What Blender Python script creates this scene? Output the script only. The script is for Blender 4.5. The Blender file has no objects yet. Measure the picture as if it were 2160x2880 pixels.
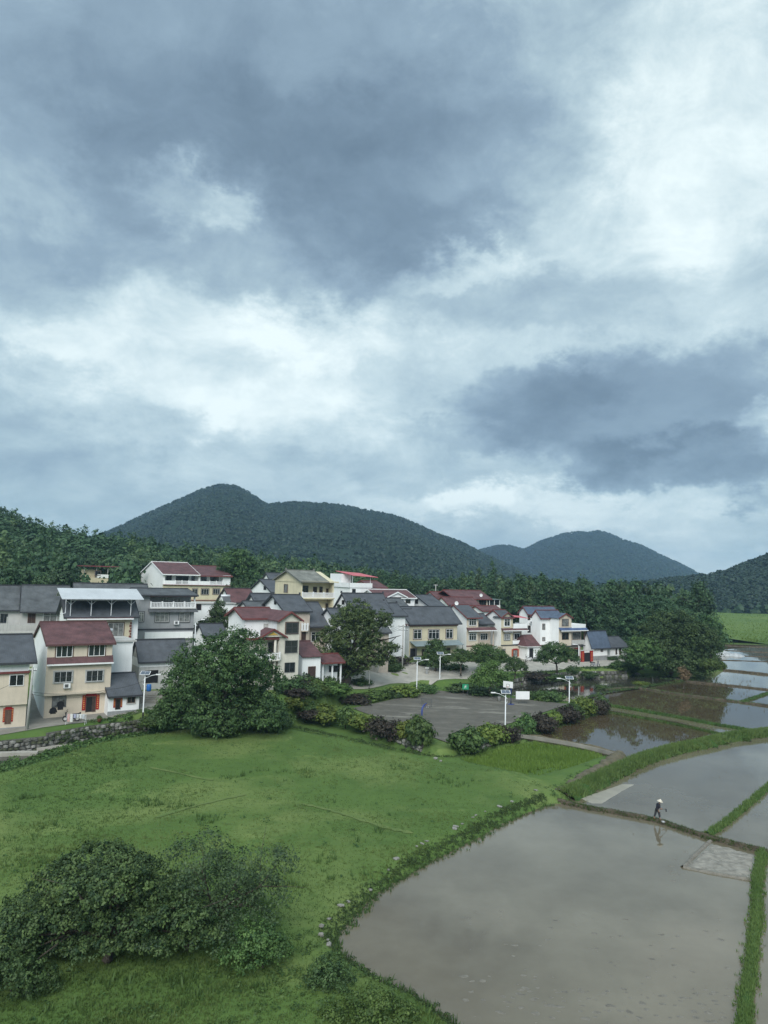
import bpy, bmesh, math, random
import numpy as np
from mathutils import Vector, Matrix
R_ = math.radians
SC = bpy.context.scene
COL = SC.collection
RNG = np.random.default_rng(7)
random.seed(7)

# ---------------------------------------------------------------- camera
CAM_H = 22.0
PITCH, ROLL, FPX = 4.92, 1.6, 2080.0
cam_d = bpy.data.cameras.new('camera')
cam_d.sensor_fit = 'VERTICAL'; cam_d.sensor_height = 36.0
cam_d.lens = 36.0 * FPX / 2880.0
cam_d.clip_start = 0.5; cam_d.clip_end = 30000.0
cam = bpy.data.objects.new('camera', cam_d); COL.objects.link(cam)
CAM_M = Matrix.Rotation(R_(90 + PITCH), 3, 'X') @ Matrix.Rotation(R_(ROLL), 3, 'Z')
cam.matrix_world = Matrix.Translation((0, 0, CAM_H)) @ CAM_M.to_4x4()
SC.camera = cam

# ---------------------------------------------------------------- world: broken overcast sky
W_ = bpy.data.worlds.new('World'); SC.world = W_; W_.use_nodes = True
def build_world():
    nt = W_.node_tree; nt.nodes.clear(); N = nt.nodes.new; L = nt.links.new
    out = N('ShaderNodeOutputWorld'); bg = N('ShaderNodeBackground')
    L(bg.outputs[0], out.inputs[0])
    def mth(op, a, b=None, c=None, clamp=False):
        n = N('ShaderNodeMath'); n.operation = op; n.use_clamp = clamp
        for i, v in enumerate((a, b, c)):
            if v is None: continue
            if isinstance(v, (int, float)): n.inputs[i].default_value = v
            else: L(v, n.inputs[i])
        return n.outputs[0]
    tc = N('ShaderNodeTexCoord'); sep = N('ShaderNodeSeparateXYZ'); L(tc.outputs['Generated'], sep.inputs[0])
    dx, dy, dz = sep.outputs
    az = mth('ARCTAN2', dx, dy)                       # azimuth from +Y
    el = mth('ARCSINE', dz)
    # cloud-deck coordinates: the deck is a plane overhead, so clouds shrink to the horizon
    dzc = mth('ADD', mth('MAXIMUM', dz, 0.0), 0.32)
    cx = mth('DIVIDE', dx, dzc); cy = mth('DIVIDE', dy, dzc)
    cv = N('ShaderNodeCombineXYZ'); L(cx, cv.inputs[0]); L(cy, cv.inputs[1])
    def noise(scale, detail, rough, off, dist=0.0, vec=None):
        mp = N('ShaderNodeMapping'); mp.inputs['Location'].default_value = off
        L(vec or cv.outputs[0], mp.inputs[0])
        n = N('ShaderNodeTexNoise'); n.inputs['Scale'].default_value = scale
        n.inputs['Detail'].default_value = detail; n.inputs['Roughness'].default_value = rough
        n.inputs['Distortion'].default_value = dist
        L(mp.outputs[0], n.inputs['Vector']); return n
    av = N('ShaderNodeCombineXYZ'); L(az, av.inputs[0]); L(mth('MULTIPLY', el, 1.5), av.inputs[1])
    wn = noise(5.0, 10, 0.66, (3.1, 1.7, 0.4), vec=av.outputs[0])
    ws = N('ShaderNodeSeparateColor'); L(wn.outputs['Color'], ws.inputs[0])
    azw = mth('ADD', az, mth('MULTIPLY', mth('SUBTRACT', ws.outputs[0], 0.5), 0.30))
    elw = mth('ADD', el, mth('MULTIPLY', mth('SUBTRACT', ws.outputs[1], 0.5), 0.24))
    def blob(px, py, rx, ry, amp, soft=0.38):
        u = (px - 1080) / FPX; v = (1619 + (px - 1080) * 0.028 - py) / FPX
        a0 = math.atan(u); e0 = math.atan(v / math.sqrt(1 + u * u))
        x = mth('DIVIDE', mth('SUBTRACT', azw, a0), rx / FPX)
        y = mth('DIVIDE', mth('SUBTRACT', elw, e0), ry / FPX)
        r = mth('SQRT', mth('ADD', mth('MULTIPLY', x, x), mth('MULTIPLY', y, y)))
        mr = N('ShaderNodeMapRange'); mr.interpolation_type = 'SMOOTHERSTEP'
        mr.inputs['From Min'].default_value = soft; mr.inputs['From Max'].default_value = 1.16
        mr.inputs['To Min'].default_value = amp; mr.inputs['To Max'].default_value = 0.0
        L(r, mr.inputs['Value']); return mr.outputs[0]
    big = noise(0.9, 9, 0.58, (0.3, 5.2, 0.0), 0.3)
    fine = noise(3.6, 9, 0.62, (7.3, 2.2, 0.0), 0.35)
    b = mth('MULTIPLY_ADD', mth('SUBTRACT', big.outputs[0], 0.5), 0.85, 0.62)
    b = mth('MULTIPLY_ADD', mth('SUBTRACT', fine.outputs[0], 0.5), 0.62, b)
    wisp = noise(8.5, 12, 0.70, (1.3, 4.2, 0.6), 0.5, vec=av.outputs[0])
    b = mth('MULTIPLY_ADD', mth('SUBTRACT', wisp.outputs[0], 0.5), 0.56, b)
    for a in BLOBS: b = mth('ADD', b, blob(a[0], a[1], a[2], a[3], a[4] * 0.9))
    b = mth('DIVIDE', mth('ADD', b, 0.35), 1.35)
    cr = N('ShaderNodeValToRGB'); L(b, cr.inputs[0]); e = cr.color_ramp.elements
    e[0].position = 0.0; e[0].color = (0.070, 0.103, 0.138, 1)
    e[1].position = 1.0; e[1].color = (0.452, 0.510, 0.512, 1)
    for p_, c_ in ((-0.05, (0.100, 0.143, 0.186, 1)), (0.3, (0.146, 0.202, 0.250, 1)), (0.52, (0.210, 0.277, 0.314, 1)), (0.74, (0.300, 0.370, 0.394, 1))):
        k = e.new((p_ + 0.35) / 1.35); k.color = c_
    sky = N('ShaderNodeTexSky'); sky.sky_type = 'NISHITA'; sky.sun_disc = False
    sky.sun_elevation = R_(SUN_EL); sky.sun_rotation = R_(SUN_AZ)
    sc = N('ShaderNodeVectorMath'); sc.operation = 'SCALE'; sc.inputs['Scale'].default_value = 0.08
    L(sky.outputs[0], sc.inputs[0])
    mx = N('ShaderNodeMix'); mx.data_type = 'RGBA'; mx.inputs['Factor'].default_value = 0.95
    L(sc.outputs[0], mx.inputs['A']); L(cr.outputs[0], mx.inputs['B'])
    L(mx.outputs['Result'], bg.inputs[0]); bg.inputs[1].default_value = SKY_STRENGTH
# (pixel x, pixel y, radius x, radius y, brightness change, core softness): cloud masses as directions
BLOBS = [
 (750, 130, 1000, 260, -0.42), (500, 330, 620, 230, -0.30), (1150, 420, 560, 270, -0.36), (1000, 640, 420, 150, -0.25),
 (330, 480, 190, 150, -0.25), (560, 700, 520, 150, -0.14), (60, 760, 300, 150, -0.22),
 (1560, 830, 560, 110, -0.18), (1780, 1150, 470, 185, -0.62), (1900, 1325, 300, 95, -0.62), (1480, 1110, 260, 90, -0.28), (1060, 590, 460, 150, -0.16),
 (1330, 1215, 330, 60, -0.22), (150, 1380, 560, 170, -0.22), (60, 1130, 300, 110, -0.18), (560, 1220, 190, 40, -0.10), (1050,1300,300,70,-0.1),
 (1980, 330, 300, 480, 0.22), (520, 1010, 700, 240, 0.30), (520, 520, 190, 110, 0.40), (1270, 740, 330, 60, 0.16), (950, 900, 420, 110, 0.18),
 (1500, 1425, 620, 80, 0.24), (2120, 1235, 110, 80, 0.35), (1330, 1400, 160, 70, 0.2), (400, 130, 260, 110, 0.16), (2080, 1560, 420, 90, 0.2), (820, 300, 150, 80, 0.1),
]
SKY_STRENGTH = 0.96
HAZE = 0.00017
SUN_EL, SUN_AZ = 40.0, 186.0            # azimuth clockwise from +Y: behind the camera, a little left
build_world()
sun_d = bpy.data.lights.new('sun', 'SUN'); sun_d.energy = 1.5; sun_d.angle = R_(40); sun_d.color = (1.0, 0.985, 0.96)
sun = bpy.data.objects.new('sun', sun_d); COL.objects.link(sun)
sd = Vector((math.sin(R_(SUN_AZ)) * math.cos(R_(SUN_EL)), math.cos(R_(SUN_AZ)) * math.cos(R_(SUN_EL)), math.sin(R_(SUN_EL))))
sun.rotation_euler = sd.to_track_quat('Z', 'Y').to_euler()
SC.view_settings.view_transform = 'Standard'; SC.view_settings.look = 'None'
SC.view_settings.gamma = 1.0; SC.view_settings.use_curve_mapping = False
SC.view_settings.exposure = 1.15
SC.cycles.use_denoising = True
SC.cycles.max_bounces = 6; SC.cycles.diffuse_bounces = 3; SC.cycles.glossy_bounces = 3
SC.cycles.transmission_bounces = 3; SC.cycles.volume_bounces = 1; SC.cycles.transparent_max_bounces = 6
SC.cycles.caustics_reflective = False; SC.cycles.caustics_refractive = False
# ---------------------------------------------------------------- survey helpers: a sight line of the photograph met with a height or a distance
def ray(px, py):
    return CAM_M @ Vector(((px - 1080) / FPX, -(py - 1440) / FPX, -1.0))
def G(px, py, z=0.0):                    # where the sight line meets the level z
    r = ray(px, py); t = (z - CAM_H) / r.z
    return Vector((r.x * t, r.y * t, z))
def P(px, py, d):                        # the point of the sight line at distance d (along Y)
    r = ray(px, py); t = d / r.y
    return Vector((r.x * t, d, CAM_H + r.z * t))
def poly(pts, z=0.0): return [G(x, y, z).to_2d() for x, y in pts]

# ---------------------------------------------------------------- materials
MATS = {}
def mat(name, col, rough=0.85, var=0.12, scale=3.0, bump=0.0, bscale=None, spec=0.3, col2=None, metal=0.0, stretch=None, coord='Object', dirt=0.0):
    if name in MATS: return MATS[name]
    m = bpy.data.materials.new(name); m.use_nodes = True; MATS[name] = m
    nt = m.node_tree; N = nt.nodes.new; L = nt.links.new
    b = nt.nodes['Principled BSDF']
    b.inputs['Roughness'].default_value = rough; b.inputs['Metallic'].default_value = metal
    b.inputs['Specular IOR Level'].default_value = spec
    tc = N('ShaderNodeTexCoord'); mp = N('ShaderNodeMapping'); L(tc.outputs[coord], mp.inputs[0])
    if stretch: mp.inputs['Scale'].default_value = stretch
    n = N('ShaderNodeTexNoise'); n.inputs['Scale'].default_value = scale; n.inputs['Detail'].default_value = 6
    n.inputs['Roughness'].default_value = 0.65; L(mp.outputs[0], n.inputs['Vector'])
    mx = N('ShaderNodeMix'); mx.data_type = 'RGBA'
    c2 = col2 or tuple(c * (1 - var * 2.2) for c in col); c1 = col if col2 else tuple(min(1, c * (1 + var)) for c in col)
    mx.inputs['A'].default_value = (*c1, 1); mx.inputs['B'].default_value = (*c2, 1)
    mr = N('ShaderNodeMapRange'); mr.inputs['From Min'].default_value = 0.33; mr.inputs['From Max'].default_value = 0.7
    L(n.outputs[0], mr.inputs[0]); L(mr.outputs[0], mx.inputs['Factor'])
    colout = mx.outputs['Result']
    if dirt:                              # rain streaks and grime
        mp2 = N('ShaderNodeMapping'); mp2.inputs['Scale'].default_value = (2.2, 2.2, 0.22); L(tc.outputs['Object'], mp2.inputs[0])
        n2 = N('ShaderNodeTexNoise'); n2.inputs['Scale'].default_value = 1.0; n2.inputs['Detail'].default_value = 8; n2.inputs['Roughness'].default_value = 0.7
        L(mp2.outputs[0], n2.inputs['Vector'])
        r2 = N('ShaderNodeMapRange'); r2.inputs['From Min'].default_value = 0.5; r2.inputs['From Max'].default_value = 0.78
        r2.inputs['To Max'].default_value = dirt; L(n2.outputs[0], r2.inputs[0])
        m2 = N('ShaderNodeMix'); m2.data_type = 'RGBA'; m2.inputs['B'].default_value = (0.16, 0.16, 0.15, 1)
        L(r2.outputs[0], m2.inputs['Factor']); L(colout, m2.inputs['A']); colout = m2.outputs['Result']
    L(colout, b.inputs['Base Color'])
    if bump:
        nb = N('ShaderNodeTexNoise'); nb.inputs['Scale'].default_value = bscale or scale * 6; nb.inputs['Detail'].default_value = 5
        L(mp.outputs[0], nb.inputs['Vector'])
        bp = N('ShaderNodeBump'); bp.inputs['Strength'].default_value = bump; bp.inputs['Distance'].default_value = 0.1
        L(nb.outputs[0], bp.inputs['Height']); L(bp.outputs[0], b.inputs['Normal'])
    return m
def roof_mat(name, col, var=0.16, pitch=0.32, col2=None):
    """tiled roof: courses run along the eaves, fine relief, uneven weathering"""
    if name in MATS: return MATS[name]
    m = mat(name, col, 0.62, var, 0.7, spec=0.35, col2=col2)
    nt = m.node_tree; N = nt.nodes.new; L = nt.links.new; b = nt.nodes['Principled BSDF']
    tc = N('ShaderNodeTexCoord'); sp = N('ShaderNodeSeparateXYZ'); L(tc.outputs['Object'], sp.inputs[0])
    w1 = N('ShaderNodeMath'); w1.operation = 'WRAP'; w1.inputs[1].default_value = pitch; w1.inputs[2].default_value = 0; L(sp.outputs[1], w1.inputs[0])
    w2 = N('ShaderNodeMath'); w2.operation = 'PINGPONG'; w2.inputs[1].default_value = 0.11; L(sp.outputs[0], w2.inputs[0])
    ad = N('ShaderNodeMath'); ad.operation = 'MULTIPLY_ADD'; ad.inputs[1].default_value = 0.5; L(w1.outputs[0], ad.inputs[0]); L(w2.outputs[0], ad.inputs[2])
    bp = N('ShaderNodeBump'); bp.inputs['Strength'].default_value = 0.55; bp.inputs['Distance'].default_value = 0.25
    L(ad.outputs[0], bp.inputs['Height']); L(bp.outputs[0], b.inputs['Normal'])
    return m
def leaf_mat(name, dark, light, transl=0.25, young=None):
    if name in MATS: return MATS[name]
    m = bpy.data.materials.new(name); m.use_nodes = True; MATS[name] = m
    nt = m.node_tree; N = nt.nodes.new; L = nt.links.new
    b = nt.nodes['Principled BSDF']; out = nt.nodes['Material Output']
    b.inputs['Roughness'].default_value = 0.55; b.inputs['Specular IOR Level'].default_value = 0.25
    at = N('ShaderNodeAttribute'); at.attribute_name = 'tint'
    oi = N('ShaderNodeObjectInfo')
    cr = N('ShaderNodeValToRGB'); L(at.outputs['Fac'], cr.inputs[0])
    e = cr.color_ramp.elements; e[0].color = (*dark, 1); e[1].color = (*light, 1); e[0].position = 0.1; e[1].position = 0.9
    if young:
        k = e.new(0.97); k.color = (*young, 1)
    hs = N('ShaderNodeHueSaturation'); L(cr.outputs[0], hs.inputs['Color'])
    mr = N('ShaderNodeMapRange'); mr.inputs['To Min'].default_value = 0.78; mr.inputs['To Max'].default_value = 1.18
    L(oi.outputs['Random'], mr.inputs[0]); L(mr.outputs[0], hs.inputs['Value'])
    mr2 = N('ShaderNodeMapRange'); mr2.inputs['To Min'].default_value = 0.488; mr2.inputs['To Max'].default_value = 0.512
    L(oi.outputs['Random'], mr2.inputs[0]); L(mr2.outputs[0], hs.inputs['Hue'])
    L(hs.outputs[0], b.inputs['Base Color'])
    tr = N('ShaderNodeBsdfTranslucent'); L(hs.outputs[0], tr.inputs[0])
    ms = N('ShaderNodeMixShader'); ms.inputs[0].default_value = transl
    L(b.outputs[0], ms.inputs[1]); L(tr.outputs[0], ms.inputs[2]); L(ms.outputs[0], out.inputs[0])
    return m

# ---------------------------------------------------------------- mesh helpers
def set_tags(o, label=None, cat=None, group=None, kind=None):
    if label: o['label'] = label
    if cat: o['category'] = cat
    if group: o['group'] = group
    if kind: o['kind'] = kind
    return o
def link(name, me, m=None, parent=None, smooth=False):
    if m is not None and not me.materials: me.materials.append(m)
    if smooth: me.polygons.foreach_set('use_smooth', np.ones(len(me.polygons), bool))
    o = bpy.data.objects.new(name, me); COL.objects.link(o)
    if parent: o.parent = parent
    return o
def empty(name, loc, rz=0.0):
    o = bpy.data.objects.new(name, None); COL.objects.link(o)
    o.empty_display_size = 0.3; o.location = loc; o.rotation_euler = (0, 0, rz); return o
def np_mesh(name, V, F, tint=None, tris=False):
    """V (n,3); F (m,k) all faces with k corners"""
    V = np.asarray(V, np.float32); F = np.asarray(F, np.int32); k = F.shape[1]
    me = bpy.data.meshes.new(name)
    me.vertices.add(len(V)); me.vertices.foreach_set('co', V.ravel())
    me.loops.add(F.size); me.loops.foreach_set('vertex_index', F.ravel())
    me.polygons.add(len(F)); me.polygons.foreach_set('loop_start', np.arange(0, F.size, k, dtype=np.int32))
    me.polygons.foreach_set('loop_total', np.full(len(F), k, np.int32))
    if tint is not None:
        a = me.attributes.new('tint', 'FLOAT', 'FACE'); a.data.foreach_set('value', np.asarray(tint, np.float32))
    me.update(calc_edges=True); return me
class MB:
    def __init__(s): s.v = []; s.f = []
    def quad(s, *p):
        n = len(s.v); s.v += [tuple(q) for q in p]; s.f.append(tuple(range(n, n + len(p)))); return s
    def box(s, x0, y0, z0, x1, y1, z1):
        n = len(s.v)
        s.v += [(x0,y0,z0),(x1,y0,z0),(x1,y1,z0),(x0,y1,z0),(x0,y0,z1),(x1,y0,z1),(x1,y1,z1),(x0,y1,z1)]
        s.f += [tuple(n+i for i in q) for q in ((3,2,1,0),(4,5,6,7),(0,1,5,4),(1,2,6,5),(2,3,7,6),(3,0,4,7))]; return s
    def hexa(s, p):                      # 8 corners, bottom four then top four, counter-clockwise
        n = len(s.v); s.v += [tuple(q) for q in p]
        s.f += [tuple(n+i for i in q) for q in ((3,2,1,0),(4,5,6,7),(0,1,5,4),(1,2,6,5),(2,3,7,6),(3,0,4,7))]; return s
    def prism(s, pts, axis, a, b):       # 2D outline extruded along an axis from a to b
        n = len(s.v); k = len(pts)
        def mk(p, t): return (t, p[0], p[1]) if axis == 'x' else ((p[0], t, p[1]) if axis == 'y' else (p[0], p[1], t))
        s.v += [mk(p, a) for p in pts] + [mk(p, b) for p in pts]
        s.f.append(tuple(n + i for i in range(k))[::-1]); s.f.append(tuple(n + k + i for i in range(k)))
        for i in range(k): j = (i + 1) % k; s.f.append((n + i, n + j, n + k + j, n + k + i))
        return s
    def tube(s, pts, rad, k=6, cap=True):
        pts = [Vector(p) for p in pts]
        if not hasattr(rad, '__len__'): rad = [rad] * len(pts)
        rings = []
        for i, p in enumerate(pts):
            t = (pts[min(i + 1, len(pts) - 1)] - pts[max(i - 1, 0)]).normalized()
            u = t.cross(Vector((0, 0, 1)));
            if u.length < 1e-3: u = t.cross(Vector((1, 0, 0)))
            u.normalize(); w = t.cross(u); n = len(s.v)
            for j in range(k):
                a = 2 * math.pi * j / k; s.v.append(tuple(p + (u * math.cos(a) + w * math.sin(a)) * rad[i]))
            rings.append(n)
        for a, b in zip(rings, rings[1:]):
            for j in range(k): s.f.append((a + j, a + (j + 1) % k, b + (j + 1) % k, b + j))
        if cap:
            s.f.append(tuple(rings[0] + j for j in range(k))[::-1]); s.f.append(tuple(rings[-1] + j for j in range(k)))
        return s
    def lathe(s, prof, k=12, c=(0, 0, 0)):   # profile of (radius, z)
        rings = []
        for r, z in prof:
            n = len(s.v); rings.append(n)
            for j in range(k):
                a = 2 * math.pi * j / k; s.v.append((c[0] + r * math.cos(a), c[1] + r * math.sin(a), c[2] + z))
        for a, b in zip(rings, rings[1:]):
            for j in range(k): s.f.append((a + j, a + (j + 1) % k, b + (j + 1) % k, b + j))
        s.f.append(tuple(rings[0] + j for j in range(k))[::-1]); s.f.append(tuple(rings[-1] + j for j in range(k)))
        return s
    def build(s, name, m, parent=None, smooth=False):
        me = bpy.data.meshes.new(name); me.from_pydata(s.v, [], s.f); me.update()
        return link(name, me, m, parent, smooth)

def vnoise(x, y, seed=0, octaves=4, gain=0.5):
    """value noise on arrays"""
    x = np.asarray(x, float); y = np.asarray(y, float); tot = np.zeros_like(x); amp = 1.0; s = 0
    def hsh(i, j, k):
        v = np.sin(i * 127.1 + j * 311.7 + k * 74.7) * 43758.5453; return v - np.floor(v)
    for o in range(octaves):
        xi, yi = np.floor(x), np.floor(y); fx, fy = x - xi, y - yi
        fx = fx * fx * (3 - 2 * fx); fy = fy * fy * (3 - 2 * fy); k = seed + o * 13
        v = (hsh(xi, yi, k) * (1 - fx) + hsh(xi + 1, yi, k) * fx) * (1 - fy) + (hsh(xi, yi + 1, k) * (1 - fx) + hsh(xi + 1, yi + 1, k) * fx) * fy
        tot += amp * (v - 0.5); s += amp; amp *= gain; x = x * 2.03 + 11.3; y = y * 2.03 + 5.7
    return tot / s * 2
def sdist(X, Y, pts):
    """signed distance to a closed outline, positive inside"""
    pts = np.array([(p[0], p[1]) for p in pts], float); d = np.full(X.shape, 1e9); ins = np.zeros(X.shape, bool)
    n = len(pts)
    for i in range(n):
        a, b = pts[i], pts[(i + 1) % n]; ex, ey = b - a; wx, wy = X - a[0], Y - a[1]
        t = np.clip((wx * ex + wy * ey) / (ex * ex + ey * ey + 1e-12), 0, 1)
        d = np.minimum(d, (wx - ex * t) ** 2 + (wy - ey * t) ** 2)
        c = (a[1] > Y) != (b[1] > Y)
        with np.errstate(divide='ignore', invalid='ignore'):
            xi = (b[0] - a[0]) * (Y - a[1]) / (b[1] - a[1] + 1e-12) + a[0]
        ins ^= c & (X < xi)
    d = np.sqrt(d); return np.where(ins, d, -d)
def sstep(a, b, x):
    t = np.clip((x - a) / (b - a), 0, 1); return t * t * (3 - 2 * t)
def smooth_line(pts, n=6):
    """Catmull-Rom through 3D points"""
    P_ = [Vector(p) for p in pts]; out = []
    for i in range(len(P_) - 1):
        p0, p1, p2, p3 = P_[max(i-1,0)], P_[i], P_[i+1], P_[min(i+2,len(P_)-1)]
        for k in range(n):
            t = k / n
            out.append(0.5 * ((2*p1) + (p2-p0)*t + (2*p0-5*p1+4*p2-p3)*t*t + (3*p1-p0-3*p2+p3)*t**3))
    out.append(P_[-1]); return out
# ---------------------------------------------------------------- terrain
SHORE = [(x - (20 if y > 2400 else 8), y) for x, y in [(1560,2262),(1480,2292),(1400,2332),(1330,2372),(1220,2432),(1150,2474),(1085,2518),(1030,2574),(985,2622),(970,2652),(990,2692),(1095,2762),(1200,2808),(1290,2876),(1380,2985),(1450,3200)]]
FIELD = [(-700,2230),(-200,2190),(0,2168),(120,2134),(250,2090),(400,2064),(560,2040),(700,2030),(850,2050),(1000,2080),(1180,2116),(1263,2122),(1440,2072),(1480,2072),(1620,2100),(1745,2128),(1660,2190),(1590,2246)]
VILL = [(-900,2120),(-200,2085),(0,2073),(130,2060),(250,2040),(450,2015),(640,1992),(800,2000),(840,1990),(1000,1962),(1170,1936),(1240,1934),(1300,1934),(1380,1918),(1480,1900),(1600,1886),(1760,1884)]
field_w = poly(FIELD, 0.6) + poly(SHORE, 0.0) + [Vector((-300, 18))]
vill_w = poly(VILL[:7], 2.0) + poly(VILL[7:], 1.7) + poly([(1790,1888),(1880,1890),(1975,1889),(2022,1879),(2000,1850),(1990,1815),(1975,1795)], 0.5) + [Vector((118, 420)), Vector((160, 760)), Vector((-900, 760)), Vector((-900, 60))]
COURT = [(990,1992),(1263,2090),(1600,1980),(1224,1941)]
court_w = poly(COURT, 0.8)
wet_w = poly([(1300,2140),(1400,2108),(1500,2090),(1640,2112),(1710,2132),(1590,2172),(1500,2196),(1440,2180)], 0.0)
gfield_w = [Vector(p) for p in ((95,282),(118,430),(150,760),(900,760),(900,282))]
CTRL = []                                     # village levels: pixel x, distance, level
for px, d, z in ((-300,85,2.0),(0,90,2.0),(115,97,2.1),(300,100,2.1),(60,112,5.0),(190,112,4.0),(400,108,3.0),(420,114,4.0),(450,125,6.0),(60,130,8.0),(600,112,2.0),(640,120,4.5),(760,116,4.0),
    (700,110,1.8),(860,122,3.6),(950,128,1.9),(1050,135,1.7),(1180,143,1.7),(1100,150,3.0),(1152,160,3.8),(1300,163,3.6),(1320,172,3.5),(1410,177,3.0),(1480,178,2.6),(1572,182,2.5),(1660,185,2.4),(1740,190,2.2),
    (1240,140,1.6),(1380,148,1.6),(1500,160,1.7),(1600,166,1.7),(1750,172,1.6),(800,135,7.5),(800,150,9.5),(950,150,7.0),(1000,170,8.0),(1100,172,7.5),(1180,178,7.0),(1280,215,9.0),(1400,215,8.0),(1500,195,4.0),(1650,205,3.5),
    (500,190,12.0),(400,160,10.0),(250,150,11.0),(100,160,14.0),(250,230,17.0),(640,170,11.0),(750,185,12.0),(950,190,10.0),(1850,178,0.6),(1950,180,0.4),(1800,200,2.0),(1900,215,1.5),
    (-100,300,36),(100,300,33),(300,300,27),(500,300,22),(750,300,18),(1000,300,14),(1200,300,12),(1400,300,9),(1600,300,6),(1800,300,4),(1950,300,2),
    (-500,200,22),(-500,320,45),(0,420,40),(500,420,26),(900,420,18),(1300,420,12),(1700,420,8),(-300,600,40),(500,600,20),(1000,650,12),(1600,650,10),(1900,650,6),(1000,240,11),(1300,240,8),(1600,240,4)):
    CTRL.append(((px - 1080) / FPX * d, d, z))
CTRL = np.array(CTRL)
def hgt(x, y):
    X = np.atleast_1d(np.asarray(x, float)); Y = np.atleast_1d(np.asarray(y, float)); shp = X.shape
    X = X.ravel(); Y = Y.ravel()
    h = np.full(X.shape, -0.4)
    far = np.hypot(X, Y) > 900
    n1 = vnoise(X / 9, Y / 9, 3); n2 = vnoise(X / 2.2, Y / 2.2, 5, 3)
    sg = sdist(X, Y, gfield_w); h = h + 0.95 * sstep(-3, 3, sg)
    sf = sdist(X, Y, field_w) + 0.25 * n2
    h = np.where(sf > -1.2, -0.4 + (1.12 + 0.10 * n1 + 0.05 * n2) * sstep(-0.7, 1.5, sf), h)
    sw = sdist(X, Y, wet_w); h = h * (1 - sstep(-0.8, 0.6, sw)) + (-0.03 + 0.02 * n2) * sstep(-0.8, 0.6, sw)
    sv = sdist(X, Y, vill_w); inn = sv > -0.6
    if inn.any():
        xi, yi = X[inn], Y[inn]; num = np.zeros_like(xi); den = np.zeros_like(xi)
        for cx, cy, cz in CTRL:
            w = 1.0 / ((xi - cx) ** 2 + (yi - cy) ** 2 + 9.0) ** 1.6; num += w * cz; den += w
        zv = num / den; t = sstep(-0.5, 0.1, sv[inn]); h[inn] = h[inn] * (1 - t) + zv * t
    sc = sdist(X, Y, court_w); h = np.where((sf > -1.2) & (sv < -0.3), h - 0.5 * sstep(-15, -4.6, sc) * sstep(0.3, 3, sf), h); t = sstep(-4.1, -3.7, sc); h = h * (1 - t) + 0.72 * t
    h = np.where(far, -0.4, h)
    return h.reshape(shp)
def h1(x, y): return float(hgt([x], [y])[0])
def ticks(*seg):
    out = []
    for a, b, s in seg: out += list(np.arange(a, b, s))
    return out
gx = np.array([-4000,-2500,-1400,-800,-500] + ticks((-320,-130,10),(-130,-72,2.5),(-72,84,0.78),(84,140,2.5),(140,400,12)) + [450,600,800,1400,2500,4000], float)
gy = np.array([-500,-200,-40] + ticks((0,30,5),(30,200,0.78),(200,300,2.5),(300,480,8)) + [500,560,640,720,800,900,1100,1500,2200,3500,5000], float)
XX, YY = np.meshgrid(gx, gy); ZZ = hgt(XX, YY)
nx, ny = len(gx), len(gy)
idx = np.arange(nx * ny).reshape(ny, nx)
FQ = np.stack([idx[:-1, :-1], idx[:-1, 1:], idx[1:, 1:], idx[1:, :-1]], -1).reshape(-1, 4)
def grass_mat(name, a, b, c, s=0.05):
    m = mat(name, a, 0.9, col2=b, scale=s * 4, spec=0.1, bump=0.6, bscale=2.5)
    nt = m.node_tree; N = nt.nodes.new; L = nt.links.new; p = nt.nodes['Principled BSDF']
    src = p.inputs['Base Color'].links[0].from_socket
    tc = N('ShaderNodeTexCoord')
    def nz(scale, lo, hi, off):
        mp = N('ShaderNodeMapping'); mp.inputs['Location'].default_value = off; L(tc.outputs['Object'], mp.inputs[0])
        n = N('ShaderNodeTexNoise'); n.inputs['Scale'].default_value = scale; n.inputs['Detail'].default_value = 7; n.inputs['Roughness'].default_value = 0.62
        n.inputs['Distortion'].default_value = 0.4
        L(mp.outputs[0], n.inputs['Vector'])
        r = N('ShaderNodeMapRange'); r.inputs['From Min'].default_value = lo; r.inputs['From Max'].default_value = hi
        L(n.outputs[0], r.inputs[0]); return r.outputs[0]
    def mix(f, A, col):
        x = N('ShaderNodeMix'); x.data_type = 'RGBA'; L(f, x.inputs['Factor']); L(A, x.inputs['A']); x.inputs['B'].default_value = (*col, 1); return x.outputs['Result']
    o = mix(nz(s, 0.48, 0.66, (3, 9, 0)), src, c)
    o = mix(nz(0.9, 0.55, 0.85, (0, 4, 0)), o, tuple(k * 0.72 for k in b))
    o = mix(nz(0.13, 0.6, 0.75, (14, 1, 0)), o, tuple(k * 1.25 for k in c))
    L(o, p.inputs['Base Color']); return m
M_grass = grass_mat('meadow_grass', (0.094, 0.156, 0.042), (0.070, 0.124, 0.034), (0.168, 0.214, 0.072))
M_soil = mat('bank_soil', (0.085, 0.07, 0.05), 0.95, 0.3, 1.2, bump=0.8)
gme = np_mesh('ground', np.stack([XX, YY, ZZ], -1).reshape(-1, 3), FQ)
ground = link('ground', gme, M_grass, smooth=True)
set_tags(ground, 'green meadow and village ground reaching to the hills', 'ground', kind='structure')

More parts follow.
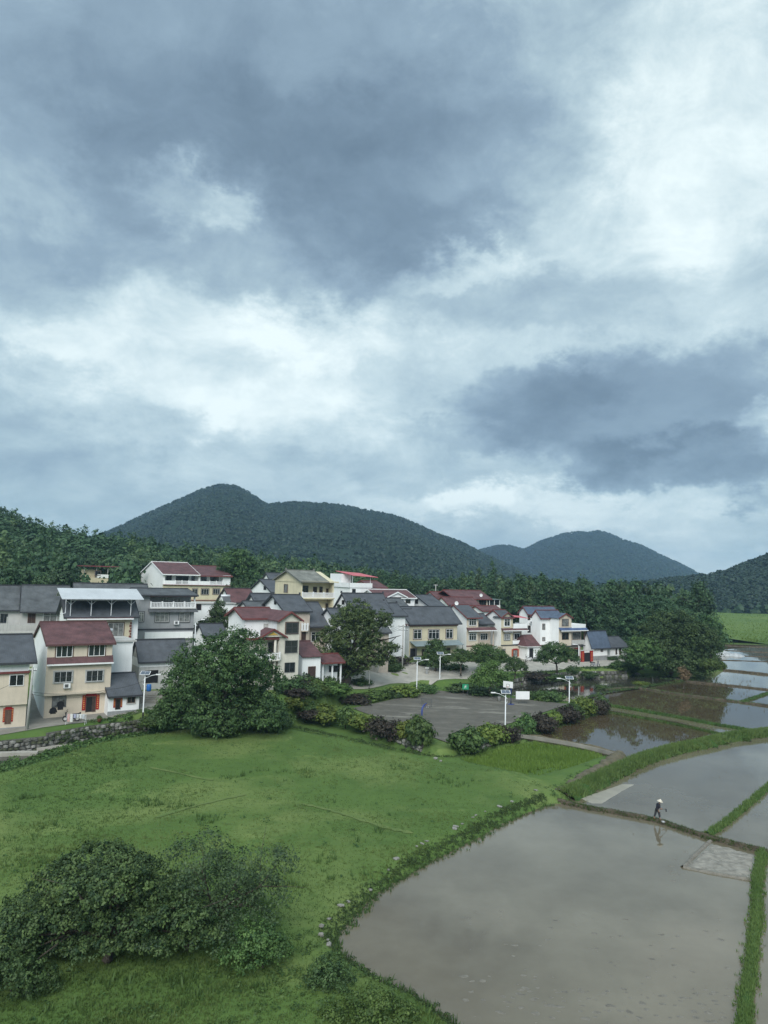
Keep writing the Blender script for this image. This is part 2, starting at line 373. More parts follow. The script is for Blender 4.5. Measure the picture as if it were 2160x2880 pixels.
# water: every paddy has its own sheet
def water_mat(name, col, rough=0.02, ripple=0.035, col2=None):
    if name in MATS: return MATS[name]
    m = mat(name, col, rough, 0.25, 0.12, spec=0.5, col2=col2)
    nt = m.node_tree; N = nt.nodes.new; L = nt.links.new; b = nt.nodes['Principled BSDF']
    b.inputs['IOR'].default_value = 1.5
    tc = N('ShaderNodeTexCoord')
    n = N('ShaderNodeTexNoise'); n.inputs['Scale'].default_value = 1.1; n.inputs['Detail'].default_value = 4
    L(tc.outputs['Object'], n.inputs['Vector'])
    bp = N('ShaderNodeBump'); bp.inputs['Strength'].default_value = ripple; bp.inputs['Distance'].default_value = 0.04
    L(n.outputs[0], bp.inputs['Height']); L(bp.outputs[0], b.inputs['Normal'])
    return m
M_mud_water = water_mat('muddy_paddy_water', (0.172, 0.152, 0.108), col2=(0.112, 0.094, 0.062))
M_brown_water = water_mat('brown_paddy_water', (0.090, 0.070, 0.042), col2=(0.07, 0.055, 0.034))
M_pond = water_mat('pond_water', (0.050, 0.050, 0.038), 0.05, 0.12)
def sheet(name, pts, z, m, label, cat='water', kind='structure'):
    me = bpy.data.meshes.new(name); w = [G(x, y, z) if not isinstance(x, Vector) else x for x, y in pts]
    me.from_pydata([(p.x, p.y, z) for p in w], [], [tuple(range(len(w)))]); me.update()
    if me.polygons[0].normal.z < 0: me.flip_normals()
    return set_tags(link(name, me, m), label, cat, kind=kind)
D1 = [(1548,2250),(1640,2272),(1740,2290),(1850,2312),(1920,2335),(1990,2357),(2060,2376),(2150,2398),(2300,2440)]       # dike the farmer walks on
D2 = [(1990,2350),(2040,2318),(2100,2268),(2160,2216),(2260,2130)]                                                       # diagonal dike
D3 = [(2146,2395),(2136,2450),(2130,2490),(2128,2580),(2116,2690),(2100,2800),(2092,2890),(2080,3050)]                  # dike along the right
D4 = [(1710,1986),(1830,2006),(1920,2022),(2000,2038),(2080,2052),(2170,2070)]
D5 = [(1715,2006),(1800,2020),(1900,2039),(2000,2061),(2070,2078),(2110,2086)]
D6 = [(1700,1942),(1790,1936),(1900,1952),(1975,1962),(2085,1976),(2170,1988)]
D7 = [(2085,1976),(2120,1964),(2175,1946)]
D8 = [(1900,1912),(1960,1921),(2060,1930),(2170,1942)]
D9 = [(2028,1885),(2090,1891),(2170,1900)]
D10 = [(2020,1857),(2090,1859),(2170,1862)]
D11 = [(1980,1840),(2080,1845),(2170,1848)]
D12 = [(2030,1829),(2100,1833),(2170,1836)]
D13 = [(2030,1816),(2100,1819),(2170,1822)]
D14 = [(1965,1807),(2080,1809),(2170,1812)]
BANK = [(1585,2246),(1640,2222),(1720,2182),(1790,2150),(1850,2128),(1920,2110),(1985,2096),(2050,2080),(2110,2072),(2180,2064)]  # broad grassy bank
SH2 = [(x, y + 6) for x, y in SHORE]
sheet('paddy_water', [(1540,2240)] + [(x - 40, y - 6) for x, y in SHORE[1:]] + [(2400,3200),(2300,2900),(2110,2800),(2130,2500),(2150,2398),(1850,2312)], 0.0, M_mud_water, 'large muddy flooded paddy in front of the farmer')
sheet('paddy_water', [(1548,2250),(1600,2238),(1800,2146),(1990,2094),(2180,2064),(2330,2080),(2260,2130),(2160,2216),(1990,2350),(1850,2312),(1700,2282)], 0.012, M_mud_water, 'flooded paddy behind the farmer below the grassy bank')
sheet('paddy_water', [(1990,2352),(2160,2216),(2260,2130),(2500,2200),(2500,2490),(2300,2440),(2150,2398)], 0.006, M_mud_water, 'small flooded paddy beyond the diagonal grassy dike')
sheet('paddy_water', [(2150,2398),(2300,2440),(2600,2500),(2700,3100),(2085,3050),(2092,2890),(2116,2690),(2130,2490)], 0.006, M_mud_water, 'flooded paddy beyond the narrow green dike at the frame edge')
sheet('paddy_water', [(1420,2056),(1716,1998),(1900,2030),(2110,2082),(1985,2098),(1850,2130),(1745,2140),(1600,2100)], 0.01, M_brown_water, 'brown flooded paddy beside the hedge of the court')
sheet('paddy_water', [(1716,1998),(1710,1986),(2000,2038),(2170,2070),(2300,2100),(2110,2084),(1900,2030)], 0.02, M_mud_water, 'narrow strip of water between two parallel dikes')
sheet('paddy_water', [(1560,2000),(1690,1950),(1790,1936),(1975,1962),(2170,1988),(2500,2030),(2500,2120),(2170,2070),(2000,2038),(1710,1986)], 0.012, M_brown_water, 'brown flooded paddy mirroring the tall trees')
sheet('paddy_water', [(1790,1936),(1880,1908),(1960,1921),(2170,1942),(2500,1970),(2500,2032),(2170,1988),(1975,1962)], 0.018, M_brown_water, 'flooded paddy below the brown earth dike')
sheet('paddy_water', [(1880,1908),(2030,1885),(2170,1900),(2500,1925),(2500,1972),(2170,1942),(1960,1921)], 0.012, M_mud_water, 'bright flooded paddy next to the rounded grassy mound')
sheet('paddy_water', [(2010,1857),(2170,1862),(2500,1880),(2500,1926),(2170,1900),(2020,1885)], 0.018, M_mud_water, 'flooded paddy strip behind the grassy mound')
sheet('paddy_water', [(1950,1838),(2170,1848),(2500,1862),(2500,1882),(2170,1862),(1985,1857)], 0.012, M_mud_water, 'flooded paddy strip in front of the white plastic heap')
sheet('paddy_water', [(1950,1806),(2170,1812),(2500,1824),(2500,1864),(2170,1848),(1950,1838)], 0.018, M_mud_water, 'farthest flooded paddy strips below the rice field')
sheet('pond_water', [(1300,1990),(1330,1935),(1400,1905),(1480,1885),(1600,1870),(1760,1868),(1850,1880),(1900,1908),(1860,1925),(1790,1938),(1690,1952),(1570,1998)], 0.14, M_pond, 'dark pond between the court and the village road')
sheet('stream_water', [(-700,2240),(-200,2200),(0,2172),(250,2096),(560,2046),(700,2036),(650,1985),(450,2010),(250,2035),(0,2065),(-300,2085),(-900,2110)], 0.12, M_pond, 'dark stream below the stone wall of the village')

# dikes
def dike(pts, w, ht, label, m=M_soil, z=0.0, name='field_dike', wob=0.12, sub=5):
    line = smooth_line([G(x, y, z) for x, y in pts], sub); fine = []
    for a, b in zip(line, line[1:]):
        k = max(1, int((b - a).length / 0.7))
        fine += [a.lerp(b, i / k) for i in range(k)]
    fine.append(line[-1]); V = []; F = []; prof = [(-1, -0.35), (-0.72, 0.45), (-0.35, 0.95), (0.0, 1.0), (0.4, 0.93), (0.75, 0.4), (1, -0.35)]
    n = len(prof); rs = np.random.default_rng(int(abs(pts[0][0] * 7 + pts[0][1])))
    for i, p in enumerate(fine):
        t = (fine[min(i + 1, len(fine) - 1)] - fine[max(i - 1, 0)]); t.z = 0; t.normalize(); s = Vector((t.y, -t.x, 0))
        ww = w * 0.5 * (1 + rs.normal() * wob); hh = ht * (1 + rs.normal() * wob)
        for a, b in prof:
            q = p + s * (a * ww + rs.normal() * wob * 0.12 * w); V.append((q.x, q.y, z + b * hh))
    for i in range(len(fine) - 1):
        for j in range(n - 1): F.append((i * n + j, i * n + j + 1, (i + 1) * n + j + 1, (i + 1) * n + j))
    me = np_mesh(name, V, F); o = link(name, me, m, smooth=True)
    if m is not M_grass: pass
    set_tags(o, label, 'dike', 'dikes between the flooded paddies', 'structure'); return fine
M_mud = mat('wet_mud', (0.20, 0.185, 0.155), 0.6, 0.2, 2.5, bump=0.7)
M_dikegrass = grass_mat('dike_turf', (0.045, 0.095, 0.022), (0.035, 0.07, 0.02), (0.075, 0.10, 0.035), 0.3)
LINES = {}
LINES['d1'] = dike(D1, 0.75, 0.32, 'low muddy dike the farmer walks along')
LINES['d2'] = dike(D2, 0.7, 0.3, 'grassy diagonal dike meeting the farmer\'s dike', M_dikegrass)
LINES['d3'] = dike(D3, 0.7, 0.3, 'narrow green dike running to the bottom of the picture', M_dikegrass)
LINES['d4'] = dike(D4, 0.9, 0.34, 'grassy dike, farther of the parallel pair', M_dikegrass)
LINES['d5'] = dike(D5, 0.75, 0.3, 'grassy dike, nearer of the parallel pair', M_dikegrass)
LINES['d6'] = dike(D6, 0.9, 0.32, 'thin dike crossing the mirrored trees')
LINES['d7'] = dike(D7, 1.0, 0.3, 'short slanting dike at the frame edge beyond the thin dike', M_dikegrass)
LINES['d8'] = dike(D8, 1.0, 0.3, 'brown earth dike below the reedy mound')
LINES['d9'] = dike(D9, 1.2, 0.4, 'brown dike running out from the grassy mound')
for i, D in enumerate((D10, D11, D12, D13, D14)):
    LINES['f%d' % i] = dike(D, 0.8, 0.2, 'thin far dike, number %s counted away from the grassy mound' % ('one', 'two', 'three', 'four', 'five')[i], M_soil)
LINES['bank'] = dike(BANK, 2.7, 0.7, 'broad grassy bank between two flooded paddies', M_dikegrass, wob=0.2)
# seed bed walled off in the big paddy, and the mud patch behind the farmer's dike
M_seed = mat('seed_bed_mud', (0.27, 0.255, 0.22), 0.7, 0.22, 1.6, bump=0.9, bscale=3.0)
dike([(1998,2366),(1960,2400),(1922,2440)], 0.42, 0.16, 'mud ridge closing the pale seed bed beside the farmer', M_mud)
dike([(1922,2440),(2010,2458),(2128,2478)], 0.34, 0.14, 'mud ridge along the near side of the pale seed bed', M_mud)
def rough_patch(name, pts, z, m, label, cat, amp=0.05, step=0.22, seed=1):
    w = [G(x, y, z).to_2d() for x, y in pts]; a = np.array([(p.x, p.y) for p in w])
    xs = np.arange(a[:, 0].min(), a[:, 0].max() + step, step); ys = np.arange(a[:, 1].min(), a[:, 1].max() + step, step)
    X, Y = np.meshgrid(xs, ys); sd_ = sdist(X, Y, w)
    Z = z - 0.06 + (0.07 + amp * vnoise(X * 1.4, Y * 1.4, seed, 4, 0.7)) * sstep(-0.1, 0.5, sd_)
    ii = np.arange(X.size).reshape(X.shape); q = np.stack([ii[:-1,:-1], ii[:-1,1:], ii[1:,1:], ii[1:,:-1]], -1).reshape(-1, 4)
    keep = (sd_.ravel()[q] > -0.4).any(1)
    me = np_mesh(name, np.stack([X, Y, Z], -1).reshape(-1, 3), q[keep]); return set_tags(link(name, me, m, smooth=True), label, cat, kind='structure')
rough_patch('seed_bed', [(2000,2370),(2060,2384),(2122,2404),(2118,2470),(2020,2452),(1932,2436)], 0.03, M_seed, 'pale walled seed bed of raked mud in the big paddy', 'seed bed', 0.10, seed=4)
rough_patch('mud_patch', [(1622,2244),(1745,2203),(1800,2204),(1760,2225),(1700,2262),(1660,2262)], 0.02, mat('pale_mud', (0.30, 0.285, 0.235), 0.55, 0.1, 0.5), 'smooth pale mud patch behind the farmer\'s dike', 'mud', 0.015, seed=9)

# draped sheets: roads, yards, court
from mathutils.geometry import delaunay_2d_cdt
def drape(name, w, m, label, cat, off=0.05, step=2.0, flat=None, kind='structure'):
    pts = [Vector((p[0], p[1])) for p in w]; dense = []
    for a, b in zip(pts, pts[1:] + pts[:1]):
        k = max(1, int((b - a).length / step)); dense += [a.lerp(b, i / k) for i in range(k)]
    A = np.array([(p.x, p.y) for p in dense]); nb = len(dense)
    if flat is None:
        X, Y = np.meshgrid(np.arange(A[:,0].min(), A[:,0].max(), step), np.arange(A[:,1].min(), A[:,1].max(), step))
        s_ = sdist(X, Y, dense); k = s_ > step * 0.4
        inner = [Vector((x, y)) for x, y in zip(X[k], Y[k])]
    else: inner = []
    v, e, f, *_ = delaunay_2d_cdt(dense + inner, [(i, (i + 1) % nb) for i in range(nb)], [], 1, 1e-4)
    vv = np.array([(p.x, p.y) for p in v]); z = np.full(len(vv), flat) if flat is not None else hgt(vv[:,0], vv[:,1]) + off
    me = bpy.data.meshes.new(name); me.from_pydata([(a[0], a[1], b) for a, b in zip(vv, z)], [], [tuple(t) for t in f]); me.update()
    if me.polygons and me.polygons[0].normal.z < 0: me.flip_normals()
    return set_tags(link(name, me, m, smooth=True), label, cat, kind=kind)
M_conc = mat('worn_concrete', (0.30, 0.285, 0.25), 0.9, 0.22, 0.35, bump=0.2, col2=(0.17, 0.165, 0.145))
M_conc_pale = mat('pale_concrete', (0.42, 0.40, 0.35), 0.9, 0.2, 0.5, bump=0.2, col2=(0.27, 0.26, 0.23))
M_court = mat('court_asphalt', (0.135, 0.127, 0.108), 0.93, 0.2, 0.5, bump=0.3, bscale=9, col2=(0.092, 0.088, 0.074))
def court_stains(m):
    nt = m.node_tree; N = nt.nodes.new; L = nt.links.new; p = nt.nodes['Principled BSDF']
    src = p.inputs['Base Color'].links[0].from_socket; tc = N('ShaderNodeTexCoord'); mp = N('ShaderNodeMapping')
    mp.inputs['Rotation'].default_value = (0, 0, 0.25); mp.inputs['Scale'].default_value = (0.10, 0.33, 1); mp.inputs['Location'].default_value = (1.3, 0.4, 0); L(tc.outputs['Object'], mp.inputs[0])
    n = N('ShaderNodeTexNoise'); n.inputs['Scale'].default_value = 1.0; n.inputs['Detail'].default_value = 9; n.inputs['Roughness'].default_value = 0.72; n.inputs['Distortion'].default_value = 0.5
    L(mp.outputs[0], n.inputs['Vector']); r = N('ShaderNodeMapRange'); r.inputs['From Min'].default_value = 0.53; r.inputs['From Max'].default_value = 0.66; r.inputs['To Max'].default_value = 0.8; L(n.outputs[0], r.inputs[0])
    x = N('ShaderNodeMix'); x.data_type = 'RGBA'; x.inputs['B'].default_value = (0.31, 0.295, 0.255, 1); L(r.outputs[0], x.inputs['Factor']); L(src, x.inputs['A']); L(x.outputs['Result'], p.inputs['Base Color'])
court_stains(M_court)
drape('court', court_w, M_court, 'grey asphalt basketball court with pale worn streaks', 'court', flat=0.82)
drape('road', poly([(-400,2095),(-100,2075),(0,2068),(120,2050),(240,2036),(340,2024),(450,2008),(560,1996),(640,1985),(640,1968),(480,1985),(380,1990),(300,2001),(118,2018),(108,1982),(82,1986),(60,2042),(-300,2060)], 2.05), M_conc, 'worn concrete lane in front of the beige houses', 'road')
drape('road', poly([(640,1985),(760,1978),(880,1962),(1000,1944),(1120,1926),(1230,1918),(1330,1912),(1380,1902),(1440,1893),(1510,1890),(1500,1868),(1400,1880),(1290,1886),(1180,1888),(1080,1905),(1000,1920),(900,1935),(760,1950),(640,1968)], 1.72), M_conc_pale, 'pale concrete road curving past the old camphor tree', 'road')
drape('village_square', poly([(1490,1893),(1600,1882),(1700,1876),(1862,1862),(1850,1850),(1730,1846),(1660,1852),(1560,1850),(1470,1853),(1440,1862),(1480,1876)], 1.85), M_conc_pale, 'pale concrete yard before the white houses by the pond', 'yard')
M_pathdirt = mat('path_dirt', (0.165, 0.14, 0.10), 0.95, 0.3, 1.2, col2=(0.065, 0.068, 0.036), bump=0.6)
LINES['p1'] = dike([(1440,2072),(1540,2088),(1640,2106),(1742,2130)], 1.0, 0.70, 'raised dirt path between the rice corner and the brown paddy', M_pathdirt, name='dirt_path', wob=0.08)
LINES['p2'] = dike([(1742,2130),(1700,2162),(1640,2198),(1572,2244)], 2.2, 0.80, 'trodden dirt path winding down to the farmer\'s dike', M_pathdirt, name='dirt_path', wob=0.10)
kerb = smooth_line([G(x, y, 0.7) for x, y in ((1436,2062),(1540,2078),(1640,2096),(1730,2118))], 8); kr = MB()
for a, b in zip(kerb, kerb[1:]):
    t = (b - a).normalized(); n_ = Vector((t.y, -t.x, 0)) * 0.10
    kr.hexa([(q.x, q.y, 0.3) for q in (a - n_, b - n_, b + n_, a + n_)] + [(q.x, q.y, 0.76) for q in (a - n_, b - n_, b + n_, a + n_)])
set_tags(kr.build('kerb', M_conc), 'pale concrete kerb along the raised path', 'kerb', kind='structure')

M_track = mat('trodden_grass', (0.135, 0.18, 0.055), 0.95, 0.25, 0.8, col2=(0.085, 0.14, 0.038))
for pts, w in (([(850,2262),(930,2280),(1010,2304),(1090,2330),(1160,2346)], 0.5), ([(420,2160),(480,2172),(560,2190),(600,2196)], 0.4), ([(440,2300),(540,2270),(640,2246),(690,2236)], 0.4)):
    L_ = smooth_line([G(x, y, 0.7) for x, y in pts], 6); l, r = [], []
    for i, p in enumerate(L_):
        t = (L_[min(i + 1, len(L_) - 1)] - L_[max(i - 1, 0)]).normalized(); k = w * random.uniform(0.25, 0.8); l.append(p + Vector((t.y, -t.x, 0)) * k); r.append(p - Vector((t.y, -t.x, 0)) * k)
    drape('meadow_track', [(p.x, p.y) for p in l + r[::-1]], M_track, 'faint trodden track across the meadow grass', 'track', off=0.05, step=1.2)
# ---------------------------------------------------------------- houses
M_white = mat('white_render', (0.80, 0.815, 0.81), 0.85, 0.03, 0.4, dirt=0.2)
M_white2 = mat('white_paint', (0.76, 0.77, 0.77), 0.7, 0.03, 1.0)
M_beige = mat('beige_tile', (0.60, 0.525, 0.42), 0.75, 0.05, 0.6, dirt=0.25, bump=0.15, bscale=9)
M_cream = mat('cream_tile', (0.58, 0.52, 0.37), 0.75, 0.05, 0.6, dirt=0.25)
M_yellow = mat('pale_yellow_render', (0.62, 0.57, 0.40), 0.8, 0.05, 0.5, dirt=0.4)
M_stonetile = mat('ivory_stone_tile', (0.60, 0.58, 0.50), 0.7, 0.08, 0.9, dirt=0.2)
M_pinktile = mat('pinkish_tile', (0.50, 0.43, 0.36), 0.75, 0.08, 1.5)
M_greywall = mat('grey_cement_wall', (0.31, 0.32, 0.33), 0.9, 0.08, 0.35, dirt=0.4)
M_lgrey = mat('light_grey_wall', (0.46, 0.46, 0.44), 0.9, 0.06, 0.35, dirt=0.45)
M_dado = mat('grey_plinth', (0.27, 0.28, 0.28), 0.9, 0.1, 0.6, dirt=0.35)
M_drk = roof_mat('dark_slate_roof', (0.078, 0.086, 0.098), 0.16)
M_drk2 = roof_mat('weathered_grey_roof', (0.092, 0.10, 0.106), 0.2)
M_oldgrey = roof_mat('old_grey_tile_roof', (0.20, 0.205, 0.18), 0.2)
M_red = roof_mat('maroon_tile_roof', (0.120, 0.058, 0.060), 0.22)
M_redtrim = mat('red_glazed_trim', (0.16, 0.048, 0.045), 0.5, 0.1, 2)
M_blue = roof_mat('slate_blue_roof', (0.085, 0.115, 0.165), 0.15)
M_bluepent = roof_mat('blue_tile_pent', (0.065, 0.10, 0.20), 0.15)
M_metal = mat('galvanised_sheet', (0.50, 0.53, 0.55), 0.45, 0.06, 0.6, spec=0.5, dirt=0.15)
M_pink = mat('faded_red_sheet', (0.55, 0.13, 0.15), 0.55, 0.1, 0.6)
M_teal = mat('grey_green_sheet', (0.20, 0.25, 0.26), 0.5, 0.08, 0.5)
M_darktrim = mat('dark_trim', (0.045, 0.048, 0.055), 0.7, 0.1, 2)
M_brown = mat('brown_frame', (0.12, 0.075, 0.055), 0.6, 0.1, 3)
M_dgrey = mat('dark_grey_frame', (0.10, 0.105, 0.11), 0.6, 0.1, 3)
M_glass = mat('dark_window_glass', (0.022, 0.028, 0.03), 0.08, 0.3, 0.9, spec=0.6)
M_curtain = mat('curtained_glass', (0.20, 0.21, 0.205), 0.12, 0.35, 1.5, spec=0.6)
M_dark = mat('dark_interior', (0.018, 0.018, 0.02), 0.9, 0.2, 1)
M_wood = mat('dark_wood_door', (0.060, 0.038, 0.033), 0.6, 0.2, 2)
M_couplet = mat('red_couplet_paper', (0.32, 0.014, 0.020), 0.7, 0.12, 3)
M_gold = mat('gold_lettering', (0.62, 0.42, 0.10), 0.5, 0.1, 3)
M_steel = mat('white_steel', (0.66, 0.68, 0.70), 0.45, 0.05, 2, spec=0.5)
M_black = mat('black_rubber', (0.018, 0.018, 0.018), 0.7, 0.1, 3)
TH = 33.0
class House:
    """front-left wall corner seen at pixel A at distance d; width, depth and heights read off the sight lines"""
    def __init__(s, name, label, A, d, bz, Bx=None, W=None, Cx=None, D=None, th=TH, group=None):
        s.th = R_(th); s.ex = Vector((math.cos(s.th), math.sin(s.th), 0)); s.ey = Vector((-math.sin(s.th), math.cos(s.th), 0))
        p = P(A[0], A[1], d); s.H = p.z - bz; s.o = Vector((p.x, p.y, bz))
        s.W = W if W else s.hit_f(Bx, A[1])[0]
        s.D = D if D else s.hit_g(Cx, A[1])[0]
        s.root = empty(name, s.o, s.th); set_tags(s.root, label, 'house', group or 'houses of the village'); s.n = 0
    def loc(s, w): q = w - s.o; return q.dot(s.ex), q.dot(s.ey), q.z
    def hit_f(s, px, py, y=0.0):         # pixel -> (x, z) on the plane parallel to the front at local depth y
        r = ray(px, py); c = Vector((0, 0, CAM_H)); t = ((s.o + s.ey * y - c).dot(s.ey)) / r.dot(s.ey); l = s.loc(c + r * t); return l[0], l[2]
    def hit_g(s, px, py, x=0.0):         # pixel -> (y, z) on the plane parallel to the left gable
        r = ray(px, py); c = Vector((0, 0, CAM_H)); t = ((s.o + s.ex * x - c).dot(s.ex)) / r.dot(s.ex); l = s.loc(c + r * t); return l[1], l[2]
    def rect(s, b, y=0.0):
        x0, x1, y0, y1 = b; my = (y0 + y1) / 2; mx = (x0 + x1) / 2
        return s.hit_f(x0, my, y)[0], s.hit_f(x1, my, y)[0], s.hit_f(mx, y1, y)[1], s.hit_f(mx, y0, y)[1]
    def rectg(s, b, x=0.0):
        x0, x1, y0, y1 = b; my = (y0 + y1) / 2; mx = (x0 + x1) / 2
        return s.hit_g(x0, my, x)[0], s.hit_g(x1, my, x)[0], s.hit_g(mx, y1, x)[1], s.hit_g(mx, y0, x)[1]
    def add(s, mb, name, m, parent=None, smooth=False): return mb.build(name, m, parent or s.root, smooth)
    def body(s, m, fac=None, x0=0, x1=None, y0=0, y1=None, z0=-2.0, z1=None, name='wall'):
        x1 = s.W if x1 is None else x1; y1 = s.D if y1 is None else y1; z1 = s.H if z1 is None else z1
        o = s.add(MB().box(x0, y0, z0, x1, y1, z1), name, m)
        if fac: s.add(MB().box(x0 + 0.003, y0 - 0.03, z0, x1 - 0.003, y0 + 0.01, z1 - 0.004), 'facade', fac)
        return o
    def gable(s, roofm, rise, oh=(0.6, 0.5, 0.45, 0.45), wallm=None, trim=None, x0=0, x1=None, y0=0, y1=None, z=None, yr=None, th=0.14, horns=False):
        """two slopes, ridge along the front"""
        x1 = s.W if x1 is None else x1; y1 = s.D if y1 is None else y1; z = s.H if z is None else z
        yr = (y0 + y1) / 2 if yr is None else yr
        if wallm: s.add(MB().prism([(y0, z - 0.002), (y1, z - 0.002), (yr, z + rise - 0.03)], 'x', x0 + 0.004, x1 - 0.004), 'gable_wall', wallm)
        sf = rise / (yr - y0); sb = rise / (y1 - yr)
        yf, zf = y0 - oh[0], z - sf * oh[0]; yb, zb = y1 + oh[1], z - sb * oh[1]; zr = z + rise
        a, b = x0 - oh[2], x1 + oh[3]
        r = s.add(MB().prism([(yf, zf), (yr, zr), (yb, zb), (yb, zb + th), (yr, zr + th), (yf, zf + th)], 'x', a, b), 'roof', roofm)
        s.add(MB().box(a, yr - 0.13, zr + th - 0.04, b, yr + 0.13, zr + th + 0.14), 'ridge', trim or roofm, r)
        if trim:
            for xx in (a - 0.03, b - 0.05):
                s.add(MB().prism([(yf - 0.02, zf - 0.12), (yr, zr - 0.12), (yb + 0.02, zb - 0.12), (yb + 0.02, zb + th + 0.04), (yr, zr + th + 0.05), (yf - 0.02, zf + th + 0.04)], 'x', xx, xx + 0.08), 'verge_board', trim, r)
            s.add(MB().box(a, yf - 0.05, zf - 0.1, b, yf + 0.03, zf + th + 0.02), 'eaves_board', trim, r)
        if horns:
            for xx in (a, b):
                s.add(MB().prism([(yr - 0.12, zr + th), (yr + 0.12, zr + th), (yr + 0.05, zr + th + 0.45), (yr - 0.05, zr + th + 0.45)], 'x', xx - 0.2, xx + 0.15), 'ridge_horn', trim or roofm, r)
        return r
    def cross_gable(s, roofm, rise, x0, x1, y0, y1, z, oh=0.4, wallm=None, trim=None, th=0.14):
        """ridge running back from the front"""
        xr = (x0 + x1) / 2; sl = rise / (xr - x0)
        if wallm: s.add(MB().prism([(x0, z - 0.002), (x1, z - 0.002), (xr, z + rise - 0.03)], 'y', y1, y0 + 0.004), 'gable_wall', wallm)
        a, b = x0 - oh, x1 + oh; za = z - sl * oh
        r = s.add(MB().prism([(a, za), (xr, z + rise), (b, za), (b, za + th), (xr, z + rise + th), (a, za + th)], 'y', y1, y0 - oh), 'roof', roofm)
        if trim:
            s.add(MB().prism([(a - 0.02, za - 0.12), (xr, z + rise - 0.12), (b + 0.02, za - 0.12), (b + 0.02, za + th + 0.03), (xr, z + rise + th + 0.04), (a - 0.02, za + th + 0.03)], 'y', y0 - oh + 0.03, y0 - oh - 0.06), 'verge_board', trim, r)
        return r
    def hip(s, roofm, rise, x0, x1, y0, y1, z, oh=0.5, inset=None, th=0.12, trim=None):
        a, b, c, d = x0 - oh, x1 + oh, y0 - oh, y1 + oh; yr = (c + d) / 2; k = inset if inset is not None else (d - c) / 2
        m = MB(); v = [(a, c, z), (b, c, z), (b, d, z), (a, d, z), (a + k, yr, z + rise), (b - k, yr, z + rise)]
        m.v += v; m.f += [(0, 1, 5, 4), (1, 2, 5), (2, 3, 4, 5), (3, 0, 4), (3, 2, 1, 0)]
        r = s.add(m, 'roof', roofm)
        s.add(MB().box(a - 0.02, c - 0.04, z - th, b + 0.02, d + 0.04, z - 0.003), 'eaves_board', trim or roofm, r); return r
    def pent(s, roofm, b=None, y=0.0, out=0.8, x0=None, x1=None, z0=None, z1=None, trim=None, name='pent_roof', th=0.1):
        """lean-to strip on the front; b = pixel box x0,x1,top,bottom"""
        if b: x0, x1, z0, z1 = s.rect(b, y)
        r = s.add(MB().prism([(y + 0.005, z1), (y - out, z0), (y - out, z0 + th), (y + 0.005, z1 + th)], 'x', x0, x1), name, roofm)
        if trim: s.add(MB().box(x0 - 0.02, y - out - 0.06, z0 - 0.12, x1 + 0.02, y - out - 0.002, z0 + th * 0.8), 'eaves_board', trim, r)
        return r
    def window(s, b, y=-0.03, n=2, fm=None, gm=None, surround=None, transom=False, side=False, grille=False, sill=None):
        fm = fm or M_white2; gm = gm or M_glass
        x0, x1, z0, z1 = s.rectg(b) if side else s.rect(b, y)
        if side:                          # on the left gable: local axis swapped
            x0, x1 = x1, x0
            T = lambda a, yy, z: (yy, a, z)
        else: T = lambda a, yy, z: (a, yy, z)
        base = 0.0 if side else y; fw = min(0.07, (x1 - x0) * 0.12)
        def bar(m, xa, xb, za, zb, d0, d1):
            p, q = T(xa, base - d0, za), T(xb, base - d1, zb)
            m.box(min(p[0], q[0]), min(p[1], q[1]), min(p[2], q[2]), max(p[0], q[0]), max(p[1], q[1]), max(p[2], q[2]))
        f = MB()
        bar(f, x0, x0 + fw, z0, z1, 0, 0.085); bar(f, x1 - fw, x1, z0, z1, 0, 0.085)
        bar(f, x0 + fw, x1 - fw, z0, z0 + fw, 0, 0.08); bar(f, x0 + fw, x1 - fw, z1 - fw, z1, 0, 0.08)
        for i in range(1, n):
            xc = x0 + (x1 - x0) * i / n; bar(f, xc - fw * 0.45, xc + fw * 0.45, z0 + fw, z1 - fw, 0, 0.075)
        if transom: zt = z0 + (z1 - z0) * 0.72; bar(f, x0 + fw, x1 - fw, zt - fw * 0.4, zt + fw * 0.4, 0, 0.072)
        wo = s.add(f, 'window', fm)
        for i in range(n):
            m = MB(); bar(m, x0 + (x1 - x0) * i / n + fw * 0.3, x0 + (x1 - x0) * (i + 1) / n - fw * 0.3, z0 + fw * 0.5, z1 - fw * 0.5, 0.006, 0.035)
            s.add(m, 'pane', gm, wo)
        if surround:
            m = MB(); k = 0.14
            bar(m, x0 - k, x0 - 0.003, z0 - k, z1 + k, 0, 0.06); bar(m, x1 + 0.003, x1 + k, z0 - k, z1 + k, 0, 0.06)
            bar(m, x0 - 0.003, x1 + 0.003, z0 - k, z0 - 0.003, 0, 0.10); bar(m, x0 - 0.003, x1 + 0.003, z1 + 0.003, z1 + k, 0, 0.06)
            s.add(m, 'surround', surround, wo)
        if grille:
            m = MB(); k = max(3, int((x1 - x0) / 0.16))
            for i in range(k + 1):
                xc = x0 + (x1 - x0) * i / k; bar(m, xc - 0.012, xc + 0.012, z0, z1, 0.20, 0.225)
            for zc in (z0, (z0 + z1) / 2, z1): bar(m, x0, x1, zc - 0.015, zc + 0.015, 0.195, 0.23)
            for xc in (x0, x1): bar(m, xc - 0.02, xc + 0.02, z1 - 0.03, z1, 0.02, 0.2); bar(m, xc - 0.02, xc + 0.02, z0, z0 + 0.03, 0.02, 0.2)
            s.add(m, 'grille', M_dgrey, wo)
        return wo
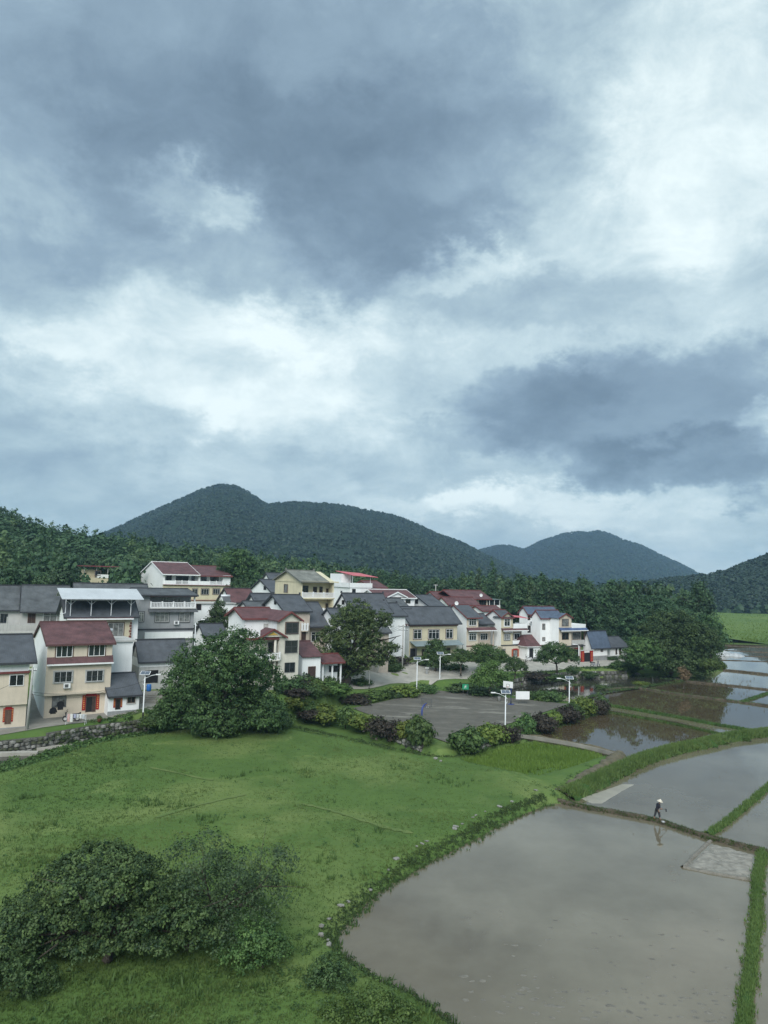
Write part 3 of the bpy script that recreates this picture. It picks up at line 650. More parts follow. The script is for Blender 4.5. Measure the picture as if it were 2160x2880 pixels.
    def door(s, b, m=None, y=-0.03, red=False, frame=None, open_=False, arch=False):
        x0, x1, z0, z1 = s.rect(b, y); z0 = max(z0, 0.02) if z0 < 0.4 else z0
        w = x1 - x0; k = w * 0.20 if red else 0
        f = MB(); xa, xb = x0 + k, x1 - k; zt = z1 - (0.35 if red else 0)
        f.box(xa, y - 0.09, z0, xa + 0.09, y, zt); f.box(xb - 0.09, y - 0.09, z0, xb, y, zt); f.box(xa + 0.09, y - 0.09, zt - 0.1, xb - 0.09, y, zt)
        o = s.add(f, 'door', frame or M_brown)
        if open_:
            s.add(MB().box(xa + 0.09, y - 0.012, z0, xb - 0.09, y - 0.004, zt - 0.1), 'opening', M_dark, o)
            s.add(MB().box(xb - 0.5, y - 0.06, z0, xb - 0.09, y - 0.02, zt - 0.1), 'leaf', m or M_wood, o)
        else:
            s.add(MB().box(xa + 0.09, y - 0.05, z0, (xa + xb) / 2 - 0.006, y - 0.004, zt - 0.1), 'leaf', m or M_wood, o)
            s.add(MB().box((xa + xb) / 2 + 0.006, y - 0.05, z0, xb - 0.09, y - 0.004, zt - 0.1), 'leaf', m or M_wood, o)
        if red:
            for a, b2 in ((x0, xa - 0.01), (xb + 0.01, x1)):
                c = s.add(MB().box(a, y - 0.03, z0 + 0.25, b2, y - 0.003, zt + 0.2), 'couplet', M_couplet, o)
                g = MB(); nn = 7; hh = (zt - z0 - 0.3) / nn; cx = (a + b2) / 2; q = (b2 - a) * 0.22   # brushed characters
                for i in range(nn):
                    zc = z0 + 0.4 + hh * (i + 0.5)
                    g.box(cx - q, y - 0.034, zc - 0.02, cx + q, y - 0.031, zc + 0.02); g.box(cx - 0.02, y - 0.0345, zc - hh * 0.3, cx + 0.02, y - 0.0315, zc + hh * 0.3)
                    g.box(cx - q * 0.8, y - 0.0342, zc + hh * 0.18, cx + q * 0.7, y - 0.0312, zc + hh * 0.24)
                set_tags(s.add(g, 'lettering', M_gold, c), kind='stuff')
            s.add(MB().box(xa - 0.02, y - 0.035, zt + 0.02, xb + 0.02, y - 0.004, z1), 'lintel_banner', M_couplet, o)
        return o
    def balustrade(s, x0, x1, z0, z1, y, m=None, name='balustrade', posts=2, axis='x', slab=True, th=0.14):
        m = m or M_white2; k = MB(); L_ = abs(x1 - x0); a0, a1 = min(x0, x1), max(x0, x1)
        T = (lambda a, b, c, d, e, f: (a, b, c, d, e, f)) if axis == 'x' else (lambda a, b, c, d, e, f: (b, a, c, e, d, f))
        k.box(*T(a0, y - th / 2, z1 - 0.12, a1, y + th / 2, z1)); k.box(*T(a0, y - th / 2, z0, a1, y + th / 2, z0 + 0.12))
        n = max(3, int(L_ / 0.26))
        for i in range(n):
            xc = a0 + L_ * (i + 0.5) / n; k.box(*T(xc - 0.06, y - 0.055, z0 + 0.12, xc + 0.06, y + 0.055, z1 - 0.12))
        for i in range(posts + 1):
            xc = a0 + L_ * i / posts; k.box(*T(xc - 0.11, y - 0.11, z0 - 0.01, xc + 0.11, y + 0.11, z1 + 0.16))
        return s.add(k, name, m)
    def ac(s, px, py, y=-0.03, side=False):
        if side: a, z = s.hit_g(px, py); mk = lambda x0, y0, z0, x1, y1, z1: (y0, a + x0, z + z0, y1, a + x1, z + z1)
        else: a, z = s.hit_f(px, py, y); mk = lambda x0, y0, z0, x1, y1, z1: (a + x0, y + y0, z + z0, a + x1, y + y1, z + z1)
        o = s.add(MB().box(*mk(-0.42, -0.42, -0.3, 0.42, -0.08, 0.3)), 'air_conditioner', M_white2)
        f = MB(); f.box(*mk(-0.28, -0.435, -0.2, 0.16, -0.421, 0.22)); s.add(f, 'fan_grille', M_dgrey, o)
        s.add(MB().box(*mk(-0.36, -0.44, -0.38, -0.3, -0.0, -0.305)), 'bracket', M_dgrey, o); s.add(MB().box(*mk(0.3, -0.44, -0.38, 0.36, -0.0, -0.305)), 'bracket', M_dgrey, o)
    def plinth(s, h, x0=0, x1=None, y=-0.034): s.add(MB().box(x0 - 0.02, y - 0.012, -2.0, (s.W if x1 is None else x1) + 0.02, y + 0.03, h), 'plinth', M_dado)
    def trimband(s, z0, z1, m, x0=None, x1=None, out=0.12, y=0.0, name='cornice'):
        s.add(MB().box(-0.05 if x0 is None else x0, y - out, z0, (s.W + 0.05) if x1 is None else x1, y - 0.036, z1), name, m)
    def heater(s, x, y, z):
        """solar water heater standing on a roof slab"""
        fr = s.add(MB().box(x, y - 1.1, z, x + 1.56, y + 0.06, z + 0.05), 'heater_stand', M_metal)
        for xx in (x, x + 1.5): s.add(MB().box(xx, y, z + 0.05, xx + 0.06, y + 0.06, z + 1.2), 'stand_leg', M_metal, fr)
        s.add(MB().tube([(x - 0.15, y, z + 1.35), (x + 1.7, y, z + 1.35)], 0.24, 10), 'tank', M_steel, fr, True)
        s.add(MB().hexa([(x, y - 1.15, z + 0.18), (x + 1.56, y - 1.15, z + 0.18), (x + 1.56, y - 0.1, z + 1.2), (x, y - 0.1, z + 1.2), (x, y - 1.2, z + 0.24), (x + 1.56, y - 1.2, z + 0.24), (x + 1.56, y - 0.15, z + 1.26), (x, y - 0.15, z + 1.26)]), 'collector', M_dgrey, fr)

# --- beige house with maroon roof (left)
h = House('house', 'three storey beige house with maroon tiled roof, red couplets and a parked scooter', (134,1811), 98, 2.1, Bx=317, Cx=97)
h.body(M_white, M_beige, z0=3.1); h.body(M_white, M_beige, y0=0.5, x0=0.15, z1=3.099, name='ground_floor')
h.gable(M_red, 2.3, (0.5,0.4,0.25,0.35), M_white, mat('maroon_trim', (0.10,0.05,0.048), 0.7), yr=h.D*0.55)
h.trimband(3.08, 3.42, M_beige, out=0.2, name='ledge')
h.pent(M_red, (131,317,1847,1866), out=0.55, trim=M_white2)
for b in ((158,204,1815,1848),(249,295,1812,1845)): h.window(b, n=3, surround=M_brown)
for b in ((152,203,1888,1919),(242,290,1885,1916)): h.window(b, n=3, surround=M_lgrey, grille=True)
h.ac(187,1928)
h.window((146,186,1957,1989), n=2, y=0.47, fm=M_dgrey, gm=M_curtain)
h.door((231,279,1951,2002), y=0.47, red=True, open_=True)
h.add(MB().box(1.0,-0.5,-0.2,h.W-0.6,0.46,0.12), 'doorstep', M_conc)
H1 = h
# --- dark-roofed beige house at the frame edge
h = House('house', 'beige house with dark slate roof cut by the left frame edge', (-110,1862), 89, 2.0, Bx=84, D=9.5)
h.body(M_white, M_beige, y0=0.0, z0=3.0, z1=h.H-1.5); h.body(M_white, None, z0=h.H-1.499, name='attic_wall'); h.body(M_white, M_beige, y0=0.4, z1=2.999, name='ground_floor')
h.gable(M_drk, 2.6, (0.7,0.5,0.5,0.75), M_white, M_darktrim)
h.trimband(h.H-1.6, h.H-1.35, M_redtrim, out=0.3)
h.window((26,67,1897,1929), n=2); h.window((-60,-20,1905,1935), n=2)
h.door((8,37,1988,2036), y=0.37, red=True, m=M_brown); h.plinth(0.25, y=0.366)
# --- white annex with flat roof behind it
h = House('house', 'plain white flat-roofed annex with a solar water heater on top', (300,1806), 107, 2.6, Bx=374, D=7)
h.body(M_white); h.add(MB().box(-0.3,-0.3,h.H,h.W+0.45,h.D,h.H+0.22), 'roof_slab', M_lgrey); h.heater(h.W-4.3, 1.6, h.H+0.22)
# --- tower house with metal canopy
h = House('house', 'cream house with dark roof under a silver sheet-metal canopy on posts', (188,1728), 114, 4.0, Bx=372, Cx=168)
h.body(M_white, M_cream, x0=0.0, x1=h.W); h.body(M_white, None, x0=h.W, x1=h.W+1.1, y0=0.4, z1=h.H, name='side_wall')
h.gable(M_drk, 2.3, (0.7,0.4,0.5,1.0), M_white, M_darktrim)
h.pent(M_red, (186,372,1730,1740), out=0.9, trim=M_white2)
for b in ((303,347,1752,1797),(212,258,1752,1797)): h.window(b, n=3, fm=M_lgrey, gm=M_curtain, surround=M_brown)
for i in range(9): h.add(MB().box(h.W-0.25-(i%2)*0.12,-0.07,h.H-1.6-i*0.42,h.W+0.01,-0.031,h.H-1.28-i*0.42), 'quoin', M_redtrim)
zc = h.H + 3.1
h.add(MB().prism([(-1.6,zc-0.75),(3.2,zc+0.75),(3.2,zc+0.82),(-1.6,zc-0.68)], 'x', -1.1, h.W+1.3), 'canopy', M_metal)
h.add(MB().prism([(3.2,zc+0.75),(h.D,zc-0.5),(h.D,zc-0.44),(3.2,zc+0.82)], 'x', -0.7, h.W+0.9), 'canopy', M_metal)
for i in range(4):
    x = 0.4 + (h.W - 0.8) * i / 3
    p = h.add(MB().tube([(x,-0.5,h.H-0.2),(x,-0.5,zc-0.5)],0.06,6), 'post', M_steel)
    for sg in (-1, 1): h.add(MB().tube([(x,-0.5,zc-1.6),(x+sg*1.0,-0.5,zc-0.65)],0.035,5), 'brace', M_steel, p)
h.add(MB().tube([(0.2,-0.5,zc-0.95),(h.W-0.2,-0.5,zc-0.95)],0.04,5), 'rail', M_steel)
h.add(MB().tube([(-0.5,-1.5,zc-0.7),(-0.5,-1.5,h.H+0.3),(-1.2,-1.5,h.H+0.15)],0.07,6), 'downpipe', M_steel)
# --- long grey house with big dark roof, left
h = House('house', 'long drab house with a broad dark roof and a terrace, behind the beige houses', (60,1712), 122, 6.0, Bx=190, D=11, th=26)
h.body(M_lgrey, None); h.body(M_lgrey, None, x0=-9, x1=-0.01, y0=1.2, name='wing_wall')
h.gable(M_drk2, 3.6, (0.9,0.5,0.2,0.5), M_lgrey, M_darktrim); h.gable(M_drk2, 3.5, (0.5,0.5,0.5,-0.3), None, M_darktrim, x0=-9, x1=0, y0=1.2, z=h.H-0.05)
h.window((121,160,1722,1753), n=2, y=0.0, surround=M_lgrey, gm=M_curtain, transom=True); h.door((78,100,1720,1752), y=0.0, m=M_wood)
h.window((0,22,1726,1752), n=2, y=1.2, fm=M_dgrey)
x0, x1, z0, z1 = h.rect((-60,103,1756,1775), -1.2)
h.add(MB().box(x0,-1.4,z0-0.5,x1,0,z0-0.1), 'terrace_slab', M_lgrey); h.balustrade(x0, x1, z0-0.1, z1-0.1, -1.2, M_lgrey, posts=5)
h.add(MB().box(x0,-1.0,-3,x1,-0.1,z0-0.5), 'terrace_wall', M_lgrey)
h.add(MB().tube([(h.hit_f(20,1750,-1.2)[0],-1.2,z0),(h.hit_f(20,1750,-1.2)[0],-1.2,z1+1.2)],0.11,6), 'post', M_lgrey)
# --- dark roof ridge behind the canopy
h = House('house', 'house with long dark roof showing behind the silver canopy', (215,1690), 134, 8.0, Bx=412, D=8, th=26)
h.body(M_lgrey); h.gable(M_drk2, 3.0, (0.7,0.5,0.5,0.6), M_white, M_darktrim)
# --- grey house with balcony
h = House('house', 'grey rendered house with white balustraded top balcony and an air conditioner', (392,1672), 127, 5.0, Bx=548, D=10)
zb = h.rect((412,548,1697,1709))[2]; xb = h.hit_f(422,1690)[0]
h.body(M_greywall, None, z1=zb-0.2); h.body(M_greywall, None, y0=2.0, z0=zb-0.199, name='top_storey_wall'); h.body(M_greywall, None, x1=xb, y1=1.99, z0=zb-0.199, name='stair_wall')
h.add(MB().box(xb,-0.35,zb-0.2,h.W+0.25,1.99,zb), 'balcony_slab', M_lgrey); h.balustrade(xb+0.1, h.W+0.1, zb, zb+0.95, -0.2, posts=4)
h.gable(M_drk2, 0.8, (0.9,0.5,0.3,0.4), M_greywall, M_darktrim)
h.add(MB().box(xb-0.2,-0.45,h.H-0.35,h.W+0.3,0.2,h.H-0.02), 'eaves_beam', M_redtrim); h.add(MB().box(h.W-0.12,-0.1,zb,h.W+0.12,0.14,h.H-0.35), 'post', M_white2)
h.pent(M_drk2, x0=xb-0.3, x1=h.W+0.5, z0=zb-0.75, z1=zb-0.25, out=0.8)
for b, n in (((450,475,1681,1699),3),((488,508,1683,1698),2)): h.window(b, y=2.0, n=n, fm=M_lgrey, gm=M_curtain)
for b, n in (((437,475,1722,1749),3),((504,533,1722,1749),2),((391,404,1721,1748),2)): h.window(b, y=0.0, n=n, fm=M_lgrey, gm=M_curtain, transom=True, surround=M_dgrey)
h.ac(495,1751, y=0.0); z = h.hit_f(470,1769)[1]; h.trimband(z-0.15, z+0.1, M_darktrim, out=0.2)
h.add(MB().box(1.2,-0.5,z-1.6,h.W-0.2,-0.01,z-0.5), 'parapet', M_white)
# --- low house with broad dark roof at the head of the stairs
h = House('house', 'low white and grey house with broad dark roof and dark gateway above the steps', (393,1853), 113, 3.6, Bx=522, Cx=372)
zm = h.hit_f(440,1875)[1]; h.body(M_lgrey, M_lgrey, z1=zm); h.body(M_white, M_white, z0=zm+0.001, name='upper_wall', y0=-0.05)
h.gable(M_drk, 2.5, (0.5,0.4,0.3,0.4), M_lgrey, M_darktrim); h.door((405,446,1883,1921), m=M_dark, frame=M_lgrey, open_=True); h.window((470,500,1888,1906), n=2)
# --- little lean-to beside the beige house
h = House('house', 'tiny white house with dark roof and red couplets squeezed beside the beige house', (305,1956), 101, 2.1, Bx=392, D=4.6)
h.body(M_white, M_white); h.gable(M_drk, 2.2, (0.45,0.2,0.15,0.35), M_white, M_darktrim, yr=h.D*0.9)
h.plinth(0.75); h.door((319,344,1958,1995), m=M_dark, red=True); h.window((358,380,1957,1977), n=2, fm=M_brown, surround=M_lgrey)
# --- white and cream house with maroon roof, up the slope
h = House('house', 'long white and cream house with maroon roof standing highest above the village', (459,1614), 190, 11.0, Bx=649, Cx=397)
z2 = h.hit_f(550,1645)[1]; h.body(M_white, M_cream, z1=z2); xm = h.hit_f(561,1630)[0]
h.body(M_white, None, y0=1.8, z0=z2+0.001, name='top_storey_wall'); h.body(M_white, None, y0=0.0, y1=1.79, x0=0, x1=0.5, z0=z2+0.001, name='end_wall'); h.body(M_white, None, y1=1.79, x0=xm-0.2, x1=xm+0.2, z0=z2+0.001, name='party_wall')
x4 = h.hit_f(627,1630)[0]; h.body(M_white, None, y1=1.79, x0=x4, z0=z2+0.001, name='end_wall')
h.add(MB().box(0,-0.5,z2-0.15,h.W,-0.031,z2), 'balcony_slab', M_redtrim)
for a, b in ((0.5,h.hit_f(493,1640)[0]),(h.hit_f(530,1640)[0],xm-0.2),(xm+0.2,h.hit_f(590,1640)[0])): h.add(MB().box(a,-0.1,z2,b,0.05,z2+1.0), 'balcony_wall', M_white)
h.balustrade(h.hit_f(493,1640)[0], h.hit_f(530,1640)[0], z2, z2+1.0, 0.0); h.balustrade(h.hit_f(590,1640)[0], x4, z2, z2+1.0, 0.0)
h.gable(M_red, 3.0, (0.6,0.4,0.3,0), M_white, M_white2, x1=xm, yr=h.D*0.5); h.gable(M_red, 2.5, (0.6,0.4,0,0.4), M_white, M_redtrim, x0=xm+0.01, z=h.H-0.2)
for b in ((467,483,1617,1635),(494,530,1620,1642),(538,548,1619,1634),(565,581,1619,1635),(591,615,1620,1636)): h.window(b, y=1.8, n=2, fm=M_dgrey)
for b, n in (((470,489,1655,1668),2),((508,526,1655,1669),2),((541,555,1656,1672),2),((566,587,1656,1672),3),((599,618,1656,1671),3),((631,644,1656,1671),2)): h.window(b, n=n, fm=M_lgrey, surround=M_brown)
h.trimband(h.hit_f(550,1687)[1]-0.2, h.hit_f(550,1687)[1], M_redtrim, out=0.3)
h.add(MB().box(0.2,-1.2,-3,h.W,-0.04,h.hit_f(550,1687)[1]-1.0), 'retaining_wall', M_white)
# --- red-canopied house in the forest
h = House('house', 'small cream house with flat red canopy alone in the hillside forest', (236,1601), 232, 16.5, Bx=306, D=7)
h.body(M_cream, M_cream, z1=h.H-2.6); h.body(M_cream, None, y0=1.6, x1=h.W*0.5, z0=h.H-2.599, name='upper_wall'); h.add(MB().box(h.W*0.55,-0.1,h.H-2.6,h.W,0.1,h.H-1.5), 'parapet', M_white)
for x in (0.1, h.W*0.5, h.W-0.3): h.add(MB().box(x,0.1,h.H-2.6,x+0.2,0.3,h.H+0.9), 'post', M_lgrey)
h.add(MB().box(-1.0,-0.8,h.H+0.9,h.W+4,h.D,h.H+1.2), 'canopy', mat('maroon_sheet',(0.20,0.055,0.06),0.6)); h.window((268,283,1606,1618), n=2, fm=M_dgrey, surround=M_brown)
# --- white villa with red roof, bay and porch
h = House('house', 'white three storey villa with red tiled roof, ivory bay and balustraded porch', (689,1738), 120, 4.6, Bx=755, Cx=643)
h.body(M_white, None); bx0, bx1 = h.W, h.W + 3.5; by = -4.4
h.add(MB().box(bx0,by,-2,bx1,h.D*0.7,h.H), 'bay_wall', M_white); h.add(MB().box(bx0-0.02,by-0.04,-2,bx1+0.02,by+0.0,h.H-0.003), 'facade', M_stonetile)
h.add(MB().box(bx0-0.03,by+0.001,-2,bx0-0.001,by+1.0,h.H-0.003), 'side_cladding', M_stonetile)
h.gable(M_red, 1.35, (0.5,0.5,0.6,-0.5), M_white, M_redtrim, x1=h.W+2.2); h.cross_gable(M_red, 1.15, bx0, bx1, by, h.D*0.6, h.H, 0.5, M_stonetile, M_redtrim)
for b in ((804,838,1751,1781),(801,836,1801,1836),(800,829,1863,1891)):
    h.window(b, y=by-0.04, n=2, fm=M_dgrey, surround=M_brown if b[2] == 1751 else None, grille=b[2] < 1860)
zt = h.hit_f(700,1794,by)[1]                                     # terrace level
h.add(MB().box(-2.2,by-0.2,zt-0.35,bx0-0.04,-0.01,zt), 'terrace_slab', M_redtrim); h.body(M_stonetile, None, x0=-2.0, x1=bx0-0.05, y0=by+1.3, y1=-0.02, z1=zt-0.36, name='lower_wall')
h.balustrade(-2.1, 0.7, zt, zt+1.0, by+0.1, posts=3); h.balustrade(by+0.1, -0.1, zt, zt+1.0, -2.1, axis='y', posts=3)
h.cross_gable(M_red, 1.15, 0.75, bx0-0.1+0.9, by-0.4, by+2.6, zt+0.1, 0.35, M_stonetile, M_redtrim)
h.add(MB().prism([(1.9,zt+0.35),(3.7,zt+0.35),(2.8,zt+0.85)], 'y', by-0.41, by-0.46), 'gable_ornament', M_gold)
h.window((741,753,1754,1776), y=0.0, n=1, fm=M_lgrey, gm=M_lgrey)
h.door((753,776,1806,1838), y=by+1.3, m=M_glass, frame=M_dgrey); h.door((756,776,1868,1900), y=by+1.3, m=M_dark, frame=M_dgrey)
for x in (0.9, bx0-0.6): h.add(MB().tube([(x,by+0.1,-0.5),(x,by+0.1,zt-0.36)],0.2,10), 'column', M_stonetile, None, True)
z = h.hit_f(780,1854,by)[1]; h.add(MB().box(-2.0,by-0.6,z-0.2,bx0-0.05,by+1.29,z), 'balcony_slab', M_stonetile); h.balustrade(-1.9, bx0-0.05, z, z+1.05, by-0.5, posts=3)
h.add(MB().box(-3,by-1.0,-3,bx0-0.02,by+1.28,-0.35), 'terrace_base', M_lgrey); h.balustrade(-3, bx0, -0.35, 0.7, by-0.9, posts=3, m=M_stonetile)
h.add(MB().box(bx0-0.3,by-0.3,-4,bx1+0.2,by-0.045,-0.2), 'base_course', M_lgrey)
# --- dark-roofed house behind the villa
h = House('house', 'dark-roofed house with white gable and pinkish tiled side behind the red-roofed villa', (803,1717), 137, 6.5, Bx=872, Cx=738)
h.body(M_white, M_pinktile); h.gable(M_drk, 2.6, (0.5,0.4,0.6,0.35), M_white, M_darktrim, horns=True)
h.body(M_pinktile, None, x0=h.W+0.01, x1=h.W+4.0, y0=1.0, y1=h.D, z1=h.H-2.2, name='wing_wall')
h.gable(M_drk, 3.4, (1.3,0.3,0.0,0.7), M_pinktile, M_darktrim, x0=h.W+0.02, x1=h.W+4.0, y0=1.0, z=h.H-2.2)
h.window((875,898,1777,1804), y=1.0, n=2, transom=True); h.window((772,778,1683,1700), side=True, n=1, fm=M_dark, gm=M_dark)
h.door((847,860,1775,1806), m=M_wood, y=-0.03); x0, x1, z0, z1 = h.rect((846,862,1754,1773)); h.balustrade(x0, x1, z0, z1, -0.5); h.add(MB().box(x0,-0.6,z0-0.2,x1,-0.031,z0-0.001), 'balcony_slab', M_pinktile)
# --- white outbuilding with red lean-to roof
h = House('house', 'white outbuilding with maroon lean-to roof, brown door and steps', (851,1846), 123, 3.2, Bx=902, D=5)
h.body(M_white, M_white); h.gable(M_red, 1.9, (0.4,0.2,0.3,0.3), M_white, None, yr=h.D*0.9); h.plinth(1.0); h.door((866,887,1874,1908), m=M_wood)
for i in range(3): h.add(MB().box(0.9,-0.5-0.35*i,-0.9,3.6,-0.05-0.35*i,0.0-0.18*i), 'step', M_conc)
h = House('house', 'open porch with small maroon roof half hidden by the camphor tree', (906,1861), 126, 2.6, Bx=962, D=4)
h.body(M_white, None, y0=1.5); h.gable(M_red, 0.9, (0.6,0.2,0.3,0.3), M_white, M_redtrim); h.body(M_white, None, y1=0.2, z1=0.8, name='low_wall')
for x in (0.1, h.W*0.5, h.W-0.3): h.add(MB().box(x,0,0.8,x+0.25,0.2,h.H-0.3), 'post', M_white)
h.window((925,950,1872,1890), y=1.5, n=2, fm=M_dgrey)
# --- pale yellow house with stacked balconies
h = House('house', 'pale yellow four storey house with grey tiled roof and stacked white balconies', (847,1637), 152, 8.0, Bx=940, Cx=774)
z1_ = h.hit_f(890,1681)[1]; z2_ = h.hit_f(890,1726)[1]
h.body(M_yellow, None, y0=1.7); h.body(M_yellow, None, y1=1.69, x1=0.35, name='side_wall'); h.body(M_yellow, None, y1=1.69, x0=h.W-0.35, name='side_wall')
for z in (z1_, z2_, z2_-(z1_-z2_)): h.add(MB().box(0.355,-0.25,z-0.3,h.W+0.1,1.69,z), 'balcony_slab', M_yellow); h.balustrade(0.36, h.W, z, z+1.05, -0.1, posts=3)
h.add(MB().box(-0.1,-0.6,h.H-0.02,h.W+0.8,h.D,h.H+0.25), 'roof_slab', M_yellow)
h.gable(M_oldgrey, 2.0, (0.7,0.5,0.5,-1.6), M_yellow, mat('grey_trim',(0.16,0.165,0.15),0.8), z=h.H+0.26, horns=True)
for b in ((850,867,1647,1668),(880,891,1650,1671),(898,907,1650,1668),(917,926,1655,1673),(915,924,1697,1712),(860,880,1696,1716)): h.window(b, y=1.7, n=2, fm=M_brown)
h.window((799,810,1643,1667), side=True, n=1, fm=M_brown, gm=M_curtain)
# --- small white gables between
def simple(label, A, d, bz, Bx, Cx=None, D=None, rise=2.0, roofm=None, wall=None, trim=None, wins=(), wing=(), oh=(0.5,0.4,0.4,0.4), th=TH, horns=False, fac=None, name='house'):
    h = House(name, label, A, d, bz, Bx=Bx, Cx=Cx, D=D, th=th); h.body(wall or M_white, fac); h.gable(roofm or M_drk, rise, oh, wall or M_white, trim or M_darktrim, horns=horns)
    for b in wins: h.window(b, n=2, fm=M_brown, y=-0.03 if fac else 0.0)
    for b in wing: h.window(b, side=True, n=1, fm=M_dark, gm=M_dark)
    return h
simple('white house with dark gable roof left of the pale yellow house', (765,1665), 168, 10.5, 800, Cx=703, rise=2.6, wing=((742,749,1649,1659),))
simple('dark slate roof peeping above the white gable beside the forest', (766,1640), 186, 12, 830, D=7, rise=2.4)
simple('maroon-roofed shed below the cream hillside house', (652,1692), 158, 8.5, 718, D=8, rise=2.6, roofm=M_red)
simple('white house with low dark gable behind the red-roofed villa', (722,1694), 150, 8.0, 772, Cx=698, rise=1.6, wing=((714,718,1681,1692),), oh=(0.8,0.4,0.6,0.4))
simple('white wall house with shallow grey roof behind the villa', (700,1712), 142, 7.0, 764, D=5, rise=1.2, roofm=M_drk2)
simple('small white shed with dark roof beside the big leafy tree', (576,1784), 128, 4.6, 632, Cx=551, rise=1.5, wins=((598,610,1787,1797),), wall=M_white)
h = House('house', 'low white flat-roofed building below the cream hillside house', (548,1698), 146, 6.5, Bx=660, D=5); h.body(M_white); h.add(MB().box(-0.2,-0.3,h.H,h.W+0.2,h.D,h.H+0.2), 'roof_slab', M_lgrey); h.door((551,566,1699,1716), y=0, m=M_dark); h.heater(h.W-2.2, 1.5, h.H+0.2); h.plinth(1.5, y=0.0)
# --- white building with red canopy
h = House('house', 'white flat-roofed building with a faded red canopy over its roof terrace', (985,1650), 176, 9.0, Bx=1043, Cx=928)
h.body(M_white, M_white, z1=h.H+0.3); h.body(M_white, None, y0=h.D*0.45, x1=h.W*0.5, z0=h.H+0.31, z1=h.H+3.0, name='roof_room'); h.add(MB().box(-0.3,-0.2,h.H-0.2,h.W+0.3,-0.04,h.H+0.9).box(-0.3,-0.19,h.H-0.2,-0.05,h.D,h.H+0.9), 'parapet', M_white2)
h.add(MB().hexa([(0.4,-0.6,h.H+2.6),(h.W+1.6,-0.6,h.H+2.3),(h.W+1.6,h.D*0.8,h.H+3.2),(0.4,h.D*0.8,h.H+3.6),(0.4,-0.6,h.H+2.7),(h.W+1.6,-0.6,h.H+2.4),(h.W+1.6,h.D*0.8,h.H+3.3),(0.4,h.D*0.8,h.H+3.7)]), 'canopy', M_pink)
for x in (0.6, h.W-0.2): h.add(MB().tube([(x,0,h.H+0.8),(x,0,h.H+2.6)],0.06,6), 'post', M_steel)
h.window((990,1000,1656,1670), n=1, fm=M_dgrey)
simple('white house with maroon roof beside the red canopy', (1041,1661), 180, 8.5, 1066, D=12, Cx=None, rise=1.4, roofm=M_red, trim=M_redtrim)
simple('maroon-roofed house end just below the forest edge', (1046,1652), 192, 10, 1085, D=10, rise=1.5, roofm=M_red, trim=M_redtrim, wall=M_pinktile)
h = simple('white house with maroon roof and central gabled dormer', (1062,1680), 172, 7.5, 1166, D=8, rise=1.6, roofm=M_red, trim=M_white2, wins=((1097,1119,1681,1696),(1141,1154,1683,1697)))
x0, x1, *_ = h.rect((1088,1140,1670,1690)); h.cross_gable(M_red, 1.1, x0, x1, -0.35, 3.5, h.H+0.1, 0.3, M_white, M_white2)
simple('white-gabled house with long dark roof right of the yellow house', (985,1712), 150, 6.5, 1094, Cx=943, rise=2.9, wing=((962,969,1688,1700),(949,957,1700,1715)), horns=True)
simple('narrow dark gable peeping over the camphor tree', (1055,1722), 151, 6.0, 1100, D=7, Cx=None, rise=1.9, horns=True)
simple('dark-roofed house just left of the big cream house', (1088,1730), 156, 5.0, 1140, D=8, rise=2.2, horns=True)
simple('low dark roof and pinkish wall behind the camphor tree crown', (1060,1776), 146, 3.5, 1094, D=5, rise=1.8, roofm=M_drk2, wall=M_pinktile)
simple('small dark roof below the stacked balconies', (944,1745), 140, 6.0, 1000, D=6, rise=2.0)
h = simple('white-gabled house with dark roof behind the big cream house', (1208,1703), 176, 7.0, 1246, Cx=1136, rise=2.2, wing=((1168,1176,1684,1698),), oh=(0.6,0.4,0.6,0.5)); h.trimband(h.H-2.2,h.H-0.8,M_greywall)
# --- big cream house in the centre
h = House('house', 'large cream and white house with dark roof and grey awning behind the utility pole', (1152,1750), 164, 3.8, Bx=1286, Cx=1097)
zm = h.hit_f(1220,1758)[1]; h.body(M_white, M_cream, z1=zm); h.body(M_white, None, z0=zm+0.001, name='attic_wall', y0=-0.02)
h.gable(M_drk, 3.1, (0.7,0.5,0.45,0.9), M_white, M_darktrim, horns=True)
h.trimband(zm-0.2, zm+0.15, M_redtrim, out=0.35); h.add(MB().box(-0.3,-0.03,zm-0.1,-0.001,h.D*0.8,zm+0.15), 'cornice', M_redtrim)
for b, n in (((1163,1185,1771,1797),2),((1205,1235,1771,1797),3),((1254,1273,1770,1795),2)): h.window(b, n=n, transom=True, surround=M_brown)
h.window((1115,1121,1727,1741), side=True, n=1, fm=M_dark, gm=M_dark)
zp = h.hit_f(1220,1802)[1]; h.pent(M_teal, x0=0.1, x1=h.W+0.2, z0=zp-0.9, z1=zp-0.05, out=2.4, name='awning')
for x in (0.3, h.W*0.5, h.W-0.1): h.add(MB().tube([(x,-2.2,-0.3),(x,-2.2,zp-0.85)],0.06,6), 'post', M_dgrey)
h.door((1153,1172,1823,1850), m=M_dark, frame=M_dgrey); h.door((1186,1200,1826,1851), m=M_wood); h.door((1256,1266,1822,1846), m=M_wood); h.window((1210,1230,1826,1840), n=2, fm=M_brown)
h.plinth(0.9); h.add(MB().box(-0.02,0,-3,-0.001,h.D,0.6), 'side_plinth', M_dado); h.add(MB().box(-1,-3.6,-3,h.W+1,-0.1,-0.05), 'terrace', M_conc)
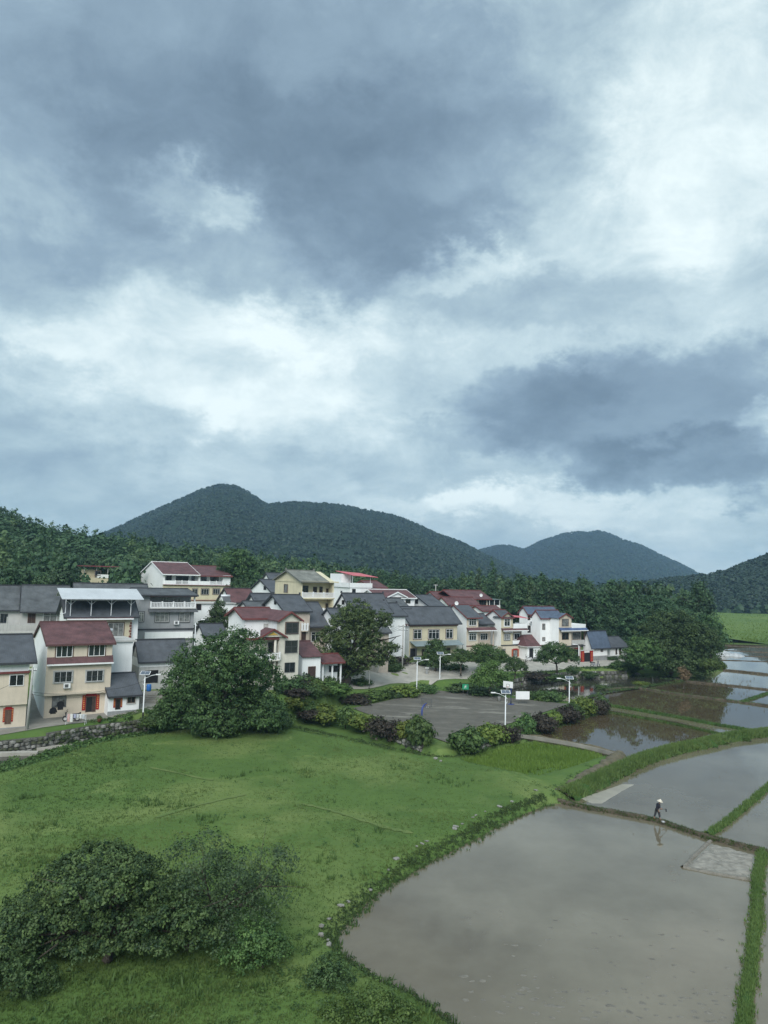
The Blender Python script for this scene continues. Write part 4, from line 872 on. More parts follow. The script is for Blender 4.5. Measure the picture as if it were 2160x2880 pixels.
# --- bay house right of it
h = House('house', 'white house with dark roof, beige window bay and maroon pent roof', (1313,1735), 176, 3.4, Bx=1389, Cx=1243)
xb = h.hit_f(1345,1750)[0]; z3 = h.hit_f(1350,1769)[1]; h.body(M_white, None, x1=xb); h.add(MB().box(0.003,-0.03,-2,xb-0.003,0.01,h.H-0.004), 'facade', M_beige)
h.body(M_white, M_pinktile, x0=xb+0.001, y0=1.1, z1=z3+0.4, name='wing_wall'); h.gable(M_drk, 2.5, (0.6,0.4,0.45,0.9), M_white, M_redtrim, x1=xb)
h.gable(M_drk, 2.0, (0.4,0.4,0,0.9), M_white, M_darktrim, x0=xb+0.9, x1=h.W, y0=1.0, y1=h.D*0.9, z=z3+1.2); h.body(M_greywall, None, x0=xb+0.002, y0=2.2, z0=z3+0.41, z1=z3+1.19, name='loft_wall')
h.pent(M_red, x0=-0.1, x1=h.W+0.3, z0=z3-0.35, z1=z3+0.3, out=0.9, trim=M_white2)
h.window((1319,1339,1740,1759), n=3, transom=True, surround=M_lgrey); h.window((1319,1339,1781,1801), n=3, transom=True, surround=M_lgrey); h.window((1351,1371,1781,1800), y=1.07, n=3, transom=True)
zz = h.hit_f(1360,1815)[1]; h.add(MB().box(xb,-0.1,zz-0.2,h.W+0.1,1.06,zz+0.1).box(h.W-0.15,-0.1,zz+0.1,h.W+0.1,0.15,z3-0.3), 'balcony', M_pinktile); h.trimband(zz-0.15, zz+0.05, M_redtrim)
h.door((1340,1356,1832,1850), m=M_wood)
# --- gabled bay house with pink awning
h = House('house', 'white house with yellow gabled bay, pink awning and red doorway', (1410,1736), 180, 3.0, Bx=1478, Cx=1368)
xb = h.hit_f(1442,1750)[0]; z3 = h.hit_f(1440,1769)[1]; h.body(M_white, None, x1=xb); h.add(MB().box(0.003,-0.03,-2,xb-0.003,0.01,h.H-0.004), 'facade', M_cream)
h.body(M_white, M_pinktile, x0=xb+0.001, y0=1.3, z1=z3+0.2, name='wing_wall'); h.gable(M_drk, 1.5, (0.4,0.4,0.35,0.0), M_white, M_redtrim, x1=xb, yr=h.D*0.5); h.cross_gable(M_drk, 1.1, 0, xb, 0, h.D*0.5, h.H, 0.35, M_cream, M_redtrim)
h.pent(M_red, x0=-0.1, x1=h.W+0.3, z0=z3-0.35, z1=z3+0.15, out=0.9, trim=M_white2)
h.add(MB().box(xb,-0.3,z3+0.15,h.W+0.2,-0.15,z3+1.3).box(h.W+0.05,-0.14,z3+0.15,h.W+0.2,h.D*0.7,z3+1.3).box(xb+0.002,-0.14,z3+0.21,h.W+0.04,h.D*0.7,z3+0.25), 'terrace_parapet', M_white)
h.add(MB().hexa([(xb,-0.3,z3+2.9),(h.W+0.9,-0.3,z3+2.5),(h.W+0.9,3,z3+2.9),(xb,3,z3+3.3),(xb,-0.3,z3+2.97),(h.W+0.9,-0.3,z3+2.57),(h.W+0.9,3,z3+2.97),(xb,3,z3+3.37)]), 'awning', M_pink); h.add(MB().tube([(h.W,0,z3+1.2),(h.W,0,z3+2.6)],0.05,5), 'post', M_steel)
h.window((1418,1434,1741,1761), n=2, transom=True, surround=M_white2); h.window((1418,1434,1784,1800), n=3, surround=M_dgrey, gm=M_curtain); h.window((1446,1461,1782,1798), y=1.27, n=2, surround=M_white2)
h.pent(M_lgrey, (1416,1438,1775,1780), out=0.6, name='window_hood'); x0, x1, z0, z1 = h.rect((1442,1477,1801,1811)); h.add(MB().box(x0,-0.05,z0,x1,0.12,z1).box(x0,0.121,z0-0.15,x1,1.27,z0), 'balcony', M_white)
zz = h.hit_f(1440,1813)[1]; h.add(MB().box(-1.0,-0.06,-1.5,h.W+0.1,-0.034,zz-0.2), 'shopfront_wall', M_beige); h.trimband(zz-0.2, zz, M_darktrim, out=0.2)
h.door((1439,1459,1824,1852), y=-0.061, red=True, m=M_curtain); h.window((1409,1421,1825,1845), y=-0.061, n=1, fm=M_brown, gm=M_curtain)
h = House('house', 'white lean-to with maroon hipped roof and white scooter outside', (1483,1818), 181, 2.7, Bx=1528, D=5.5); h.body(M_white, M_white); h.hip(M_red, 2.6, 0, h.W, 0, h.D, h.H, 0.6, inset=1.6, trim=M_white2); h.door((1487,1500,1822,1851), m=M_dark, frame=M_white2, open_=True); h.plinth(0.6); h.add(MB().box(h.W-0.6,-0.08,0.2,h.W,-0.04,2.4), 'couplet', M_couplet)
# --- white bay house by the yard
h = House('house', 'white house with slate blue roof, blue pent strip and red couplet columns', (1520,1736), 183, 2.5, W=3.4, Cx=1496)
x1b = h.hit_f(1607,1736,-3.2)[0]; xb0 = h.hit_f(1572,1745,-3.2)[0]; xr = h.hit_f(1643,1790,-3.0)[0]; y0 = -3.2
h.body(M_white, None, x1=xb0); h.add(MB().box(xb0,y0,-2,x1b,h.D,h.H), 'bay_wall', M_white); h.add(MB().box(xb0+0.003,y0-0.03,-2,x1b-0.003,y0+0.01,h.H-0.004), 'facade', M_beige)
h.gable(M_blue, 1.5, (0.4,0.4,0.35,0.2), M_white, M_redtrim, x1=x1b); h.cross_gable(M_blue, 1.0, xb0, x1b, y0, h.D*0.4, h.H+0.02, 0.35, M_beige, M_redtrim)
z3 = h.hit_f(1590,1770,y0)[1]; h.body(M_white, M_pinktile, x0=x1b+0.001, x1=xr, y0=y0+1.2, z1=z3+0.2, name='wing_wall')
h.pent(M_bluepent, y=y0, x0=xb0-0.1, x1=xr+0.3, z0=z3-0.3, z1=z3+0.35, out=0.9, trim=M_white2)
h.add(MB().box(x1b,y0-0.2,z3+0.2,xr+0.1,y0-0.05,z3+1.2).box(xr-0.05,y0-0.04,z3+0.2,xr+0.1,h.D*0.5,z3+1.2), 'terrace_parapet', M_white)
h.window((1580,1599,1740,1761), y=y0-0.03, n=1, fm=M_brown, gm=M_curtain); h.window((1580,1599,1780,1799), y=y0-0.03, n=2, fm=M_brown); h.window((1611,1632,1778,1798), y=y0+1.17, n=3, fm=M_dgrey, gm=M_curtain)
x0, x1, z0, z1 = h.rect((1608,1642,1800,1812), y0); h.add(MB().box(x0,y0-0.1,z0,x1,y0+0.06,z1).box(x0,y0+0.061,z0-0.15,x1,y0+1.17,z0), 'balcony', M_lgrey); h.add(MB().box(xr-0.2,y0-0.05,z1,xr,y0+0.15,z3-0.3), 'post', M_brown)
for b in ((1525,1533,1754,1771),(1525,1533,1792,1803)): h.window(b, y=0.0, n=1, fm=M_brown, gm=M_curtain)
zz = h.hit_f(1600,1816,y0)[1]; h.trimband(zz-0.25, zz, M_darktrim, x0=xb0, x1=xr, out=0.2, y=y0); h.door((1588,1606,1822,1852), y=y0-0.031, m=M_dark, red=True); h.door((1612,1630,1822,1852), y=y0+1.17, m=M_dark, red=True)
# --- back block of it
h = simple('white rear block with slate blue roof and air conditioner behind the bay house', (1484,1724), 194, 3.2, 1566, Cx=1461, rise=1.5, roofm=M_blue, trim=M_redtrim, wins=((1484,1491,1728,1744),(1484,1492,1759,1779))); h.ac(1491,1750, y=0.0)
# --- single storey houses by the yard
h = House('house', 'single storey white house with slate blue roof and red gate columns by the yard', (1662,1812), 186, 2.4, Bx=1708, Cx=1640); h.body(M_white, M_white); h.gable(M_blue, 3.0, (0.5,0.4,0.3,0.9), M_white, M_darktrim); h.plinth(1.1); h.window((1689,1696,1817,1833), n=1, fm=M_brown, gm=M_curtain)
g0 = h.hit_f(1636,1846,-1.5)[0]; g1 = h.hit_f(1668,1846,-1.5)[0]
for a in (g0, g1-0.9):
    c = h.add(MB().box(a,-1.5,-0.3,a+0.9,-1.2,2.7), 'gate_column', M_couplet); g = MB()
    for i in range(6): g.box(a+0.28,-1.512,0.4+i*0.36,a+0.62,-1.501,0.45+i*0.36).box(a+0.42,-1.513,0.3+i*0.36,a+0.48,-1.502,0.55+i*0.36)
    set_tags(h.add(g, 'lettering', M_gold, c), kind='stuff')
h.add(MB().box(g0+0.9,-1.4,-0.2,g1-0.9,-1.3,2.2), 'gate', M_dark); h.add(MB().box(g0-0.3,-1.6,2.7,g1+0.3,-1.1,2.9), 'gate_lintel', M_lgrey); h.add(MB().box(g0-0.5,-2.4,-0.6,g1+0.6,-1.52,-0.05), 'step', M_conc)
h = House('house', 'low white row house with dark roof beside the big trees', (1716,1819), 191, 2.2, Bx=1764, D=5.5); h.body(M_white, M_white); h.gable(M_drk, 2.1, (0.5,0.4,0.6,0.6), M_white, M_darktrim, yr=h.D*0.6); h.plinth(1.0); h.door((1731,1735,1821,1841), m=M_dark); h.door((1741,1746,1821,1841), m=M_dark)
# --- maroon-roofed row at the forest edge
h = House('house', 'maroon-roofed brick house with green glazed balcony at the forest edge', (1330,1682), 216, 8.0, Bx=1372, D=9); h.body(M_pinktile, M_pinktile); h.gable(M_red, 2.0, (0.9,0.5,7.5,1.0), M_pinktile, M_redtrim); h.window((1347,1367,1686,1702), n=3, fm=M_brown)
h.body(M_white, None, x0=h.W+0.001, x1=h.W+4.2, y0=-0.6, y1=5, z1=h.H-2.6, name='balcony_block'); h.add(MB().box(h.W+0.1,-0.9,h.H-0.4,h.W+4.6,5,h.H-0.25), 'awning', M_teal); h.add(MB().box(h.W+0.3,-0.5,h.H-2.58,h.W+4.0,4.9,h.H-0.41), 'glazed_balcony', M_glass)
for x in (h.W+0.1, h.W+2.0, h.W+4.05): h.add(MB().box(x,-0.62,h.H-3.4,x+0.15,-0.52,h.H-0.41), 'post', M_white2)
h.add(MB().box(h.W,-0.7,h.H-3.0,h.W+4.3,-0.605,h.H-2.0), 'parapet', M_white2)
h.body(M_pinktile, None, x0=-7.3, x1=-0.001, y0=1.0, name='wing_wall'); h.window((1298,1326,1684,1691), y=1.0, n=4, fm=M_brown)
simple('maroon-roofed house with white gable left of the brick house', (1234,1686), 214, 8.0, 1300, D=8, rise=2.0, roofm=M_red, trim=M_redtrim)
simple('stepped maroon roof in front of the brick house', (1262,1700), 204, 7.5, 1345, D=6, rise=1.8, roofm=M_red, trim=M_redtrim)
simple('low maroon roof on white walls below the green balcony', (1356,1717), 198, 5.5, 1410, D=5, rise=1.0, roofm=M_red, trim=M_redtrim)
simple('dark roof filling the gap behind the cream house', (1105,1710), 166, 6.5, 1150, D=8, rise=1.9, roofm=M_drk2)
# ---------------------------------------------------------------- plants
def unit(v): return v / (np.linalg.norm(v, axis=-1, keepdims=True) + 1e-9)
def leaf_quads(C, Nn, S, rng, asp=0.6):
    """one bent-free rhombus per leaf spray: centres, facing, size"""
    r = unit(rng.normal(size=C.shape)); t = unit(np.cross(Nn, r)); b = np.cross(Nn, t); S = S[:, None]
    V = np.stack([C - t * S, C - b * S * asp + Nn * S * 0.15, C + t * S, C + b * S * asp + Nn * S * 0.15], 1).reshape(-1, 3)
    F = np.arange(len(V)).reshape(-1, 4); return V, F
def crown_np(lobes, clump, per, leaf, rng, dens=1.0, low=-0.45, core=0.18, fuzz=1.0, upl=0.35, tv=0.2):
    Cs, Ns, Ss, Ts = [], [], [], []
    for (cx, cy, cz, rx, ry, rz) in lobes:
        area = 4 * math.pi * ((rx * ry) ** 1.6 / 3 + (rx * rz) ** 1.6 / 3 + (ry * rz) ** 1.6 / 3) ** (1 / 1.6)
        n = max(4, int(area / (clump * clump) * 0.62 * dens))
        d = unit(rng.normal(size=(int(n * 1.7), 3))); d = d[d[:, 2] > low + rng.random(len(d)) * 0.25][:n]; n = len(d)
        ph = rng.uniform(0, 6.28, 6); lump = np.sin(3.1 * d[:, 0] + ph[0]) * np.sin(2.7 * d[:, 1] + ph[1]) + 0.7 * np.sin(5.3 * d[:, 2] + 4.1 * d[:, 0] + ph[2]) * np.sin(4.7 * d[:, 1] + ph[3])
        rad = np.where(rng.random(n) < core, rng.uniform(0.35, 0.8, n), rng.uniform(0.78, 1.10, n)) * (1 + 0.20 * lump)
        cc = np.array([cx, cy, cz]) + d * np.array([rx, ry, rz]) * rad[:, None]
        tc = np.clip(0.46 + rng.normal(size=n) * tv, 0, 1); sc = rng.uniform(0.7, 1.3, n)
        off = rng.normal(size=(n, per, 3)) * clump * 0.42 * fuzz * sc[:, None, None]; off[..., 2] *= 0.72
        C = (cc[:, None] + off).reshape(-1, 3); dd = np.repeat(d, per, 0)
        Nn = unit(unit(off.reshape(-1, 3)) * 0.7 + dd * 0.5 + np.array([0, 0, upl]) + rng.normal(size=C.shape) * 0.35)
        Cs.append(C); Ns.append(Nn); Ss.append(leaf * rng.uniform(0.65, 1.35, len(C))); Ts.append(np.clip(np.repeat(tc, per) + rng.normal(size=len(C)) * 0.12, 0, 1))
    C = np.concatenate(Cs); V, F = leaf_quads(C, np.concatenate(Ns), np.concatenate(Ss), rng)
    return V, F, np.concatenate(Ts)
L_dark = leaf_mat('dark_broadleaf', (0.027, 0.059, 0.024), (0.103, 0.170, 0.057))
L_mid = leaf_mat('mid_green_leaf', (0.036, 0.078, 0.026), (0.124, 0.202, 0.060))
L_light = leaf_mat('light_green_leaf', (0.052, 0.098, 0.028), (0.138, 0.213, 0.057))
L_lime = leaf_mat('yellow_green_leaf', (0.060, 0.100, 0.022), (0.190, 0.240, 0.050))
L_purple = leaf_mat('purple_leaf', (0.030, 0.027, 0.021), (0.074, 0.062, 0.048))
L_forest = leaf_mat('forest_leaf', (0.026, 0.060, 0.030), (0.078, 0.141, 0.060), 0.2)
L_forest_pale = leaf_mat('pale_forest_leaf', (0.039, 0.084, 0.039), (0.112, 0.175, 0.073), 0.2)
L_mtn = leaf_mat('mountain_leaf', (0.013, 0.028, 0.019), (0.036, 0.061, 0.034), 0.15)
L_dry = leaf_mat('dry_shrub_leaf', (0.12, 0.085, 0.045), (0.24, 0.18, 0.10), 0.2)
M_bark = mat('grey_brown_bark', (0.085, 0.072, 0.058), 0.95, 0.25, 3, bump=0.8)
M_barkd = mat('dark_bark', (0.045, 0.038, 0.032), 0.95, 0.25, 3, bump=0.8)
def trunk_mb(base, lobes, r0, rng, fork=0.55, lean=(0, 0)):
    """tapered trunk forking into a limb for every lobe"""
    m = MB(); b = Vector(base); cs = [Vector(l[:3]) for l in lobes]; top = sum(cs, Vector()) / len(cs)
    f = b.lerp(top, fork); f.x += lean[0]; f.y += lean[1]; mid = b.lerp(f, 0.5) + Vector((rng.normal() * r0 * 0.6, rng.normal() * r0 * 0.6, 0))
    m.tube([b - Vector((0, 0, 0.3)), b + Vector((0, 0, 0.15)), mid, f], [r0 * 1.5, r0 * 1.15, r0 * 0.85, r0 * 0.6], 8)
    for c in cs:
        if (c - f).length < 0.3: continue
        q = f.lerp(c, 0.5) + Vector((rng.normal(), rng.normal(), abs(rng.normal()) * 0.6)) * (c - f).length * 0.09
        m.tube([f - Vector((0, 0, r0 * 0.3)), q, c], [r0 * 0.5, r0 * 0.3, r0 * 0.12], 6)
        for _ in range(2):
            e = c + Vector(rng.normal(size=3)) * (c - f).length * 0.28; m.tube([q, q.lerp(e, 0.55) + Vector(rng.normal(size=3)) * 0.15, e], [r0 * 0.22, r0 * 0.13, r0 * 0.05], 5)
    return m
def lobe_tree(label, d, base, lobes, leaf, clump, per=14, m=L_dark, r0=0.35, dens=1.0, seed=1, name='tree', group=None, cat='tree', fork=0.5, low=-0.45, bark=None, core=0.18, fuzz=1.0, bz=None, fine=1.5, tv=0.22):
    """a particular tree: foot and lobes surveyed from the photograph, each lobe a round mass with real depth"""
    rng = np.random.default_rng(seed); b = P(base[0], base[1], d) if bz is None else None
    if bz is not None: q = P(base[0], base[1], d); b = Vector((q.x, d, bz))
    L_ = []
    for (px, py, rx, rz) in lobes:
        dd = d + rng.uniform(-0.5, 0.7) * rx * d / FPX; c = P(px, py, dd) - b; k = dd / FPX
        L_.append((c.x, c.y, c.z, rx * k, rx * k * rng.uniform(0.85, 1.1), rz * k))
    root = empty(name, b); set_tags(root, label, cat, group)
    trunk_mb((0, 0, 0), L_, r0, rng, fork).build('trunk', bark or M_bark, root, True)
    V, F, T = crown_np(L_, clump * 0.86, int(per * fine), leaf * 0.66, rng, dens, low, core, fuzz, tv=tv); link('crown', np_mesh('crown', V, F, T), m, root); return root
# --- tree kinds used more than once: unit models, copied and scaled
def model(lobes, clump, per, leaf, r0, m, seed, dens=1.0, low=-0.5, fork=0.45, bark=None, core=0.15, fuzz=1.0, upl=0.35):
    rng = np.random.default_rng(seed); V, F, T = crown_np(lobes, clump, per, leaf, rng, dens, low, core, fuzz, upl)
    me = np_mesh('crown', V, F, T); me.materials.append(m); tm = trunk_mb((0, 0, 0), lobes, r0, rng, fork); tme = bpy.data.meshes.new('trunk'); tme.from_pydata(tm.v, [], tm.f); tme.update(); tme.materials.append(bark or M_bark)
    tme.polygons.foreach_set('use_smooth', np.ones(len(tme.polygons), bool))
    return me, tme
def rl(n, r, zc, zs, rr, rng, flat=0.8): # n random lobes
    return [(rng.normal() * r, rng.normal() * r, zc + rng.uniform(-zs, zs), rr * rng.uniform(0.75, 1.2), rr * rng.uniform(0.75, 1.2), rr * flat * rng.uniform(0.8, 1.15)) for _ in range(n)]
rg = np.random.default_rng(42)
KINDS = {}
KINDS['forest'] = [model(rl(6, 1.7, 7.0, 2.0, 2.2, rg), 1.1, 14, 0.40, 0.22, L_forest, 50 + i) for i in range(4)]
KINDS['pale'] = [model(rl(5, 1.5, 6.5, 2.2, 2.0, rg), 1.0, 14, 0.36, 0.2, L_forest_pale, 60 + i) for i in range(2)]
KINDS['tall'] = [model([(rg.normal() * 0.5, rg.normal() * 0.5, 6.5 + 2.0 * k, 2.1 - 0.22 * k, 2.1 - 0.22 * k, 1.7) for k in range(5)], 0.95, 12, 0.34, 0.2, L_forest, 70 + i, fork=0.7) for i in range(3)]
KINDS['spire'] = [model([(rg.normal() * 0.12, rg.normal() * 0.12, 2.2 + 1.75 * k, 1.75 - 0.19 * k, 1.75 - 0.19 * k, 1.2) for k in range(8)], 0.6, 10, 0.24, 0.14, L_forest_pale if i else L_forest, 80 + i, fork=0.9) for i in range(2)]
KINDS['round'] = [model(rl(5, 0.9, 3.6, 0.5, 1.75, rg, 0.85), 0.62, 16, 0.19, 0.13, L_mid, 90 + i, low=-0.6) for i in range(3)]
def bush_lobes(i): return [(rg.normal() * 0.28, rg.normal() * 0.28, 0.40 + rg.uniform(-0.08, 0.14), 0.66 * rg.uniform(0.8, 1.15), 0.62 * rg.uniform(0.8, 1.15), 0.46 * rg.uniform(0.85, 1.1)) for _ in range(5)]
for nm, mm in (('bush_green', L_mid), ('bush_lime', L_lime), ('bush_purple', L_purple), ('bush_light', L_light), ('bush_dark', L_dark)):
    KINDS[nm] = [model(bush_lobes(i), 0.26, 12, 0.088, 0.035, mm, 110 + i + len(nm) * 7, low=-1.2) for i in range(3)]
def plant(kind, loc, sx, sz, label, name='tree', cat='tree', group=None, rot=None, parts=True):
    cm, tm = random.choice(KINDS[kind]); root = empty(name, loc, random.uniform(0, 6.28) if rot is None else rot); root.scale = (sx, sx, sz)
    set_tags(root, label, cat, group); link('crown', cm, None, root)
    if parts: link('trunk', tm, None, root)
    return root

# --- single trees of the photograph
lobe_tree('big dense dark leafy tree in front of the white villa at the meadow edge', 99, (610,2046), [(600,1890,105,85),(545,1955,90,85),(690,1850,75,62),(662,1795,38,34),(735,1925,60,75),(505,2005,58,50),(620,2000,125,60),(745,2005,55,48),(560,1860,60,45),(480,1960,34,45),(660,1950,85,75),(600,1815,30,25)], 0.24, 0.75, 16, L_dark, 0.4, 0.9, 11, low=-0.75, bz=0.7, core=0.25)
lobe_tree('old camphor tree with lobed crown and thick leaning trunk beside the road', 134, (962,1934), [(1000,1728,48,36),(962,1752,34,36),(1050,1752,46,34),(1085,1742,18,18),(925,1802,38,34),(985,1800,50,42),(1050,1806,36,28),(960,1852,44,36),(1030,1852,52,36),(1100,1822,26,18),(1086,1856,26,22),(985,1890,40,24),(915,1842,24,24),(1016,1762,40,30)], 0.26, 0.66, 14, leaf_mat('camphor_leaf', (0.046, 0.088, 0.034), (0.150, 0.215, 0.075)), 0.95, 0.78, 12, fork=0.34, bark=M_barkd, low=-0.6)
lobe_tree('round dark tree behind the tall solar lamp before the cream house', 152, (1225,1888), [(1225,1826,26,22),(1212,1848,22,20),(1242,1850,24,22),(1226,1866,26,14),(1226,1808,16,10)], 0.22, 0.6, 14, L_dark, 0.22, 1.1, 13, low=-0.8)
lobe_tree('round clipped tree left of a pair of trees behind the court', 150, (1296,1896), [(1296,1842,26,17),(1280,1855,18,14),(1312,1856,20,14)], 0.2, 0.55, 14, L_mid, 0.16, 1.1, 14)
lobe_tree('broad clipped tree with spreading crown behind the court', 153, (1372,1897), [(1362,1828,26,18),(1388,1842,32,20),(1345,1846,28,18),(1415,1858,24,18),(1372,1862,34,18)], 0.2, 0.55, 14, L_mid, 0.2, 1.1, 15)
lobe_tree('small dark clipped tree at the end of the trees behind the court', 146, (1448,1906), [(1450,1866,22,16),(1466,1876,18,14),(1436,1878,16,12)], 0.2, 0.5, 14, L_dark, 0.13, 1.1, 16, low=-0.7)
lobe_tree('pale feathery young tree behind the far basketball hoop', 134, (1376,1946), [(1376,1880,24,16),(1352,1898,26,18),(1402,1898,28,18),(1376,1914,38,18),(1340,1916,20,14),(1420,1912,20,14),(1390,1872,14,10)], 0.22, 0.6, 13, L_light, 0.15, 1.0, 17, low=-0.7, fuzz=1.2)
lobe_tree('umbrella-shaped dark tree on the road edge by the pond', 158, (1566,1888), [(1560,1824,32,16),(1535,1842,28,18),(1592,1840,30,18),(1560,1852,38,18),(1608,1856,22,14),(1522,1858,18,12)], 0.22, 0.6, 14, L_dark, 0.22, 1.05, 18)
lobe_tree('small dark bushy tree beside the umbrella-shaped tree', 154, (1608,1896), [(1608,1884,14,10),(1618,1890,10,8)], 0.16, 0.4, 12, L_dark, 0.07, 1.0, 19, low=-0.9)
lobe_tree('dark conifer-like tree beside the white flat-roofed building', 140, (618,1775), [(618,1700,14,14),(612,1722,24,18),(628,1735,26,16),(600,1755,30,18),(634,1764,26,14),(572,1762,26,14)], 0.24, 0.62, 13, L_dark, 0.2, 1.1, 20, low=-0.8, bz=5.5)
BT = 'tall dark trees by the pond'
lobe_tree('huge spreading dark tree overhanging the pond shore', 177, (1885,1896), [(1890,1760,62,40),(1840,1790,48,40),(1935,1800,58,48),(1880,1830,70,45),(1965,1850,50,42),(1905,1868,70,28),(1975,1800,40,40)], 0.34, 0.95, 15, L_dark, 0.5, 1.2, 21, group=BT, low=-0.85)
lobe_tree('rounded bright-topped tree on the pond shore with a solar panel behind', 172, (1806,1880), [(1806,1818,36,24),(1785,1842,32,24),(1835,1845,32,26),(1806,1862,44,18)], 0.28, 0.75, 15, L_mid, 0.3, 1.15, 22, group=BT, low=-0.85)
lobe_tree('tall dark tree with pale crown top standing behind the pond trees', 205, (1850,1858), [(1840,1712,50,36),(1790,1738,44,38),(1890,1735,52,36),(1845,1775,72,46),(1935,1750,36,34),(1770,1785,40,40)], 0.38, 1.05, 15, L_forest, 0.45, 1.2, 23, group=BT, low=-0.85)
lobe_tree('dark tree at the corner of the rice field with ragged outline', 196, (1980,1836), [(1985,1762,38,34),(1960,1790,38,38),(2005,1796,32,34),(1980,1818,46,26)], 0.34, 0.95, 15, L_dark, 0.35, 1.15, 24, group=BT, low=-0.85)
lobe_tree('dark tree behind the low row house beside the pond trees', 208, (1740,1850), [(1745,1745,42,38),(1710,1785,36,34),(1765,1795,40,40),(1735,1815,50,26)], 0.38, 1.0, 15, L_forest, 0.4, 1.15, 25, group=BT, low=-0.85)
lobe_tree('tall dark evergreen behind the cream hillside house', 205, (668,1640), [(668,1562,26,20),(645,1585,30,24),(690,1590,30,26),(668,1612,40,26),(640,1620,26,20),(705,1622,26,20)], 0.36, 0.95, 15, L_dark, 0.35, 1.2, 26, low=-0.8, bz=12)
lobe_tree('round pale shrub tree right of the cream hillside house', 200, (672,1688), [(672,1652,30,24),(690,1668,24,16)], 0.3, 0.8, 13, L_forest_pale, 0.2, 1.1, 27, low=-0.9, bz=12)
# foreground
lobe_tree('large dark-leaved tree with spreading tiers at the near meadow corner', 42, (300,2735), [(280,2415,95,34),(375,2440,70,30),(190,2470,85,36),(300,2490,110,40),(430,2500,80,38),(110,2560,95,38),(230,2565,110,38),(370,2575,110,38),(500,2575,80,36),(30,2640,90,36),(160,2630,100,32),(300,2630,110,30),(440,2630,90,30),(560,2625,70,28)], 0.125, 0.36, 15, leaf_mat('glossy_green_leaf', (0.026, 0.056, 0.024), (0.115, 0.175, 0.060)), 0.26, 0.85, 31, fine=1.6, fuzz=1.15, tv=0.32, low=-0.35, bz=0.7, name='tree', fork=0.5)
lobe_tree('thin airy tree with see-through grey-green crown at the near meadow', 43.5, (520,2735), [(560,2420,95,56),(680,2450,75,55),(780,2430,50,48),(620,2520,120,66),(740,2520,80,56),(560,2490,70,50),(650,2600,110,50)], 0.12, 0.42, 9, leaf_mat('grey_green_leaf', (0.041, 0.084, 0.041), (0.108, 0.169, 0.074)), 0.14, 0.75, 32, low=-0.5, bz=0.7, fork=0.6, fuzz=1.3)
lobe_tree('dark rounded bush beside the curve of the big paddy', 40.5, (930,2800), [(930,2745,60,40),(955,2772,44,28),(892,2772,42,28)], 0.10, 0.28, 13, L_dark, 0.06, 1.1, 33, low=-0.9, bz=0.6, name='shrub', cat='shrub')
lobe_tree('bright leafy bush at the bottom edge by the big paddy', 37.5, (1050,2890), [(1050,2830,70,44),(1120,2860,55,36),(970,2868,60,36),(1180,2890,40,24)], 0.10, 0.28, 12, L_light, 0.05, 1.0, 34, low=-0.9, bz=0.6, name='shrub', cat='shrub')
lobe_tree('leafy undergrowth bush right of the thin airy tree', 42, (740,2705), [(725,2640,66,40),(780,2660,46,30),(690,2680,70,30)], 0.11, 0.3, 12, L_mid, 0.05, 0.9, 35, low=-0.9, bz=0.6, name='shrub', cat='shrub')
lobe_tree('dark shrub at the left frame edge below the large tree', 39, (30,2790), [(30,2740,90,46),(-60,2720,80,50),(110,2760,60,28)], 0.11, 0.3, 12, L_dark, 0.05, 0.9, 36, low=-0.9, bz=0.6, name='shrub', cat='shrub')
lobe_tree('reddish dry shrub on the pond shore below the huge tree', 157, (1922,1914), [(1922,1888,14,15),(1930,1902,14,10)], 0.2, 0.5, 12, L_dry, 0.08, 0.9, 37, low=-0.9, bz=0.1, name='shrub', cat='shrub')
lobe_tree('rounded grassy mound of reeds where the brown dike starts', 168, (2010,1882), [(1998,1866,26,12),(2022,1872,20,10)], 0.22, 0.5, 14, L_light, 0.05, 1.1, 38, low=-0.95, bz=0.2, name='shrub', cat='shrub')

